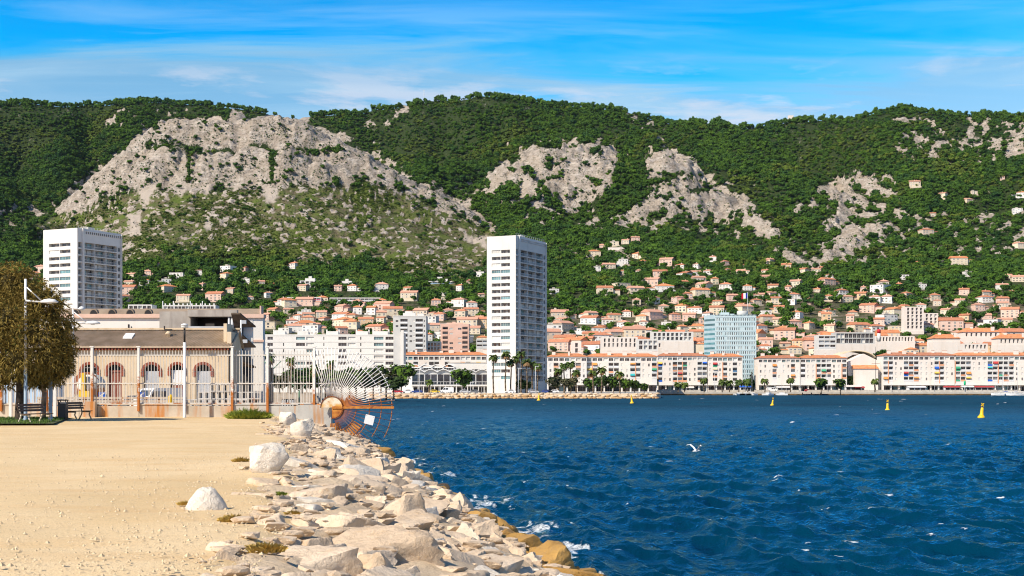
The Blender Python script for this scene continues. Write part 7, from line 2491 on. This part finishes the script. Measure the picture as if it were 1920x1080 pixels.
bench('wooden bench with pale curved legs under the tree', 62, 794, R(74), M_leg)
bench('rusty legged bench to the right of the litter bin', 143, 787, R(76), M_legr, 1.7)
Y = (CZ - GZ) * F / (788 - HZ)
t = thing('litter_bin', 'dark grey litter bin between the two benches', 'bin', (ax(118, Y), Y, GZ))
MB().box(-.20, .20, -.2, .2, .14, .92).build('body', mat('bin grey', (.035, .04, .045), (.05, .055, .06), scale=3, rough=.5), t)
MB().box(-.22, .22, -.22, .22, .99, 1.05).box(-.20, -.16, -.2, -.16, .921, .989).box(.16, .20, -.2, -.16, .921, .989).box(-.2, -.16, .16, .2, .921, .989).box(.16, .2, .16, .2, .921, .989).build('lid', MATS['bin grey'], t)
MB().box(-.07, .22, -.225, -.201, .86, .91).build('label_plate', M_rail, t)
for s in (-.15, .15): MB().box(s - .03, s + .03, -.15, .15, 0, .139).build('foot', M_black, t)

# ================================================================ FAR SHORE: BOULDERS, LAMPS, WALL, BOATS, BUOYS
shr = [rock_mesh('shore_boulder', 900 + k, m_, 2, (1, .8, .7), .08, 9, .6) for k, m_ in enumerate((M_rock, M_rock, M_rubble, M_rock))]
M_orock = rock_material('ochre shore rock', (.42, .25, .11), (.56, .38, .20), (.30, .17, .08))
sho = [rock_mesh('shore_boulder', 930 + k, M_orock, 2, (1, .8, .7), .08, 9, .6) for k in range(3)]
g = random.Random(12)
cnt = 0
px = 733.0
bank = MB(); bank.prism([(-5.2, -1.2), (-4.6, .0), (-2.2, 1.1), (0, QZ - .05), (0, -1.2)], ax(690, 501), 54, 'x'); bank.M = None
ob = bank.build('shore_bank', M_rubble); ob.location = (0, 501.2, 0); tag(ob, 'sloping rubble foot of the far stony shore', kind='structure')
SB = []
while px < 1232:
    for row_k, (yy, zz, rr, pool) in enumerate(((496.6, .12, (.7, 1.25), sho), (498.4, .95, (.7, 1.3), shr + sho[:1]), (500.2, 1.75, (.5, .95), shr))):
        r_ = g.uniform(*rr)
        if row_k == 2 and g.random() < .35: continue
        o = link('shore_boulder', g.choice(pool), None, (ax(px + g.uniform(-4, 4), yy), yy + g.uniform(-.4, .4), zz), g.uniform(0, 6.28), (r_ * 1.25, r_, r_ * .95))
        SB.append((px, row_k, o))
    px += g.uniform(6.2, 9.5)
SM = [(746, 'below the red car'), (782, 'below the blue car'), (838, 'below the white van'), (868, 'below the pavilion tree'), (925, 'below the lone fan palm'), (975, 'below the palm clump'), (1030, 'below the tower corner'), (1060, 'below the olive trees'), (1128, 'below the solitary palm'), (1175, 'behind the second buoy'), (1228, 'at the shore tip')]
dd = {}
for px, rk_, o in SB:
    dd.setdefault((rk_, min(SM, key=lambda m_: abs(m_[0] - px))[1]), []).append(o)
for (rk_, mk), v in dd.items():
    for i_, o in enumerate(v):
        base = ('ochre boulder at the water', 'pale boulder half way up', 'small pale boulder on top')[rk_]
        tag(o, f'{ORD[i_]} {base} from left, far shore, {mk}', 'boulder', 'boulders along the far shore')


def shore_lamp(px, rb, rt, Y, lab):
    t = thing('street_lamp', lab, 'street lamp', (ax(px, Y), Y, QZ), 0, 'street lamps along the far shore')
    h_ = (rb - rt) / F * Y
    MB().tube((0, 0, 0), (0, 0, h_), .11, .07, 8).build('pole', M_lamppole, t)
    MB().box(-.06, .9, -.06, .06, h_ - .12, h_).build('arm', M_lamppole, t)
    MB().box(.5, 1.3, -.16, .16, h_ - .16, h_ - .02).build('lamp_head', M_lamppole, t)


for px, rt, lab in ((787, 690, 'slim white lamp before the pavilion, left one'), (808, 700, 'slim white lamp before the pavilion by the little palm'), (882, 716, 'short double lamp beside the white van'), (972, 690, 'tall lamp in the palm clump'), (1004, 686, 'tall pale lamp at the right of the palm clump')):
    shore_lamp(px, 737, rt, 507, lab)
for px, rt, lab in ((1262, 700, 'lamp on the quay before the orange panelled flats'), (1340, 702, 'lamp on the quay under the office block'), (1498, 702, 'lamp on the quay beside the tall date palm'), (1552, 700, 'lamp on the quay between the round pines'), (1672, 704, 'lamp on the quay before the green awnings'), (1752, 706, 'lamp on the quay at the bend of the long flats')):
    shore_lamp(px, 736, rt, 716.8, lab)
palm(805, 737, 712, 508, 'small bushy palm on the stony shore by the yellow car', 580, 2.4, 1.0, dead=False)
# quay parapet in pale panels, kiosks, parasols
pw = thing('quay_parapet', 'low pale parapet wall along the quay edge', 'wall', (0, 717.2, QZ))
pm = MB().box(0, 3.9, 0, .25, 0, .85).box(-.05, 3.95, -.05, .3, .851, .95).mesh('parapet_panel', M_quay)
x = 77.0
while x < 300:
    if g.random() < .86: link('parapet_panel', pm, pw, (x, 0, 0))
    x += 4.1
for px, w_, h_, m, lab in ((1398, 5.5, 3.0, AWN['blue'], 'blue kiosk on the quay under the office block'), (1600, 8, 3.2, M_cream, 'pale kiosk before the gabled hall'), (1612, 5, 2.6, AWN['red'], 'dark red awning kiosk by the round pines'), (1720, 9, 2.8, M_rail, 'long white terrace tent before the flats'),
                           (1786, 8, 2.9, AWN['red'], 'red canopied cafe terrace on the quay'), (1846, 10, 2.9, AWN['red'], 'second red cafe terrace nearer the sailboats'), (1815, 6, 3.0, M_white, 'white kiosk between the two red terraces'), (1470, 7, 2.7, M_white, 'white terrace tent by the tall date palm'), (1290, 6, 2.6, M_cream, 'pale kiosk behind two low date palms')):
    t = thing('quay_kiosk', lab, 'kiosk', (ax(px, 719.5), 719.5, QZ))
    MB().box(-w_ / 2, w_ / 2, 0, 3, 0, h_ - .6).build('wall', M_rail if m is not M_white else M_white, t)
    MB().prism([(-.9, h_ - .58), (3.2, h_ - .58), (1.4, h_ + .25)], -w_ / 2 - .3, w_ / 2 + .3, 'x').build('canopy', m, t)
    for k in range(3): MB().box(-w_ / 2 + .3 + k * w_ / 3, -w_ / 2 + w_ / 3 - .2 + k * w_ / 3, -.03, -.002, .4, h_ - .9).build('opening', M_dark, t)
# green pharmacy cross style light post on the quay
t = thing('green_beacon', 'small green light beacon on the quay before the blue awnings', 'beacon', (ax(1809, 716.6), 716.6, QZ))
MB().tube((0, 0, 0), (0, 0, 4.6), .18, .14, 8).build('post', M_rail, t); MB().lathe([(.3, 3.4), (.55, 3.9), (.55, 5.4), (.2, 5.9)], n=10).build('lantern', mat('beacon green', (.0, .42, .16), rough=.5), t)
t = thing('tall_mast', 'tall dark signal mast before the gabled hall', 'mast', (ax(1642, 719), 719, QZ))
MB().tube((0, 0, 0), (0, 0, az(650, 719) - QZ), .17, .09, 8).build('pole', M_black, t)
MB().box(-2.2, 2.2, -.06, .06, 15, 15.16).build('yard', M_black, t)

M_hull = mat('white hull', (.76, .76, .74), rough=.35, spec=.5)
M_hullb = mat('navy hull', (.02, .04, .12), rough=.35, spec=.5)


def sailboat(label, px, Y, L, mast, rz, hull, seed):
    t = thing('sailboat', label, 'sailboat', (ax(px, Y), Y, 0), rz, 'sailboats moored by the quay')
    b = MB(); n = 9; vs = []
    for i in range(n):
        u = i / (n - 1); w_ = L * .16 * (math.sin(math.pi * min(1, u * .62 + .38)) if u < 1 else 0) * (1 if u < .98 else .05)
        if u > .55: w_ *= max(.03, 1 - ((u - .55) / .45) ** 2)
        x = -L / 2 + L * u; sh = .95 + .35 * u * u
        vs += [(x, -w_, sh), (x * .96, -w_ * .72, -.15), (x * .96, w_ * .72, -.15), (x, w_, sh)]
    fs = []
    for i in range(n - 1):
        for k in range(3): fs.append((4 * i + k, 4 * i + k + 1, 4 * (i + 1) + k + 1, 4 * (i + 1) + k))
        fs.append((4 * i + 3, 4 * i, 4 * (i + 1), 4 * (i + 1) + 3))
    fs += [(0, 3, 2, 1), tuple(4 * (n - 1) + k for k in range(4))]
    b._add(vs, fs); b.build('hull', hull, t)
    MB().box(-L * .12, L * .2, -L * .08, L * .08, .98, 1.5).build('cabin', M_hull, t)
    MB().box(-L * .09, L * .17, -L * .082, L * .082, 1.15, 1.38).build('cabin_window', M_glass, t)
    MB().tube((L * .08, 0, .9), (L * .08, 0, mast), .10, .06, 8).build('mast', M_rail, t)
    MB().tube((L * .08, 0, 2.1), (-L * .36, 0, 2.0), .12, .10, 8).build('boom', AWN['blue'] if seed % 2 else M_curt, t)
    b = MB(); b.tube((L * .08, 0, mast), (L * .49, 0, 1.3), .02, None, 4); b.tube((L * .08, 0, mast), (-L * .49, 0, 1.1), .02, None, 4); b.tube((L * .08, -.9, mast * .62), (L * .08, .9, mast * .62), .03, None, 4); b.build('rigging', M_rail, t)


for i_, (px, Y, L, mast, rz, hl_, lab) in enumerate(((1872, 700, 9, 13, 2.2, M_hull, 'white sailboat with the first mast at the end of the quay'), (1882, 706, 10, 16, 1.9, M_hull, 'white sailboat with a taller mast behind the first one'), (1893, 698, 11, 18, 2.5, M_hull, 'white sailboat with the tallest mast of the moored boats'),
                                                     (1905, 703, 9, 14, 2.1, M_hullb, 'dark hulled sailboat among the moored boats'), (1912, 692, 14, 17, 3.0, M_hull, 'long low white sailboat nearest in front of the mooring'), (1926, 704, 10, 15, 2.0, M_hull, 'last white sailboat cut by the picture edge'))):
    sailboat(lab, px, Y, L, mast, rz, hl_, i_)
for i_, (px, Y, lab) in enumerate(((1512, 711, 'left of three black rubber dinghies under the quay'), (1528, 710, 'middle one of three black rubber dinghies under the quay'), (1544, 711, 'right of three black rubber dinghies under the quay'))):
    t = thing('rubber_dinghy', lab, 'dinghy', (ax(px, Y), Y, .1), i_ * .3, 'dinghies under the quay')
    b = MB(); pts = [(2.0 * math.cos(q) * 1.15, .95 * math.sin(q), .25) for q in np.linspace(R(200), R(520), 15)]
    b.path(pts, [.36] * 15, 8); b.build('tube', M_black, t)
    MB().box(-2.0, 1.5, -.8, .8, -.05, .15).build('floor', M_greyw, t); MB().box(-2.3, -1.9, -.25, .25, .1, 1.3).build('motor', M_black, t)
for i_, (px, tp) in enumerate(((1386, 690), (1398, 678), (1410, 684), (1440, 688), (1466, 682))):
    t = thing('boat_mast', ('first', 'second', 'third', 'fourth', 'last')[i_] + ' thin white boat mast from left before the flats by the office block', 'mast', (ax(px, 713.5), 713.5, 0), 0, 'masts of boats lying in front of the flats')
    MB().tube((0, 0, .6), (0, 0, az(tp, 713.5)), .10, .06, 6).build('pole', M_rail, t)
    MB().box(-3.2, 3.0, -.9, .9, -.1, .9).build('hull', M_hull, t); MB().box(-1.2, 1.4, -.6, .6, .901, 1.5).build('cabin', M_hull, t)

M_buoy = mat('buoy yellow', (.80, .47, .01), (.84, .54, .03), scale=3, rough=.45)
for i_, (px, rb, hpx, lab) in enumerate(((1010, 751, 15, 'yellow buoy farthest away below the palm clump'), (1185, 756, 16, 'yellow buoy off the tip of the stony shore'), (1448, 760, 15, 'yellow buoy in line with the cream flats'),
                                         (1664, 770, 21, 'yellow buoy in line with the gabled hall'), (1840, 783, 28, 'nearest and largest yellow buoy'))):
    Y = CZ * F / (rb - HZ); h_ = hpx / F * Y; k = h_ / 2.0
    t = thing('buoy', lab, 'buoy', (ax(px, Y), Y, .0), g.uniform(0, 1), 'yellow marker buoys')
    t.scale = (k, k, k); t.rotation_euler = (g.gauss(0, .04), g.gauss(0, .05), .3)
    MB().lathe([(.10, -.4), (.48, -.1), (.5, .08), (.36, .24), (.24, .42), (.21, .9), (.17, 1.32), (.10, 1.36)], n=18).build('body', M_buoy, t)
    MB().tube((0, 0, 1.36), (0, 0, 1.5), .04, None, 8).build('stem', M_black, t)
    b = MB()
    for q in (R(42), R(-42)):
        b.M = Matrix.Translation((0, 0, 1.72)) @ Matrix.Rotation(q, 4, 'Y'); b.box(-.055, .055, -.055 - (.003 if q > 0 else 0), .055, -.27, .27)
    b.build('cross_topmark', M_buoy, t)

# the gull over the water
Y = 62.0
gl = thing('gull', 'white gull flying low over the dark water', 'gull', at(1305, 846, Y), R(25))
b = MB()
secs = [(-.20, .012, .0), (-.12, .045, 0), (0, .062, 0), (.10, .05, .01), (.15, .035, .03), (.19, .03, .03), (.22, .012, .025)]
vs = []
for x, r_, z in secs:
    for k in range(8): vs.append((x, r_ * math.cos(k * math.pi / 4), z + r_ * .85 * math.sin(k * math.pi / 4)))
fs = [(8 * j + k, 8 * (j + 1) + k, 8 * (j + 1) + (k + 1) % 8, 8 * j + (k + 1) % 8) for j in range(6) for k in range(8)]
for s in (-1, 1):
    o = len(vs)
    W_ = [(.07, 0, .02, .13), (.09, .20, .16, .13), (.02, .42, .30, .10), (-.10, .62, .26, .03)]
    for x, y, z, c in W_:
        vs += [(x, s * y, z), (x - c, s * y, z - .01), (x - c * .4, s * y, z + .015)]
    for j in range(3):
        a = o + 3 * j; q = a + 3
        fs += [(a, q, q + 2, a + 2), (a + 2, q + 2, q + 1, a + 1), (a + 1, q + 1, q, a)]
o = len(vs); vs += [(-.18, -.05, 0), (-.18, .05, 0), (-.33, .08, .01), (-.33, -.08, .01), (.22, 0, .03), (.27, 0, .015)]
fs += [(o, o + 1, o + 2, o + 3)]
b._add(vs, fs, True); b.build('body', mat('gull white', (.78, .78, .78), rough=.8), gl)
MB().tube((.215, 0, .025), (.265, 0, .01), .010, .003, 6).build('beak', M_yellow, gl)
# ================================================================ THE AIR
hz = bpy.data.materials.new('air haze')
hz.use_nodes = True
t = NT(hz.node_tree)
pv_ = t.n('ShaderNodeVolumePrincipled', None, Color=(.62, .78, 1.0), Density=HAZE)
pv_.inputs['Anisotropy'].default_value = .25
o_ = t.n('ShaderNodeOutputMaterial'); t.t.links.new(pv_.outputs[0], o_.inputs['Volume'])
b = MB(); b.box(-2600, 2600, -60, 3300, -9, 640)
tag(b.build('haze', hz), 'thin blue air between the camera and the mountain', kind='stuff')
